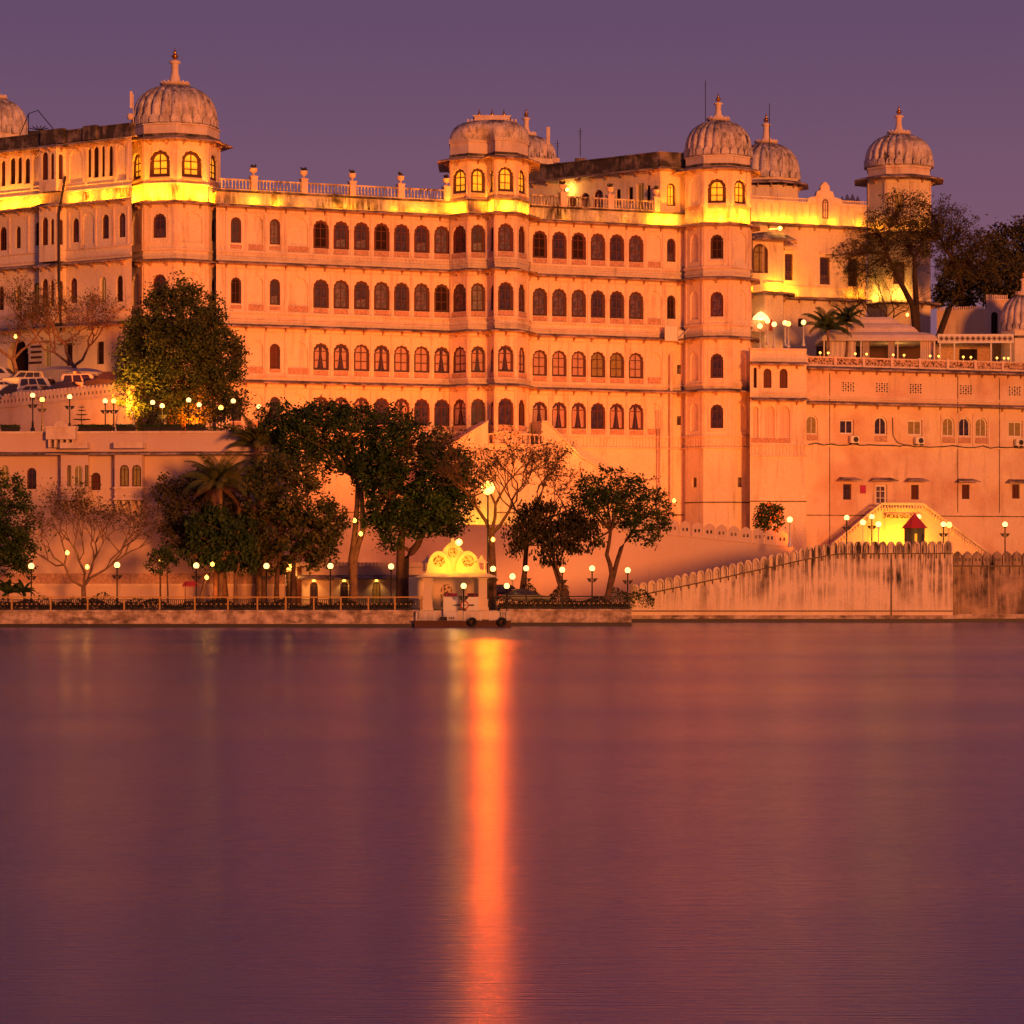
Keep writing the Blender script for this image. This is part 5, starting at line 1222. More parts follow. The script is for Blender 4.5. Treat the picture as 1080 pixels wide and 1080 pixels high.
ar = arch(1.0, 2.0, 'ogee'); b.poly([(X(470)+x, 245.88, 1.5+z) for x, z in ar]); b.build('niche', M['jali'], r)
point((X(478), 243, 3.6), 45, (1, .5, .2), .2)
for (p0, p1, z0, h, lab) in ((468.5, 483.5, .7, 1.75, 'white counter block with pink flowers in the left half of the jetty pavilion'), (492.5, 505, 1.28, 1.15, 'white counter block with red flowers in the right half of the jetty pavilion')):
    t = thing('counter', (X((p0+p1)/2), 240.6, z0), lab, 'counter', 'counters in the jetty pavilion'); b = MB(); b.box((X(p0), 239.9, z0), (X(p1)-X(p0), 0, 0), (0, 1.5, 0), (0, 0, h)); b.build('block', M['white_paint'], t)
    b = MB(); rr = random.Random(int(p0))
    for j in range(220):
        q = Vector((rr.uniform(X(p0)+.1, X(p1)-.1), rr.uniform(240, 240.6), z0+h+rr.uniform(0, .28))); a = Vector((rr.uniform(-.07, .07), rr.uniform(-.05, .05), .06)); c_ = Vector((.06, rr.uniform(-.05, .05), rr.uniform(-.04, .04))); b.poly([q-a, q+c_, q+a, q-c_], rr.randrange(2))
    b.build('flowers', [M['flower'], M['leaf']], t)
# pontoon
x0, x1 = XY(437, 233.5).x, XY(538, 233.5).x
r = thing('pontoon', ((x0+x1)/2, 235.5, -.4), 'dark floating pontoon with white railings moored below the jetty pavilion', 'pontoon')
b = MB(); b.box((x0, 233.4, -.4), (x1-x0, 0, 0), (0, 5.5, 0), (0, 0, .85)); b.box((x0-.1, 233.3, .45), (x1-x0+.2, 0, 0), (0, 5.8, 0), (0, 0, .1)); b.build('hull', M['wood_brown'], r)
kx = 233.6/F; X = lambda px: (px-540)*kx
for (p0, p1) in ((439, 461), (472, 508), (516, 538)):
    b = MB()
    for z in (.6, 1.3): b.box((X(p0), 233.5, z), (X(p1)-X(p0), 0, 0), (0, .05, 0), (0, 0, .05))
    k = int((p1-p0)/1.7)
    for j in range(k+1): b.box((X(p0)+(X(p1)-X(p0))*j/k-.02, 233.5, .5), (.04 if j % 5 else .09, 0, 0), (0, .05, 0), (0, 0, .85))
    b.build('railing', M['white_paint'], r)
b = MB(); b.box((X(463), 236, .55), (1.2, 0, 0), (0, 1.6, 0), (0, 0, .25)); b.build('step', M['stone_dark2'], r)
for p, lab in ((498.2, 'black tyre fender hanging on the pontoon near its middle'), (529.5, 'black tyre fender hanging at the right end of the pontoon')):
    b = MB(); R_, q_ = .27, .12
    rings = [[(X(p)+(R_+q_*math.cos(a))*math.cos(t), 233.14+q_*math.sin(a)*.9, .45+(R_+q_*math.cos(a))*math.sin(t)) for a in [k*math.pi/4 for k in range(8)]] for t in [j*math.pi/10 for j in range(21)]]
    b.loft(rings, 0, True, False); solo('tyre', b, M['tyre'], lab, 'tyre', 'tyre fenders on the pontoon')
b = MB(); c_ = (X(488.7), 239.5, 1.75)
t = thing('round_sign', (c_[0], c_[1], .6), 'round red-rimmed sign with dark crossbar on the post in front of the jetty pavilion', 'sign')
for rr_, y, m_ in ((.36, .0, 0), (.25, -.02, 1)): b.poly([(c_[0]+rr_*math.cos(a), c_[1]+y, c_[2]+rr_*math.sin(a)) for a in [k*math.pi/12 for k in range(24)]], m_)
b.build('disc', [M['red'], M['white_paint']], t); b = MB(); b.box((c_[0]-.8, c_[1]+.03, c_[2]-.06), (1.6, 0, 0), (0, .04, 0), (0, 0, .12)); b.box((c_[0]-.2, c_[1]-.035, c_[2]-.03), (.4, 0, 0), (0, .01, 0), (0, 0, .06)); b.build('crossbar', M['iron'], t)

# ------------------------------------------------------------------ lamps
def ico(b, c, r, n=10):
    b.lathe(c, [(r*math.sin(t)+.001, c[2]-r*math.cos(t)) for t in [math.pi*k/8 for k in range(9)]], n)
def lamp_proto(h, pole, globe, r, bar=True, gm='globe'):
    t = thing('globe_lamp', (0, 0, 0), '', 'street lamp'); b = MB()
    b.lathe((0, 0), [(.20, 0), (.20, .25), (.12, .32), (.10, .8), (.06, .9), (.05, h-r-.1), (.12, h-r-.05), (.12, h-r+.05)], 8)
    if bar:
        b.box((-.45, -.03, h-r-.65), (.9, 0, 0), (0, .06, 0), (0, 0, .06))
        for s_ in (-1, 1): b.mesh([(s_*.1, -.02, h-r-.65), (s_*.42, -.02, h-r-.65), (s_*.3, -.02, h-r-.85), (s_*.1, -.02, h-r-.95)], [(0, 1, 2, 3)])
    b.build('pole', pole, t); b = MB(); ico(b, (0, 0, h), r); b.build('globe', M[gm], t); return t
def lampset(proto, items, group):
    first = True
    for px, py, Y, zb, lab in items:
        q = P(px, py, Y); h0 = proto['_h']
        loc = (q.x, q.y, q.z-h0)
        if first: proto.location = loc; proto['label'] = lab; proto['group'] = group; first = False; proto['_L'] = list(loc)
        else:
            o = copy_tree(proto, loc, 0, lab)
            if 'dimmer' in lab or 'right one' in lab or 'second globe' in lab:      # sodium-coloured bulbs among the white ones
                for ch in o.children:
                    if ch.name.startswith('globe'):
                        ch.data = ch.data.copy(); ch.data.materials[0] = M['globe_y']
L1 = lamp_proto(3.55, M['iron'], None, .25); L1['_h'] = 3.55
lampset(L1, [(33, 597, 236.5, 0, 'black globe lamp on the promenade beside the dark tree at the left edge'), (123.5, 596, 236.5, 0, 'black globe lamp on the promenade right of the sparse bare tree'),
  (207, 596.5, 236.5, 0, 'black globe lamp on the promenade beside the small kiosk roof'), (281, 597, 236.5, 0, 'black globe lamp on the promenade left of the dark red gateway'),
  (348.5, 597, 236.5, 0, 'black globe lamp on the promenade between the two left arcade doors'), (412.5, 597.5, 236.5, 0, 'black globe lamp on the promenade just left of the jetty pavilion, beside a thick trunk'),
  (489, 618, 238.6, 0, 'low globe lamp standing in front of the jetty pavilion counters'), (520, 600, 241.5, 0, 'globe lamp against the tree trunk at the right side of the jetty pavilion'),
  (534.5, 618, 239.9, 0, 'low globe lamp at right end of the pontoon, in front of the dark cars'), (555, 599.5, 243, 0, 'globe lamp behind the roofs of the two dark cars by the quay'),
  (593, 601, 241.5, 0, 'globe lamp on the right quay in front of the slanting trunks'), (624.5, 599.5, 241.5, 0, 'globe lamp on the right quay between slanting trunks and the round-crowned tree'), (662, 601.5, 240.6, 0, 'globe lamp at the corner where the quay meets the sloping ghat wall'),
  (893, 546, 266, 0, 'leftmost black globe lamp on the ghat bastion, before the yellow staircase'), (919.5, 545, 270, 0, 'taller black globe lamp before the left part of the glowing yellow staircase'), (995, 553, 266, 0, 'black globe lamp right of the hut, left one of a close pair'),
  (1060, 553, 264, 0, 'lone black globe lamp near the right edge above the blackened wall'), (969, 545, 292, 0, 'globe lamp whose bulb shows just above the red hut roof')], 'black globe lamps along the water')
L2 = lamp_proto(3.2, M['iron'], None, .22); L2['_h'] = 3.2
lampset(L2, [(34.5, 417, 254.5, 0, 'leftmost globe lamp on the house terrace'), (44.5, 421.5, 258, 0, 'second globe lamp from the left on the house terrace, close behind the first'), (73.5, 418.5, 254.5, 0, 'terrace globe lamp directly left of the small layered conifer'),
  (111, 423, 255, 0, 'left one of the lamp pair between conifer and garden swing'), (120, 423, 258, 0, 'right one of the lamp pair between conifer and garden swing'), (161, 424.5, 254, 0, 'terrace globe lamp at the left foot of the big terrace tree'),
  (171, 428, 257, 0, 'terrace globe lamp second from left under the big terrace tree'), (199, 422, 254, 0, 'terrace globe lamp in front of the trunk of the big terrace tree'), (210, 427, 257, 0, 'terrace globe lamp just right of the trunk of the big terrace tree'),
  (233, 430, 257, 0, 'dimmer terrace globe lamp under the right side of the big terrace tree'), (246, 423, 254, 0, 'terrace globe lamp right of the big terrace tree, above the palm'), (273, 429, 257, 0, 'rightmost terrace globe lamp, above the upright palm')], 'globe lamps on the house terrace')
L3 = lamp_proto(2.6, M['white_paint'], None, .28, False); L3['_h'] = 2.6
lampset(L3, [(801.5, 344, 309, 0, 'white post lamp at far left of the small roof terrace beside the right tower'), (809.5, 338.5, 309, 0, 'tallest white post lamp in front of the arched doorway beside the right tower'), (816.5, 342, 309, 0, 'white post lamp third from the left on the roof terrace beside the right tower'),
  (828, 340.5, 310, 0, 'white post lamp left one of the pair at the annex roof corner'), (831.5, 341.5, 309, 0, 'white post lamp right one of the pair at the annex roof corner'), (847.5, 340, 311, 0, 'white post lamp standing alone left of the terrace palm'),
  (910, 551, 280, 0, 'bulb on a short white post left of the yellow staircase arch'), (926.5, 553, 279, 0, 'bulb on a short white post in the middle of the yellow staircase'), (1001, 553.5, 276, 0, 'bulb on a short white post right of the hut, right one of a close pair'), (566, 608, 262, 0, 'bulb seen low behind the dark cars, left of the slanting trunks') if 0 else (540.5, 608, 258, 0, 'bulb on a white post above the parked dark cars'), (833, 548, 268, 0, 'lamp beside the pink merlon wall end, right of the flowering bush')], 'white post lamps')
# little terrace bulbs
T0 = None
for i, (px, py) in enumerate(((865, 370.5), (873.5, 371), (902, 371.5), (914, 372), (942, 373), (953.5, 373.5), (981, 374), (990, 374.5), (1016, 375.5), (1024, 376), (1051.5, 376.5), (1059, 377), (1063.5, 376.5))):
    q = P(px, py, WF.Y(px)+.15)
    lab = ['first', 'second', 'third', 'fourth', 'fifth', 'sixth', 'seventh', 'eighth', 'ninth', 'tenth', 'eleventh', 'twelfth', 'last'][i]+' tiny yellow bulb from the left on the right terrace parapet'
    if T0 is None:
        T0 = thing('parapet_lamp', (q.x, q.y, 27.75), lab, 'lamp', 'tiny bulbs on the terrace parapet'); b = MB(); z = 27.75; b.tube([(q.x, q.y, z), (q.x, q.y, z+.3)], .04, 5); b.build('stem', M['white_paint'], T0)
        b = MB(); ico(b, (q.x, q.y, z+.42), .12, 8); b.build('bulb', M['globe_y'], T0)
    else: copy_tree(T0, (q.x, q.y, 27.75), 0, lab)
# tall quay floodlight, and the ones on trees and pavilion
def flood_thing(q, zb, lab, rr_, power, mname='flood', pole=True, col=(1, .42, .07), spec=1):
    t = thing('floodlight', (q.x, q.y, zb), lab, 'floodlight'); b = MB()
    if pole: b.tube([(q.x, q.y+.5, zb), (q.x, q.y+.5, q.z-.3), (q.x, q.y+.3, q.z+.1)], [.09, .07, .05], 7); b.build('pole', M['iron'], t)
    b = MB(); b.lathe(q, [(.05, q.z-rr_), (rr_*.8, q.z-rr_*.6), (rr_, q.z), (rr_*.8, q.z+rr_*.6), (.05, q.z+rr_)], 12); b.build('lens', M[mname], t)
    return point(q+Vector((0, -rr_-.15, 0)), power, col, rr_*.8)
flood_thing(P(514.5, 514.5, 240.9), 1.3, 'dazzling floodlight high on a pole beside the thin bare tree right of the jetty pavilion', .6, 600, col=(1, .22, .01))
q = P(514.5, 514.5, 240.4)
spot(q+Vector((0, -.5, 0)), (q.x*.3, 25, 4), 9500, 27, (1, .09, .0), .45, .5)
flood_thing(P(484, 572, 239.2), 4.6, 'floodlight glaring above the middle arch of the jetty pavilion roof', .3, 160, pole=False, col=(1, .5, .02))
for px_ in (457, 478, 500): spot(P(px_, 602, 238.6), P(px_, 585, 241.2), 430 if px_ == 478 else 260, 100, (1, .46, .006), .15, .5)
def bulb(px, py, Y, lab, power=25):
    q = P(px, py, Y); b = MB(); b.lathe(q, [(.03, q.z-.2), (.16, q.z-.1), (.18, q.z+.05), (.03, q.z+.22)], 8); b.box((q.x-.04, q.y+.1, q.z-.05), (.08, 0, 0), (0, .3, 0), (0, 0, .1))
    solo('tree_lamp', b, M['globe_y'], lab, 'lamp', 'lamps fixed in trees'); point(q+Vector((0, -.35, 0)), power*.55, (1, .42, .06), .12)
bulb(520, 569, 241.8, 'yellow lamp fixed in the fork of the thin bare tree beside the jetty pavilion', 50)
bulb(374, 549, 247, 'upper yellow lamp on the pale twin trunk above the arcade', 20)
bulb(380.5, 563, 247, 'lower yellow lamp on the pale twin trunk above the arcade', 20)
bulb(381, 501, 249, 'yellow lamp high in the crown above the pale twin trunk', 60)
bulb(92, 598, 242, 'lamp in the fork of the sparse bare tree on the left promenade', 45)
bulb(71, 583, 243, 'lamp lighting the leaves left of the sparse bare tree', 60)
bulb(169, 592, 243, 'small lamp inside the young leafy tree with twin stems', 14)
bulb(224, 595, 241, 'upper lamp on the leaning trunk under the mango tree', 20)
bulb(218, 609, 241, 'lower lamp on the leaning trunk under the mango tree', 20)
bulb(16.5, 355, 290, 'round lamp beside the dark gate of the left wing above the parked cars', 90)
bulb(957, 332, 322, 'bright bulb at the foot of the big leafless terrace tree', 50)
bulb(711, 528, 274, 'small lamp at the right edge of the round-crowned tree', 25)
for a_, b_, c_, d_, w_ in ((450, 622, 262, 277, 1500), (520, 622, 262, 277, 1800), (590, 625, 260, 277, 1500), (670, 625, 259.5, 276, 900), (390, 588, 270, 278, 700), (140, 625, 244.5, 252, 260), (30, 625, 245, 252, 200), (225, 625, 244.6, 251, 260)): spot(P(a_, b_, c_), P(a_, 575, d_), w_, 150, (1, .24, .045), .5, .9)  # added unseen spots that fill the shade on the walls behind the trees
point(P(516, 556, 293), 350, (1, .5, .02), .3)
spot(P(126, 446, 258.6), P(150, 375, 262), 8000, 100, (1, .38, .02), .3)
for px_ in (15, 55, 95): spot(P(px_, 452, 257), P(px_-5, 405, 285-px_*.12), 1900, 130, (1, .28, .03), .3)
spot(P(70, 402, 283), P(50, 350, 296), 1300, 140, (1, .30, .04), .3); spot(P(176, 445, 256), P(185, 380, 262), 900, 90, (1, .40, .03), .3)

# ------------------------------------------------------------------ trees
def leaves(b, ctrs, spread, n, size, rnd, droop=0, m=0):
    for c in ctrs:
        for _ in range(n):
            d = Vector((rnd.gauss(0, 1), rnd.gauss(0, 1), rnd.gauss(0, .8)))*spread*.55
            p = c+d; a = Vector((rnd.uniform(-1, 1), rnd.uniform(-1, 1), rnd.uniform(-.8, .8)-droop)).normalized()
            s_ = size*rnd.uniform(.6, 1.25); q = a.cross(Vector((rnd.uniform(-1, 1), rnd.uniform(-1, 1), rnd.uniform(-1, 1)))).normalized()*s_*.26
            t = a*s_; b.poly([p-t*.5, p+q, p+t*.5, p-q], m)
def branch(b, p, q, r0, r1, rnd, bend=.12, n=5, seg=4):
    L = (q-p).length; o = Vector((rnd.uniform(-1, 1), rnd.uniform(-1, 1), rnd.uniform(-.3, 1)))*L*bend
    pts = [p.lerp(q, i/seg)+o*math.sin(math.pi*i/seg)+Vector((rnd.uniform(-1, 1), rnd.uniform(-1, 1), 0))*L*.02*(0 < i < seg) for i in range(seg+1)]
    b.tube(pts, [r0+(r1-r0)*i/seg for i in range(seg+1)], n); return pts
def tree(name, label, cat, Y, zb, trunks, lobes, leaf='leaf', bark='bark', dens=1.0, lsize=.38, clump=.55, group=None, seed=1, nl=26, twig=True, droop=0, tr=.28, depth=1.0):
    """trunks: lists of (px,py) from the foot up; lobes: (px, py, rx, ry[, dY]) in photo pixels at distance Y"""
    rnd = random.Random(seed); k = Y/F
    foot = P(trunks[0][0][0], 0, Y); r = thing(name, (foot.x, Y, zb), label, cat, group)
    b = MB(); tops = []
    for tk in trunks:
        pts = [P(x, y, Y)+Vector((0, rnd.uniform(-.3, .3)*(i > 0), 0)) for i, (x, y) in enumerate(tk)]; pts[0].z = zb-.1
        sm = []
        for i in range(len(pts)-1):
            for t in (0, .5): sm.append(pts[i].lerp(pts[i+1], t)+Vector((rnd.uniform(-.06, .06), rnd.uniform(-.06, .06), 0))*(i+t > 0))
        sm.append(pts[-1]); n = len(sm)
        b.tube(sm, [tr*(1.25 if i == 0 else 1-.5*i/(n-1)) for i in range(n)], 8); tops.append((sm[-1], tr*.5, sm))
    ctr = []
    for lb in lobes:
        px, py, rx, ry = lb[:4]; dY = lb[4] if len(lb) > 4 else 0
        c = P(px, py, Y+dY); c = Vector((c.x, Y+dY, c.z)); a, d = rx*k, ry*k; e_ = min(a, d)*depth+.3*max(a, d)
        best = min(tops, key=lambda t: (t[0]-c).length); st = best[0]
        if (best[0]-c).length > (best[2][len(best[2])//2]-c).length*1.15: st = best[2][len(best[2])//2]
        lp = branch(b, st, c, best[1]*.9, .06, rnd, .1, 6)
        nc = max(4, int(dens*6.2*(a*d*e_)**.62))
        for i in range(nc):
            while True:
                v = Vector((rnd.uniform(-1, 1), rnd.uniform(-1, 1), rnd.uniform(-1, 1)))
                if v.length < 1: break
            v = v.normalized()*(v.length**.45); q = c+Vector((v.x*a, v.y*e_, v.z*d))*rnd.uniform(.82, 1.08); ctr.append(q)
            if twig and (i % 2 == 0 or twig == 2): branch(b, lp[rnd.choice((2, 3, 4))], q, .045, .015, rnd, .12, 3, 3)
    tk = b.build('trunk', M[bark], r)
    b = MB()
    for c in ctr: leaves(b, [c], clump*rnd.uniform(.7, 1.3), int(nl*rnd.uniform(.6, 1.4)), lsize, rnd, droop)
    b.build('crown', M[leaf], r); return r
def bare(name, label, cat, Y, zb, foot, top, spread, seed=1, depth=6, r0=.2, leaf=None, nleaf=0, bark='bark', lsize=.25, up=.35, first=None, L0=None):
    """forking leafless tree; foot and top in pixels; spread = half width in pixels"""
    rnd = random.Random(seed); k = Y/F; p0 = P(foot, 0, Y); H = (top[1])*k
    r = thing(name, (p0.x, Y, zb), label, cat); b = MB(); tips = []; S_ = spread*k
    def grow(p, d, L, rr, lv):
        q = p+d*L; m_ = p.lerp(q, .5)+Vector((rnd.uniform(-1, 1), rnd.uniform(-1, 1), rnd.uniform(-1, 1)))*L*.16
        b.tube([p, m_, q], [rr, rr*.85, rr*.7], 6 if lv > 3 else (4 if lv > 1 else 3))
        if lv == 0: tips.append(q); return
        if lv <= 2: tips.append(m_)
        for i in range(3 if lv > 1 and rnd.random() < .75 else 2):
            v = Vector((rnd.gauss(0, 1), rnd.gauss(0, .9), rnd.gauss(0, .6)+up*.6))
            nd = (d*1.15+v*.62).normalized()
            if nd.z < -.15: nd.z = .05
            grow(q, nd, L*rnd.uniform(.66, .86), rr*.62, lv-1)
    base = Vector((p0.x, Y, zb-.1))
    fk = P(top[0], 0, Y); fk = Vector((fk.x, Y, zb+H)); b.tube([base, base.lerp(fk, .5)+Vector((.12, 0, 0)), fk], [r0*1.3, r0, r0*.85], 8)
    for dx, dz in (first or ((-.8, .8), (.1, 1), (.8, .75))):
        grow(fk, Vector((dx, rnd.uniform(-.5, .5), dz)).normalized(), (L0 or S_*.36), r0*.62, depth-1)
    b.build('trunk', M[bark], r)
    if nleaf:
        b = MB(); leaves(b, [t for t in tips if rnd.random() < .8], .3, nleaf, lsize, rnd); b.build('crown', M[leaf], r)
    return r

tree('broadleaf_tree', 'big broad dense tree on the house terrace, its left side lit orange', 'tree', 262, 16.9, [[(194, 458), (193, 415), (188, 370)], [(182, 458), (176, 425), (165, 385)]],
     [(190, 330, 42, 34), (160, 345, 28, 32), (218, 355, 30, 32), (185, 385, 48, 40), (150, 385, 28, 26), (228, 395, 24, 26), (175, 425, 32, 26), (210, 428, 40, 24), (240, 425, 22, 18), (142, 362, 16, 16), (185, 308, 26, 18), (152, 440, 16, 14), (205, 348, 40, 38), (165, 368, 40, 38), (200, 402, 46, 30), (236, 378, 22, 32), (148, 410, 26, 24)], 'leaf_olive', dens=1.5, lsize=.34, clump=.62, nl=40, seed=3, tr=.35)
tree('rounded_tree', 'dark dense rounded tree cut by the left edge above the promenade', 'tree', 243, 1.3, [[(-8, 630), (-8, 600), (-6, 570)]], [(-6, 530, 36, 34), (10, 560, 28, 34), (-18, 575, 34, 34), (22, 580, 18, 20), (0, 595, 34, 14)], 'leaf', dens=1.4, lsize=.34, clump=.6, nl=36, seed=5)
bare('sparse_tree', 'sparse nearly leafless tree on the left promenade with lamps in its fork', 'tree', 244.5, 1.3, 86, (88, 24), 48, 7, 7, .22, 'leaf_brown', 1, 'bark_pale', .26, .5, ((-.75, .9), (-.1, 1), (.35, 1), (.9, .7)), 2.5)
tree('young_tree', 'left one of two slim young trees with ball crowns on the promenade', 'tree', 241, 1.3, [[(169.5, 630), (169, 605), (169, 595)]], [(166, 592, 12, 14), (172, 584, 11, 11)], 'leaf', dens=2.2, lsize=.28, clump=.35, nl=26, seed=8, tr=.09)
tree('young_tree', 'right one of two slim young trees with ball crowns on the promenade', 'tree', 241.6, 1.3, [[(177, 630), (177, 605), (178, 596)]], [(180, 584, 9, 13), (177, 596, 8, 9)], 'leaf', dens=2.2, lsize=.28, clump=.35, nl=26, seed=9, tr=.08)
tree('mango_tree', 'wide dark tree behind the drooping palm, left of the bright-tipped mango tree', 'tree', 246, 1.3, [[(239, 630), (236, 605), (240, 580)], [(226, 630), (228, 606), (224, 585)]], [(200, 540, 30, 36), (180, 525, 18, 22), (225, 520, 34, 30), (250, 560, 26, 28), (192, 560, 22, 20), (215, 575, 24, 16)], 'leaf_brown', dens=1.5, lsize=.34, clump=.6, nl=38, seed=11)
tree('feathery_tree', 'low feathery dark green tree in front of the palm, above the kiosk', 'tree', 242, 1.3, [[(210, 630), (216, 612), (228, 598), (236, 590)], [(248, 630), (249, 608), (252, 592)]], [(220, 570, 24, 18), (245, 580, 24, 24), (205, 585, 14, 12), (258, 590, 14, 14), (232, 552, 26, 18), (212, 552, 18, 16), (252, 560, 20, 18)], 'leaf', 'bark_pale', dens=1.5, lsize=.42, clump=.55, nl=36, seed=12, droop=.8, tr=.2)
tree('mango_tree', 'large mango tree with reddish-tipped foliage in front of the terrace house corner', 'tree', 244, 1.3, [[(279, 630), (278, 605), (282, 580)], [(292, 630), (293, 605), (296, 575)], [(309, 630), (309, 600), (312, 575)]],
     [(290, 500, 30, 26), (312, 520, 34, 34), (272, 525, 26, 30), (335, 555, 28, 28), (300, 560, 38, 32), (348, 562, 16, 20), (275, 580, 18, 18), (318, 588, 26, 14), (322, 500, 20, 18), (338, 585, 20, 12), (292, 592, 20, 12), (355, 545, 14, 20)], 'leaf_mango', dens=1.25, lsize=.36, clump=.55, nl=38, seed=13, tr=.25)
tree('broadleaf_tree', 'tall spreading tree with pale twin trunks rising over the arcade', 'tree', 248, 1.3, [[(373, 630), (371, 590), (375, 560), (377, 505)], [(373, 630), (374, 590), (382, 560), (381, 510)]],
     [(370, 455, 34, 24), (335, 450, 32, 24), (310, 452, 24, 20), (405, 468, 32, 26), (350, 480, 30, 22), (390, 490, 34, 18), (322, 478, 20, 16), (295, 440, 24, 16), (420, 445, 18, 16), (345, 438, 26, 14), (375, 440, 26, 14), (400, 500, 24, 18), (310, 468, 26, 16)], 'leaf', 'bark_pale', dens=1.6, lsize=.36, clump=.62, nl=36, seed=14, tr=.36)
tree('broadleaf_tree', 'massive dark tree with thick forked trunk left of the jetty pavilion', 'tree', 246.5, 1.3, [[(423, 632), (422, 590), (424, 560), (410, 525)], [(426, 632), (427, 590), (440, 575), (447, 560)]],
     [(430, 480, 42, 26), (462, 500, 36, 28), (410, 520, 30, 36), (450, 530, 40, 28), (485, 515, 20, 20), (425, 555, 32, 18), (468, 550, 26, 14), (400, 550, 14, 16), (440, 462, 34, 16), (410, 572, 12, 10), (475, 490, 22, 22), (455, 545, 34, 24), (395, 500, 22, 26), (478, 535, 22, 22)], 'leaf', 'bark', dens=1.6, lsize=.36, clump=.62, nl=36, seed=15, tr=.45)
bare('bare_tree', 'tall leafless tree with the dazzling floodlight in it, right of the jetty pavilion', 'tree', 243.2, 1.3, 519, (518, 80), 55, 21, 7, .3, 'leaf_brown', 2, 'bark', .24, .4, ((-.55, 1), (.15, 1), (.7, .9)), 2.6)
bare('bare_tree', 'smaller leafless tree spreading behind the feathery drooping tree', 'tree', 250, 1.3, 548, (556, 80), 50, 24, 7, .22, 'leaf_brown', 2, 'bark', .24, .4, ((-.5, 1), (.3, 1), (.9, .7)), 2.3)
tree('willowy_tree', 'drooping feathery tree with thin slanting trunks on the right quay', 'tree', 246, 1.3, [[(604, 634), (592, 610), (580, 580), (572, 560)], [(598, 634), (585, 600), (574, 575)]],
     [(575, 550, 26, 18), (555, 560, 22, 20), (598, 560, 24, 22), (618, 565, 14, 18), (585, 580, 26, 14), (550, 575, 12, 10), (565, 540, 22, 12), (610, 548, 18, 12)], 'leaf_willow', 'bark', dens=1.4, lsize=.34, clump=.6, nl=44, seed=16, droop=1.4, tr=.17)
tree('spreading_tree', 'wide umbrella-shaped tree with curved forked trunk in front of the pink merlon wall', 'tree', 247, 1.3, [[(637, 634), (646, 605), (640, 585), (644, 560)], [(637, 634), (647, 605), (655, 578), (668, 560)]],
     [(640, 515, 34, 16), (665, 525, 36, 20), (625, 535, 22, 18), (690, 540, 20, 22), (655, 545, 34, 14), (698, 558, 14, 14), (612, 522, 12, 12), (680, 570, 18, 9), (628, 570, 12, 10), (650, 505, 30, 12), (680, 515, 24, 14), (620, 512, 16, 12), (645, 530, 40, 14), (675, 550, 30, 16)], 'leaf', 'bark', dens=1.35, lsize=.30, clump=.5, nl=26, seed=17, tr=.26)
tree('flowering_bush', 'round green bush dotted with orange flowers above the pink merlon wall', 'bush', 288, 6.5, [[(810, 566), (810, 555)]], [(810, 547, 14, 16), (814, 540, 10, 10), (803, 552, 8, 11)], 'leaf', dens=2.6, lsize=.32, clump=.4, nl=34, seed=18, tr=.1)
bush = [o for o in COL.objects if o.get('label', '').startswith('round green bush')][0]
b = MB(); rr = random.Random(4)
for i in range(110):
    a = rr.uniform(0, 6.28); e_ = rr.uniform(-1.2, 1.3); q = P(810, 547, 288)+Vector((1.4*math.cos(e_)*math.cos(a), -abs(1.4*math.cos(e_)*math.sin(a)), 1.6*math.sin(e_))); s_ = .09
    b.poly([q+Vector((-s_, 0, 0)), q+Vector((0, -.05, -s_)), q+Vector((s_, 0, 0)), q+Vector((0, .05, s_))])
b.build('flowers', M['flower_o'], bush)
# bare trees on the car park
bare('bare_tree', 'leafless grey-brown tree in front of the dark gate at the left edge', 'tree', 286, 22.2, 21, (14, 38), 46, 31, 7, .26, 'leaf_brown', 2, 'bark_pale', .22, .25, ((-.8, .7), (.2, 1), (.8, .8)), 2.4)
bare('bare_tree', 'leafless tree leaning left over the parked cars, beside the big terrace tree', 'tree', 284, 22.2, 86, (78, 30), 50, 33, 7, .26, 'leaf_brown', 2, 'bark_pale', .22, .2, ((-1, .7), (-.4, 1), (.7, .9)), 2.4)
# big tree at right
tree('bare_tree', 'big twisted thinly leaved tree in front of the far right tower', 'tree', 325, 26.6, [[(972, 345), (962, 322), (950, 300), (936, 268)], [(975, 345), (1000, 326), (1016, 306), (1004, 272)], [(970, 345), (966, 312), (964, 272)]],
     [(898, 268, 24, 16), (925, 245, 26, 24), (948, 218, 32, 18), (958, 258, 28, 30), (984, 228, 28, 24), (1010, 244, 28, 24), (1036, 262, 24, 20), (1046, 285, 13, 13), (904, 290, 16, 11), (1000, 282, 26, 15), (930, 280, 22, 14), (1022, 280, 26, 18), (995, 258, 28, 24), (975, 245, 22, 22)], 'leaf_brown', 'bark_dark', dens=1.6, lsize=.27, clump=.55, nl=22, seed=41, tr=.42, twig=2)
bare('bare_tree', 'slimmer bare tree leaning left on the right terrace, left of the big twisted tree', 'tree', 324, 28, 938, (936, 30), 44, 44, 7, .2, None, 0, 'bark_dark', .3, .3, ((-.9, .8), (-.1, 1), (.3, 1)), 2.3)
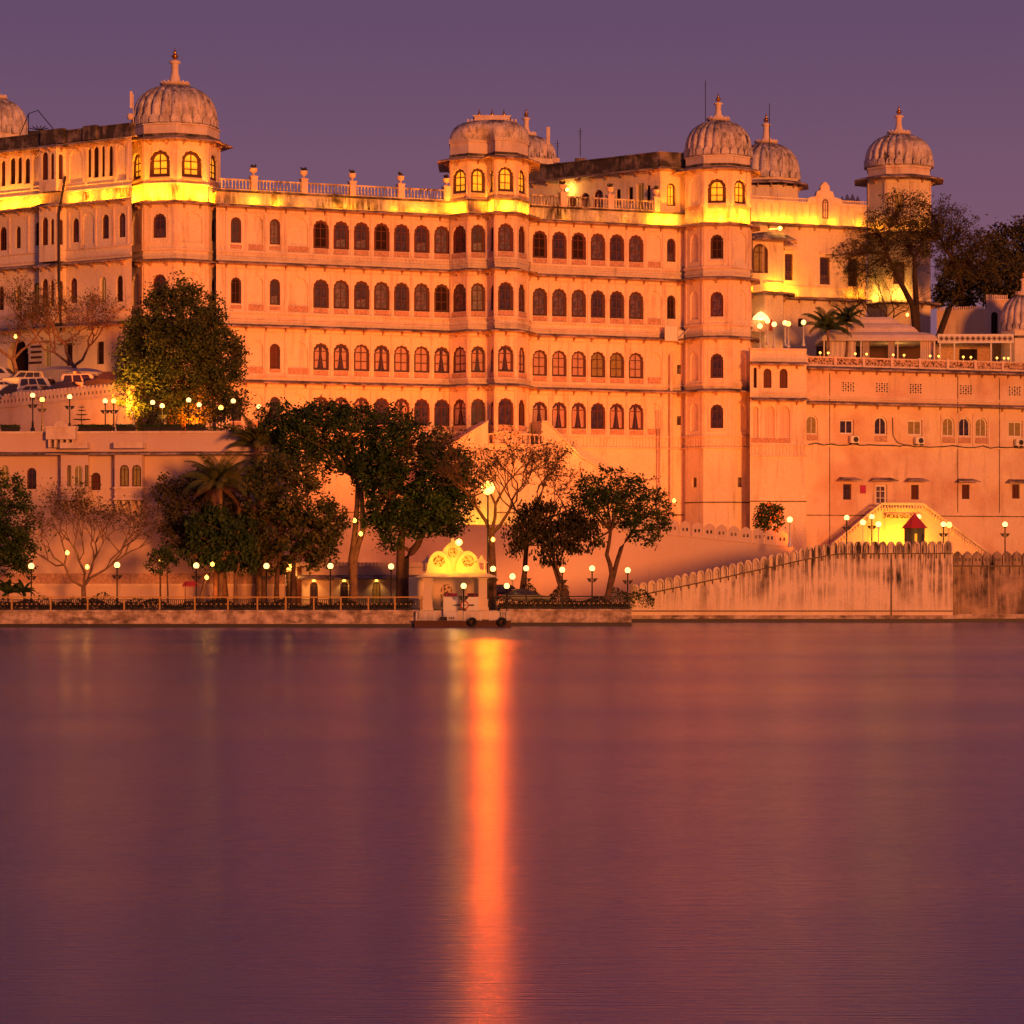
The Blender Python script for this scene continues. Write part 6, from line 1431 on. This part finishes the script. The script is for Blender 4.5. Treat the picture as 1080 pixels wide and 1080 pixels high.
for i, (px, py, rx, ry, Y, lab) in enumerate(((1040, 275, 34, 26, 372, 'dark rounded tree on the hill behind the big twisted tree'), (1072, 258, 30, 26, 380, 'topmost dark tree on the hill at the right edge'), (1015, 300, 26, 24, 362, 'dark hill tree lowest behind the right side of the big twisted tree'), (1068, 298, 34, 22, 358, 'reddish dark hill tree above the dome at the right edge'), (1100, 275, 30, 30, 376, 'hill tree beyond the right edge of the picture'))):
    tree('hill_tree', lab, 'tree', Y, 8, [[(px, 400), (px, py+ry)]], [(px, py, rx, ry), (px-rx*.5, py+ry*.5, rx*.6, ry*.6), (px+rx*.5, py+ry*.4, rx*.6, ry*.6)], 'leaf_brown', dens=.9, lsize=.6, clump=1.0, nl=30, group='dark trees on the hill', seed=50+i, twig=False)

def palm(label, Y, zb, foot, crown, L, n=17, seed=1, dry=3, r0=.2, mt='leaf_palm'):
    rnd = random.Random(seed); q = P(crown[0], crown[1], Y); f = P(foot, 0, Y); r = thing('palm_tree', (f.x, Y, zb), label, 'palm tree')
    b = MB(); b.tube([(f.x, Y, zb-.1), ((f.x+q.x)/2+.15, Y, (zb+q.z)/2), tuple(q)], [r0*1.3, r0, r0*.9], 8); b.build('trunk', M['bark_pale'], r)
    for nm, cnt, mm in (('crown', n, mt), ('dry_frond', dry, 'leaf_dry')):
        b = MB()
        for i in range(cnt):
            a = 2*math.pi*(i+rnd.uniform(-.3, .3))/max(cnt, 1)*(1 if nm == 'crown' else 1.7); el = rnd.uniform(.15, 1.45) if nm == 'crown' else rnd.uniform(-.5, .2); l = L*rnd.uniform(.8, 1.1)
            h = Vector((math.cos(a), math.sin(a), 0)); pts = []; p = Vector(q); ang = el
            for s_ in range(13):
                pts.append(Vector(p)); p = p+(h*math.cos(ang)+Vector((0, 0, math.sin(ang))))*l/12; ang -= .035+.014*s_*(1.6 if el < .7 else 1)
            b.tube(pts, [.045*(1-j/14) for j in range(13)], 3)
            sd = h.cross(Vector((0, 0, 1)))
            for j in range(1, 13):
                ll = L*.20*math.sin(math.pi*(j+1.5)/15)**.7
                for t in (0, .25, .5, .75):
                    o = pts[j-1].lerp(pts[j], t)
                    for s2 in (-1, 1):
                        d = (sd*s2*.8+h*.35+Vector((0, 0, -.75 if el < 1 else -.25))).normalized(); w = (pts[j]-pts[j-1]).normalized()*.022
                        b.poly([o-w, o+w, o+d*ll*.6+w*1.2, o+d*ll, o+d*ll*.6-w*1.2])
        if cnt: b.build(nm, M[mm], r)
    return r
palm('drooping coconut palm among the trees left of the mango tree', 243.2, 1.3, 232, (232, 512), 4.0, 34, 61, 9)
palm('upright palm crown rising in front of the right end of the house terrace', 249.3, 1.3, 272, (270, 468), 3.6, 26, 62, 2)
palm('dark spreading palm on the roof terrace, right of the white post lamps', 312, 27, 872, (873, 346), 3.3, 20, 63, 0, .14, 'leaf')
palm('second dark palm leaning over the left side of the marquee', 314, 27, 892, (893, 338), 2.6, 16, 64, 0, .12, 'leaf')
palm('low dark palm at the left end of the railing under the rounded tree', 242, 1.3, 6, (8, 625), 1.6, 18, 65, 0, .12, 'leaf')
palm('small fan palm behind the railing between lamp and rounded tree', 241.6, 1.3, 25, (24, 624), 1.3, 16, 66, 0, .1, 'leaf')
# layered conifer
q = P(86, 455, 256.5); r = thing('conifer', (q.x, q.y, 16.9), 'small conifer with flat layered branches on the house terrace', 'tree')
b = MB(); b.tube([(q.x, q.y, 16.8), (q.x, q.y, 19.6)], [.06, .02], 6); b.build('trunk', M['bark'], r); b = MB(); rr = random.Random(9)
for z, R_ in ((17.2, 1.15), (17.65, 1.0), (18.2, .85), (18.65, .5), (19.05, .35), (19.35, .2)):
    for i in range(14):
        a = i*.449+z; h = Vector((math.cos(a), math.sin(a), .08)); 
        for j in range(14): t = j/14*R_; p = Vector((q.x, q.y, z))+h*t; s_ = Vector((-h.y, h.x, 0))*.22*(1-.6*j/14); b.poly([p-s_, p+h*.1-s_*.1+Vector((0, 0, .05)), p+s_, p+h*.02])
b.build('crown', M['leaf'], r)
# garden swing
q = P(132, 455, 258); r = thing('garden_swing', (q.x, q.y, 16.9), 'white garden swing frame on the house terrace, left of the big terrace tree', 'swing')
b = MB()
for s_ in (-.9, .9):
    b.tube([(q.x+s_, q.y-.5, 16.9), (q.x+s_*.8, q.y, 18.9), (q.x+s_, q.y+.5, 16.9)], .06, 5)
b.tube([(q.x-.75, q.y, 18.9), (q.x-.3, q.y, 19.4), (q.x+.3, q.y, 19.4), (q.x+.75, q.y, 18.9)], .05, 5); b.build('frame', M['white_paint'], r)
b = MB(); b.box((q.x-.7, q.y-.3, 17.35), (1.4, 0, 0), (0, .6, 0), (0, 0, .07)); b.box((q.x-.7, q.y+.28, 17.4), (1.4, 0, 0), (0, .05, 0), (0, 0, .6)); b.build('seat', M['white_paint'], r)

# hedges and undergrowth
def hedge(px0, px1, Y, zb, h, label, mt='leaf_hedge', n=None, seed=1, d=.5):
    rnd = random.Random(seed); a, c = XY(px0, Y).x, XY(px1, Y).x; b = MB(); n = n or int((c-a)*330*h)
    for i in range(n):
        p = Vector((rnd.uniform(a, c), Y+rnd.uniform(-d, d), 0)); hh = h*(.75+.35*math.sin(p.x*1.7+seed)*math.sin(p.x*.6)); p.z = zb+rnd.uniform(0, 1)**.6*hh
        t = Vector((rnd.uniform(-1, 1), rnd.uniform(-1, 1), rnd.uniform(-.2, 1)))*.13; q = Vector((rnd.uniform(-1, 1), rnd.uniform(-1, 1), rnd.uniform(-1, 1)))*.06; b.poly([p-t, p+q, p+t, p-q])
    return solo('hedge', b, M[mt], label, 'hedge', 'hedges behind the promenade railing')
hedge(-60, 150, 236.2, 1.3, .95, 'clipped dark hedge behind the left half of the ochre railing'); hedge(150, 300, 236.2, 1.3, 1.0, 'clipped dark hedge behind the railing below the mango trees', seed=2); hedge(300, 436, 236.2, 1.3, .85, 'clipped dark hedge behind the railing in front of the arcade', seed=3)
hedge(526, 600, 241.9, 1.3, .9, 'reddish hedge behind the railing in front of the dark cars', 'leaf_brown', seed=4); hedge(600, 660, 241.9, 1.3, 1.1, 'hedge behind the railing at the foot of the umbrella-shaped tree', seed=5)
hedge(556, 600, 249, 1.3, 2.4, 'tall thin shrubs between the dark cars and the slanting trunks', 'leaf_brown', 1500, 6); hedge(40, 150, 240.5, 1.3, 1.45, 'row of low potted shrubs at the foot of the sparse bare tree', 'leaf', 900, 7)
hedge(640, 690, 250, 1.3, 1.9, 'rough shrubs where the pink wall meets the ghat wall', 'leaf', 1100, 8)
hedge(150, 270, 255.5, 16.9, .8, 'low plants on the terrace floor under the big terrace tree', 'leaf_olive', 1400, 9)
hedge(135, 162, 263, 16.9, 2.4, 'golden-lit shrubs left of the big terrace tree', 'leaf_olive', 1400, 10)
# small kiosk
q = P(201, 628, 240); r = thing('kiosk', (q.x, q.y, 1.3), 'small kiosk with scalloped red canopy beside a promenade lamp', 'kiosk')
b = MB()
for s_ in (-.45, .45): b.cbox((q.x+s_, q.y, 1.3), .06, .06, 2.2)
b.build('post', M['wood_red'], r); b = MB(); b.mesh([(q.x-.65, q.y-.5, 3.4), (q.x+.65, q.y-.5, 3.4), (q.x+.65, q.y+.5, 3.4), (q.x-.65, q.y+.5, 3.4), (q.x-.45, q.y-.3, 3.75), (q.x+.45, q.y-.3, 3.75), (q.x+.45, q.y+.3, 3.75), (q.x-.45, q.y+.3, 3.75)], [(0, 3, 2, 1), (4, 5, 6, 7), (0, 1, 5, 4), (1, 2, 6, 5), (2, 3, 7, 6), (3, 0, 4, 7)])
for j in range(7): b.poly([(q.x-.65+j*.186, q.y-.51, 3.4), (q.x-.65+(j+1)*.186, q.y-.51, 3.4), (q.x-.65+(j+.5)*.186, q.y-.51, 3.2)])
b.build('canopy', M['red'], r)

# ------------------------------------------------------------------ vehicles
def car(kind, body, loc, rz, label):
    """side profile extruded with tumblehome; x forward"""
    if kind == 'van': L, Wd_, H = 4.1, 1.6, 1.95; low = [(-2.05, .35), (-2.05, 1.05), (2.0, 1.0), (2.05, .75), (2.05, .35)]; top = [(-2.0, 1.05), (-1.9, 1.85), (-1.7, 1.93), (1.0, 1.93), (1.3, 1.82), (1.85, 1.0)]
    elif kind == 'suv': L, Wd_, H = 4.4, 1.8, 1.8; low = [(-2.2, .4), (-2.2, 1.1), (1.0, 1.12), (2.1, 1.0), (2.2, .8), (2.2, .4)]; top = [(-2.15, 1.1), (-2.0, 1.7), (-1.8, 1.8), (.3, 1.8), (.55, 1.72), (1.1, 1.1)]
    elif kind == 'sedan': L, Wd_, H = 4.3, 1.7, 1.42; low = [(-2.15, .35), (-2.15, .85), (-1.9, .92), (1.0, .92), (2.0, .78), (2.15, .6), (2.15, .35)]; top = [(-1.7, .92), (-1.0, 1.35), (-.7, 1.42), (.2, 1.42), (.45, 1.36), (1.15, .9)]
    else: L, Wd_, H = 3.7, 1.6, 1.5; low = [(-1.8, .35), (-1.85, .9), (.9, .92), (1.7, .78), (1.85, .6), (1.85, .35)]; top = [(-1.8, .9), (-1.55, 1.4), (-1.3, 1.5), (.1, 1.5), (.35, 1.43), (1.0, .9)]
    r = thing('parked_car' if kind != 'van' else 'parked_van', (0, 0, 0), label, 'van' if kind == 'van' else 'car', 'vehicles parked at the palace'); hw = Wd_/2
    b = MB(); n = len(low)
    for s_ in (0,):
        A_ = [(x, -hw, z) for x, z in low]; B_2 = [(x, hw, z) for x, z in low]; b.mesh(A_+B_2, [tuple(range(n))[::-1], tuple(range(n, 2*n))]+[(k, (k+1) % n, n+(k+1) % n, n+k) for k in range(n)])
    m = len(top); ti_ = .14
    yy = [hw-.03 if z < 1.2 and k in (0, m-1) else hw-ti_ for k, (x, z) in enumerate(top)]
    A_ = [(x, -yy[k], z) for k, (x, z) in enumerate(top)]; B_2 = [(x, yy[k], z) for k, (x, z) in enumerate(top)]
    b.mesh(A_+B_2, [tuple(range(m))[::-1], tuple(range(m, 2*m))]+[(k, k+1, m+k+1, m+k) for k in range(m-1)])
    bo = b.build('body', M[body], r)
    md = bo.modifiers.new('bevel', 'BEVEL'); md.width = .05; md.segments = 2
    b = MB(); zs_, zt_ = top[0][1]+.06, H-.16
    x0, x1 = top[0][0]+.22, top[-1][0]-.28; nW = 3 if kind != 'hatch' else 2
    tx0, tx1 = top[2][0]+.05, top[3][0]+.0
    for s_ in (-1, 1):
        for j in range(nW):
            a0, a1 = j/nW+.02, (j+1)/nW-.02; y0, y1 = s_*(hw-.035), s_*(hw-ti_+.02)
            f0 = lambda t: x0+(x1-x0)*t; f1 = lambda t: tx0+(tx1-tx0)*t
            b.poly([(f0(a0), y0+s_*.012, zs_), (f0(a1), y0+s_*.012, zs_), (f1(a1), y1+s_*.012, zt_), (f1(a0), y1+s_*.012, zt_)])
    b.build('side_window', M['glass'], r)
    b = MB(); p, q = top[-1], top[-2]; e_ = .02; hy = hw-.22
    b.poly([(p[0]-.08+e_, -hy, p[1]+.12), (p[0]-.08+e_, hy, p[1]+.12), (q[0]+.06+e_, hy, q[1]-.06), (q[0]+.06+e_, -hy, q[1]-.06)])
    p, q = top[0], top[1]; b.poly([(p[0]-.02, -hy, p[1]+.1), (p[0]-.02, hy, p[1]+.1), (q[0]-.04, hy, q[1]-.04), (q[0]-.04, -hy, q[1]-.04)]); b.build('windscreen', M['glass'], r)
    for sx in (-1, 1):
        for sy in (-1, 1):
            x = sx*L*.31; b = MB(); rg = [[(x+rr_*math.cos(t), sy*(hw-.08+d), .32+rr_*math.sin(t)) for t in [k*math.pi/8 for k in range(16)]] for rr_, d in ((.3, -.12), (.32, -.08), (.32, .06), (.28, .1), (.2, .1))]
            b.loft(rg, 0, True); w = b.build('wheel', M['tyre'], r); b = MB(); b.poly([(x+.19*math.cos(t), sy*(hw+.03), .32+.19*math.sin(t)) for t in [k*math.pi/8 for k in range(16)]]); b.build('rim', M['chrome'], w)
    for sy in (-1, 1):
        b = MB(); b.box((L/2-.03, sy*(hw-.3)-.14, .62), (.05, 0, 0), (0, .28, 0), (0, 0, .15)); b.build('headlight', M['chrome'], r)
        b = MB(); b.box((-L/2-.02, sy*(hw-.22)-.1, .7), (.05, 0, 0), (0, .2, 0), (0, 0, .2)); b.build('taillight', M['tail'], r)
    r.location = loc; r.rotation_euler = (0, 0, rz); return r
def carpx(kind, body, px, ytop, Y, rz, lab):
    H = {'van': 1.95, 'suv': 1.8, 'sedan': 1.42, 'hatch': 1.5}[kind]; q = P(px, ytop, Y); car(kind, body, (q.x, q.y, q.z-H), rad(rz), lab)
carpx('suv', 'car_white', 2, 387.5, 288, -12, 'white car at the upper left edge of the car park, cut by the picture edge')
carpx('suv', 'car_silver', 23, 391.5, 286, 200, 'silver estate car behind the white van with side windows, left part of the car park')
carpx('sedan', 'car_white', 4, 401.5, 282.5, 10, 'white saloon cut by the left edge, just above the merloned wall')
carpx('van', 'car_white', 41, 398, 279.5, -25, 'boxy white van with open side, third vehicle row above the merloned wall')
carpx('hatch', 'car_dark', 15, 405.5, 280.8, 165, 'dark hatchback with red lights nearest the merloned wall')
carpx('hatch', 'car_silver', 33, 406, 278.3, 150, 'silver hatchback peeking just over the merloned wall')
carpx('van', 'car_white', 87, 394.3, 276, -18, 'white minibus with row of side windows, rightmost white vehicle')
carpx('sedan', 'car_blue', 68, 402.5, 275.5, 155, 'dark blue car between the two white vans')
carpx('suv', 'car_dark', 115, 392.5, 275, 170, 'black off-road car parked right of the white minibus')
carpx('sedan', 'car_dark', 553, 621, 247.5, 6, 'dark saloon behind the right quay railing, nearer one')
carpx('hatch', 'car_dark', 536, 616.5, 252, 0, 'dark car half hidden behind the nearer saloon on the right quay')
# carport canopies
b = MB(); q = P(72, 388, 281)
for x0, x1, y, z in ((38, 84, 282, 388), (66, 106, 279.5, 390)):
    a, c_ = P(x0, z, y), P(x1, z, y); n = 8
    for k in range(n):
        t0, t1 = k/n, (k+1)/n; h = lambda t: .35*math.sin(math.pi*t)
        b.poly([(a.x+(c_.x-a.x)*t0, y-.8, a.z-.3+h(t0)*.3), (a.x+(c_.x-a.x)*t1, y-.8, a.z-.3+h(t1)*.3), (a.x+(c_.x-a.x)*t1, y+2.5, a.z+h(t1)), (a.x+(c_.x-a.x)*t0, y+2.5, a.z+h(t0))])
cp = thing('carport', (q.x, 282, 21.9), 'long pale fabric canopy over the cars below the leaning bare tree', 'canopy'); b.build('canopy', M['canvas'], cp); b = MB()
for px in (42, 62, 84, 104): w = XY(px, 281); b.cbox((w.x, 281.2, 21.7), .08, .08, 2.6)
b.build('post', M['white_paint'], cp)

# ------------------------------------------------------------------ people
def person(loc, rz, label, top='cloth', bottom='cloth_b', pose='stand', h=1.68):
    r = thing('person', loc, label, 'person'); me = bpy.data.meshes.new('body')
    s = h/1.68; sit = pose == 'sit'
    V = [(0, 0, .92), (0, 0, 1.12), (0, 0, 1.38), (0, 0, 1.46), (0, -.01, 1.56), (0, -.01, 1.66),
         (.10, 0, .88), (.11, -.02, .48), (.11, .02, .06), (.12, -.14, .03), (-.10, 0, .88), (-.12, -.04, .48), (-.11, 0, .06), (-.12, -.16, .03),
         (.17, 0, 1.36), (.22, .02, 1.10), (.21, -.08, .86), (.21, -.10, .78), (-.17, 0, 1.36), (-.23, .02, 1.10), (-.20, -.1, .88), (-.20, -.12, .80)]
    if sit:
        V = [(x, y, z-.42) if i in (0, 1, 2, 3, 4, 5, 14, 15, 16, 17, 18, 19, 20, 21, 6, 10) else (x, y, z) for i, (x, y, z) in enumerate(V)]
        for i, sx in ((7, .11), (11, -.12)): V[i] = (sx, -.42, .47)
        for i, sx in ((8, .11), (12, -.11)): V[i] = (sx, -.40, .06)
        for i, sx in ((9, .12), (13, -.12)): V[i] = (sx, -.55, .03)
    E = [(0, 1), (1, 2), (2, 3), (3, 4), (4, 5), (0, 6), (6, 7), (7, 8), (8, 9), (0, 10), (10, 11), (11, 12), (12, 13), (2, 14), (14, 15), (15, 16), (16, 17), (2, 18), (18, 19), (19, 20), (20, 21)]
    R_ = [.13, .12, .14, .055, .085, .07, .09, .06, .04, .035, .09, .06, .04, .035, .06, .042, .032, .03, .06, .042, .032, .03]
    me.from_pydata([(x*s, y*s, z*s) for x, y, z in V], E, []); o = bpy.data.objects.new('body', me); COL.objects.link(o); o.parent = r
    md = o.modifiers.new('skin', 'SKIN'); me.skin_vertices[0].data[0].use_root = True
    for i, q in enumerate(R_): me.skin_vertices[0].data[i].radius = (q*s, q*s*(.75 if i in (0, 1, 2) else 1))
    md = o.modifiers.new('sub', 'SUBSURF'); md.levels = 2; md.render_levels = 2; me.materials.append(M['skin'])
    def shell(nm, idx, grow, mt):
        m2 = bpy.data.meshes.new(nm); mp_ = {v: i for i, v in enumerate(idx)}
        m2.from_pydata([tuple(c*s for c in V[v]) for v in idx], [(mp_[a], mp_[c]) for a, c in E if a in mp_ and c in mp_], []); o2 = bpy.data.objects.new(nm, m2); COL.objects.link(o2); o2.parent = r
        o2.modifiers.new('skin', 'SKIN'); m2.skin_vertices[0].data[0].use_root = True
        for i, v in enumerate(idx): m2.skin_vertices[0].data[i].radius = ((R_[v]+grow)*s, (R_[v]*(.75 if v in (0, 1, 2) else 1)+grow)*s)
        k = o2.modifiers.new('sub', 'SUBSURF'); k.levels = 2; k.render_levels = 2; m2.materials.append(M[mt])
    shell('shirt', [1, 2, 0, 14, 15, 16, 18, 19, 20], .018, top); shell('trousers', [0, 6, 7, 8, 10, 11, 12], .02, bottom)
    b = MB(); hc = V[4]; b.lathe((hc[0]*s, (hc[1]+.012)*s), [(.098*s, (hc[2]+.0)*s), (.105*s, (hc[2]+.06)*s), (.085*s, (hc[2]+.12)*s), (.03*s, (hc[2]+.15)*s)], 12)
    ob = b.build('hair', M['iron'], None); ob.parent = r
    r.location = loc; r.rotation_euler = (0, 0, rz); return r
q = P(124, 399.5, 270); person((q.x, q.y, q.z-1.1), .3, 'person in a pale shirt standing at the wall just right of the black off-road car', 'cloth', 'cloth_b')
q = P(134, 399, 271); person((q.x, q.y, q.z-1.2), -.5, 'person in a dark blue shirt standing at the wall beside the big terrace tree', 'cloth_b', 'cloth_b')
b = MB(); q = P(220, 628, 239.2); b.cbox((q.x, q.y+.1, 1.3), 1.3, .4, .07+.38); solo('bench', b, M['white_paint'], 'low white bench behind the railing near the kiosk', 'bench') if 0 else None
t = thing('bench', (q.x, q.y+.1, 1.3), 'low white bench behind the railing near the kiosk', 'bench'); b = MB(); b.cbox((q.x, q.y+.1, 1.68), 1.5, .45, .07); b.build('seat', M['white_paint'], t); b = MB()
for s_ in (-.6, .6): b.cbox((q.x+s_, q.y+.1, 1.3), .1, .4, .38)
b.build('leg', M['white_paint'], t)
person((q.x, q.y+.05, 1.3), .4, 'person seated on the bench behind the promenade railing near the kiosk', 'cloth_b', 'cloth_b', 'sit')

# ------------------------------------------------------------------ floodlights at the foot of the palace (behind trees and walls), aimed at the fronts
FC = (1, .15, .004)
for p, t, pw, an in ((P(495, 556, 281), P(400, 330, 294), 10500, 120), (P(640, 553, 281), P(590, 310, 303), 14000, 120), (P(420, 552, 281), P(340, 380, 292), 5500, 120), (P(760, 548, 284), P(700, 380, 307), 9000, 110),
                     (P(350, 490, 265), P(290, 340, 291), 14000, 100), (P(870, 575, 268), P(820, 420, 305), 15000, 90), (P(1010, 590, 266), P(960, 470, 311), 18000, 120), (P(100, 412, 270), P(40, 260, 296), 8000, 110),
                     (P(205, 450, 259), P(190, 230, 290), 7000, 90)):
    spot(tuple(p), tuple(t), pw, an, FC, .6, .9)
for o in list(bpy.data.objects):
    if '_L' in o: del o['_L']
    if '_h' in o: del o['_h']
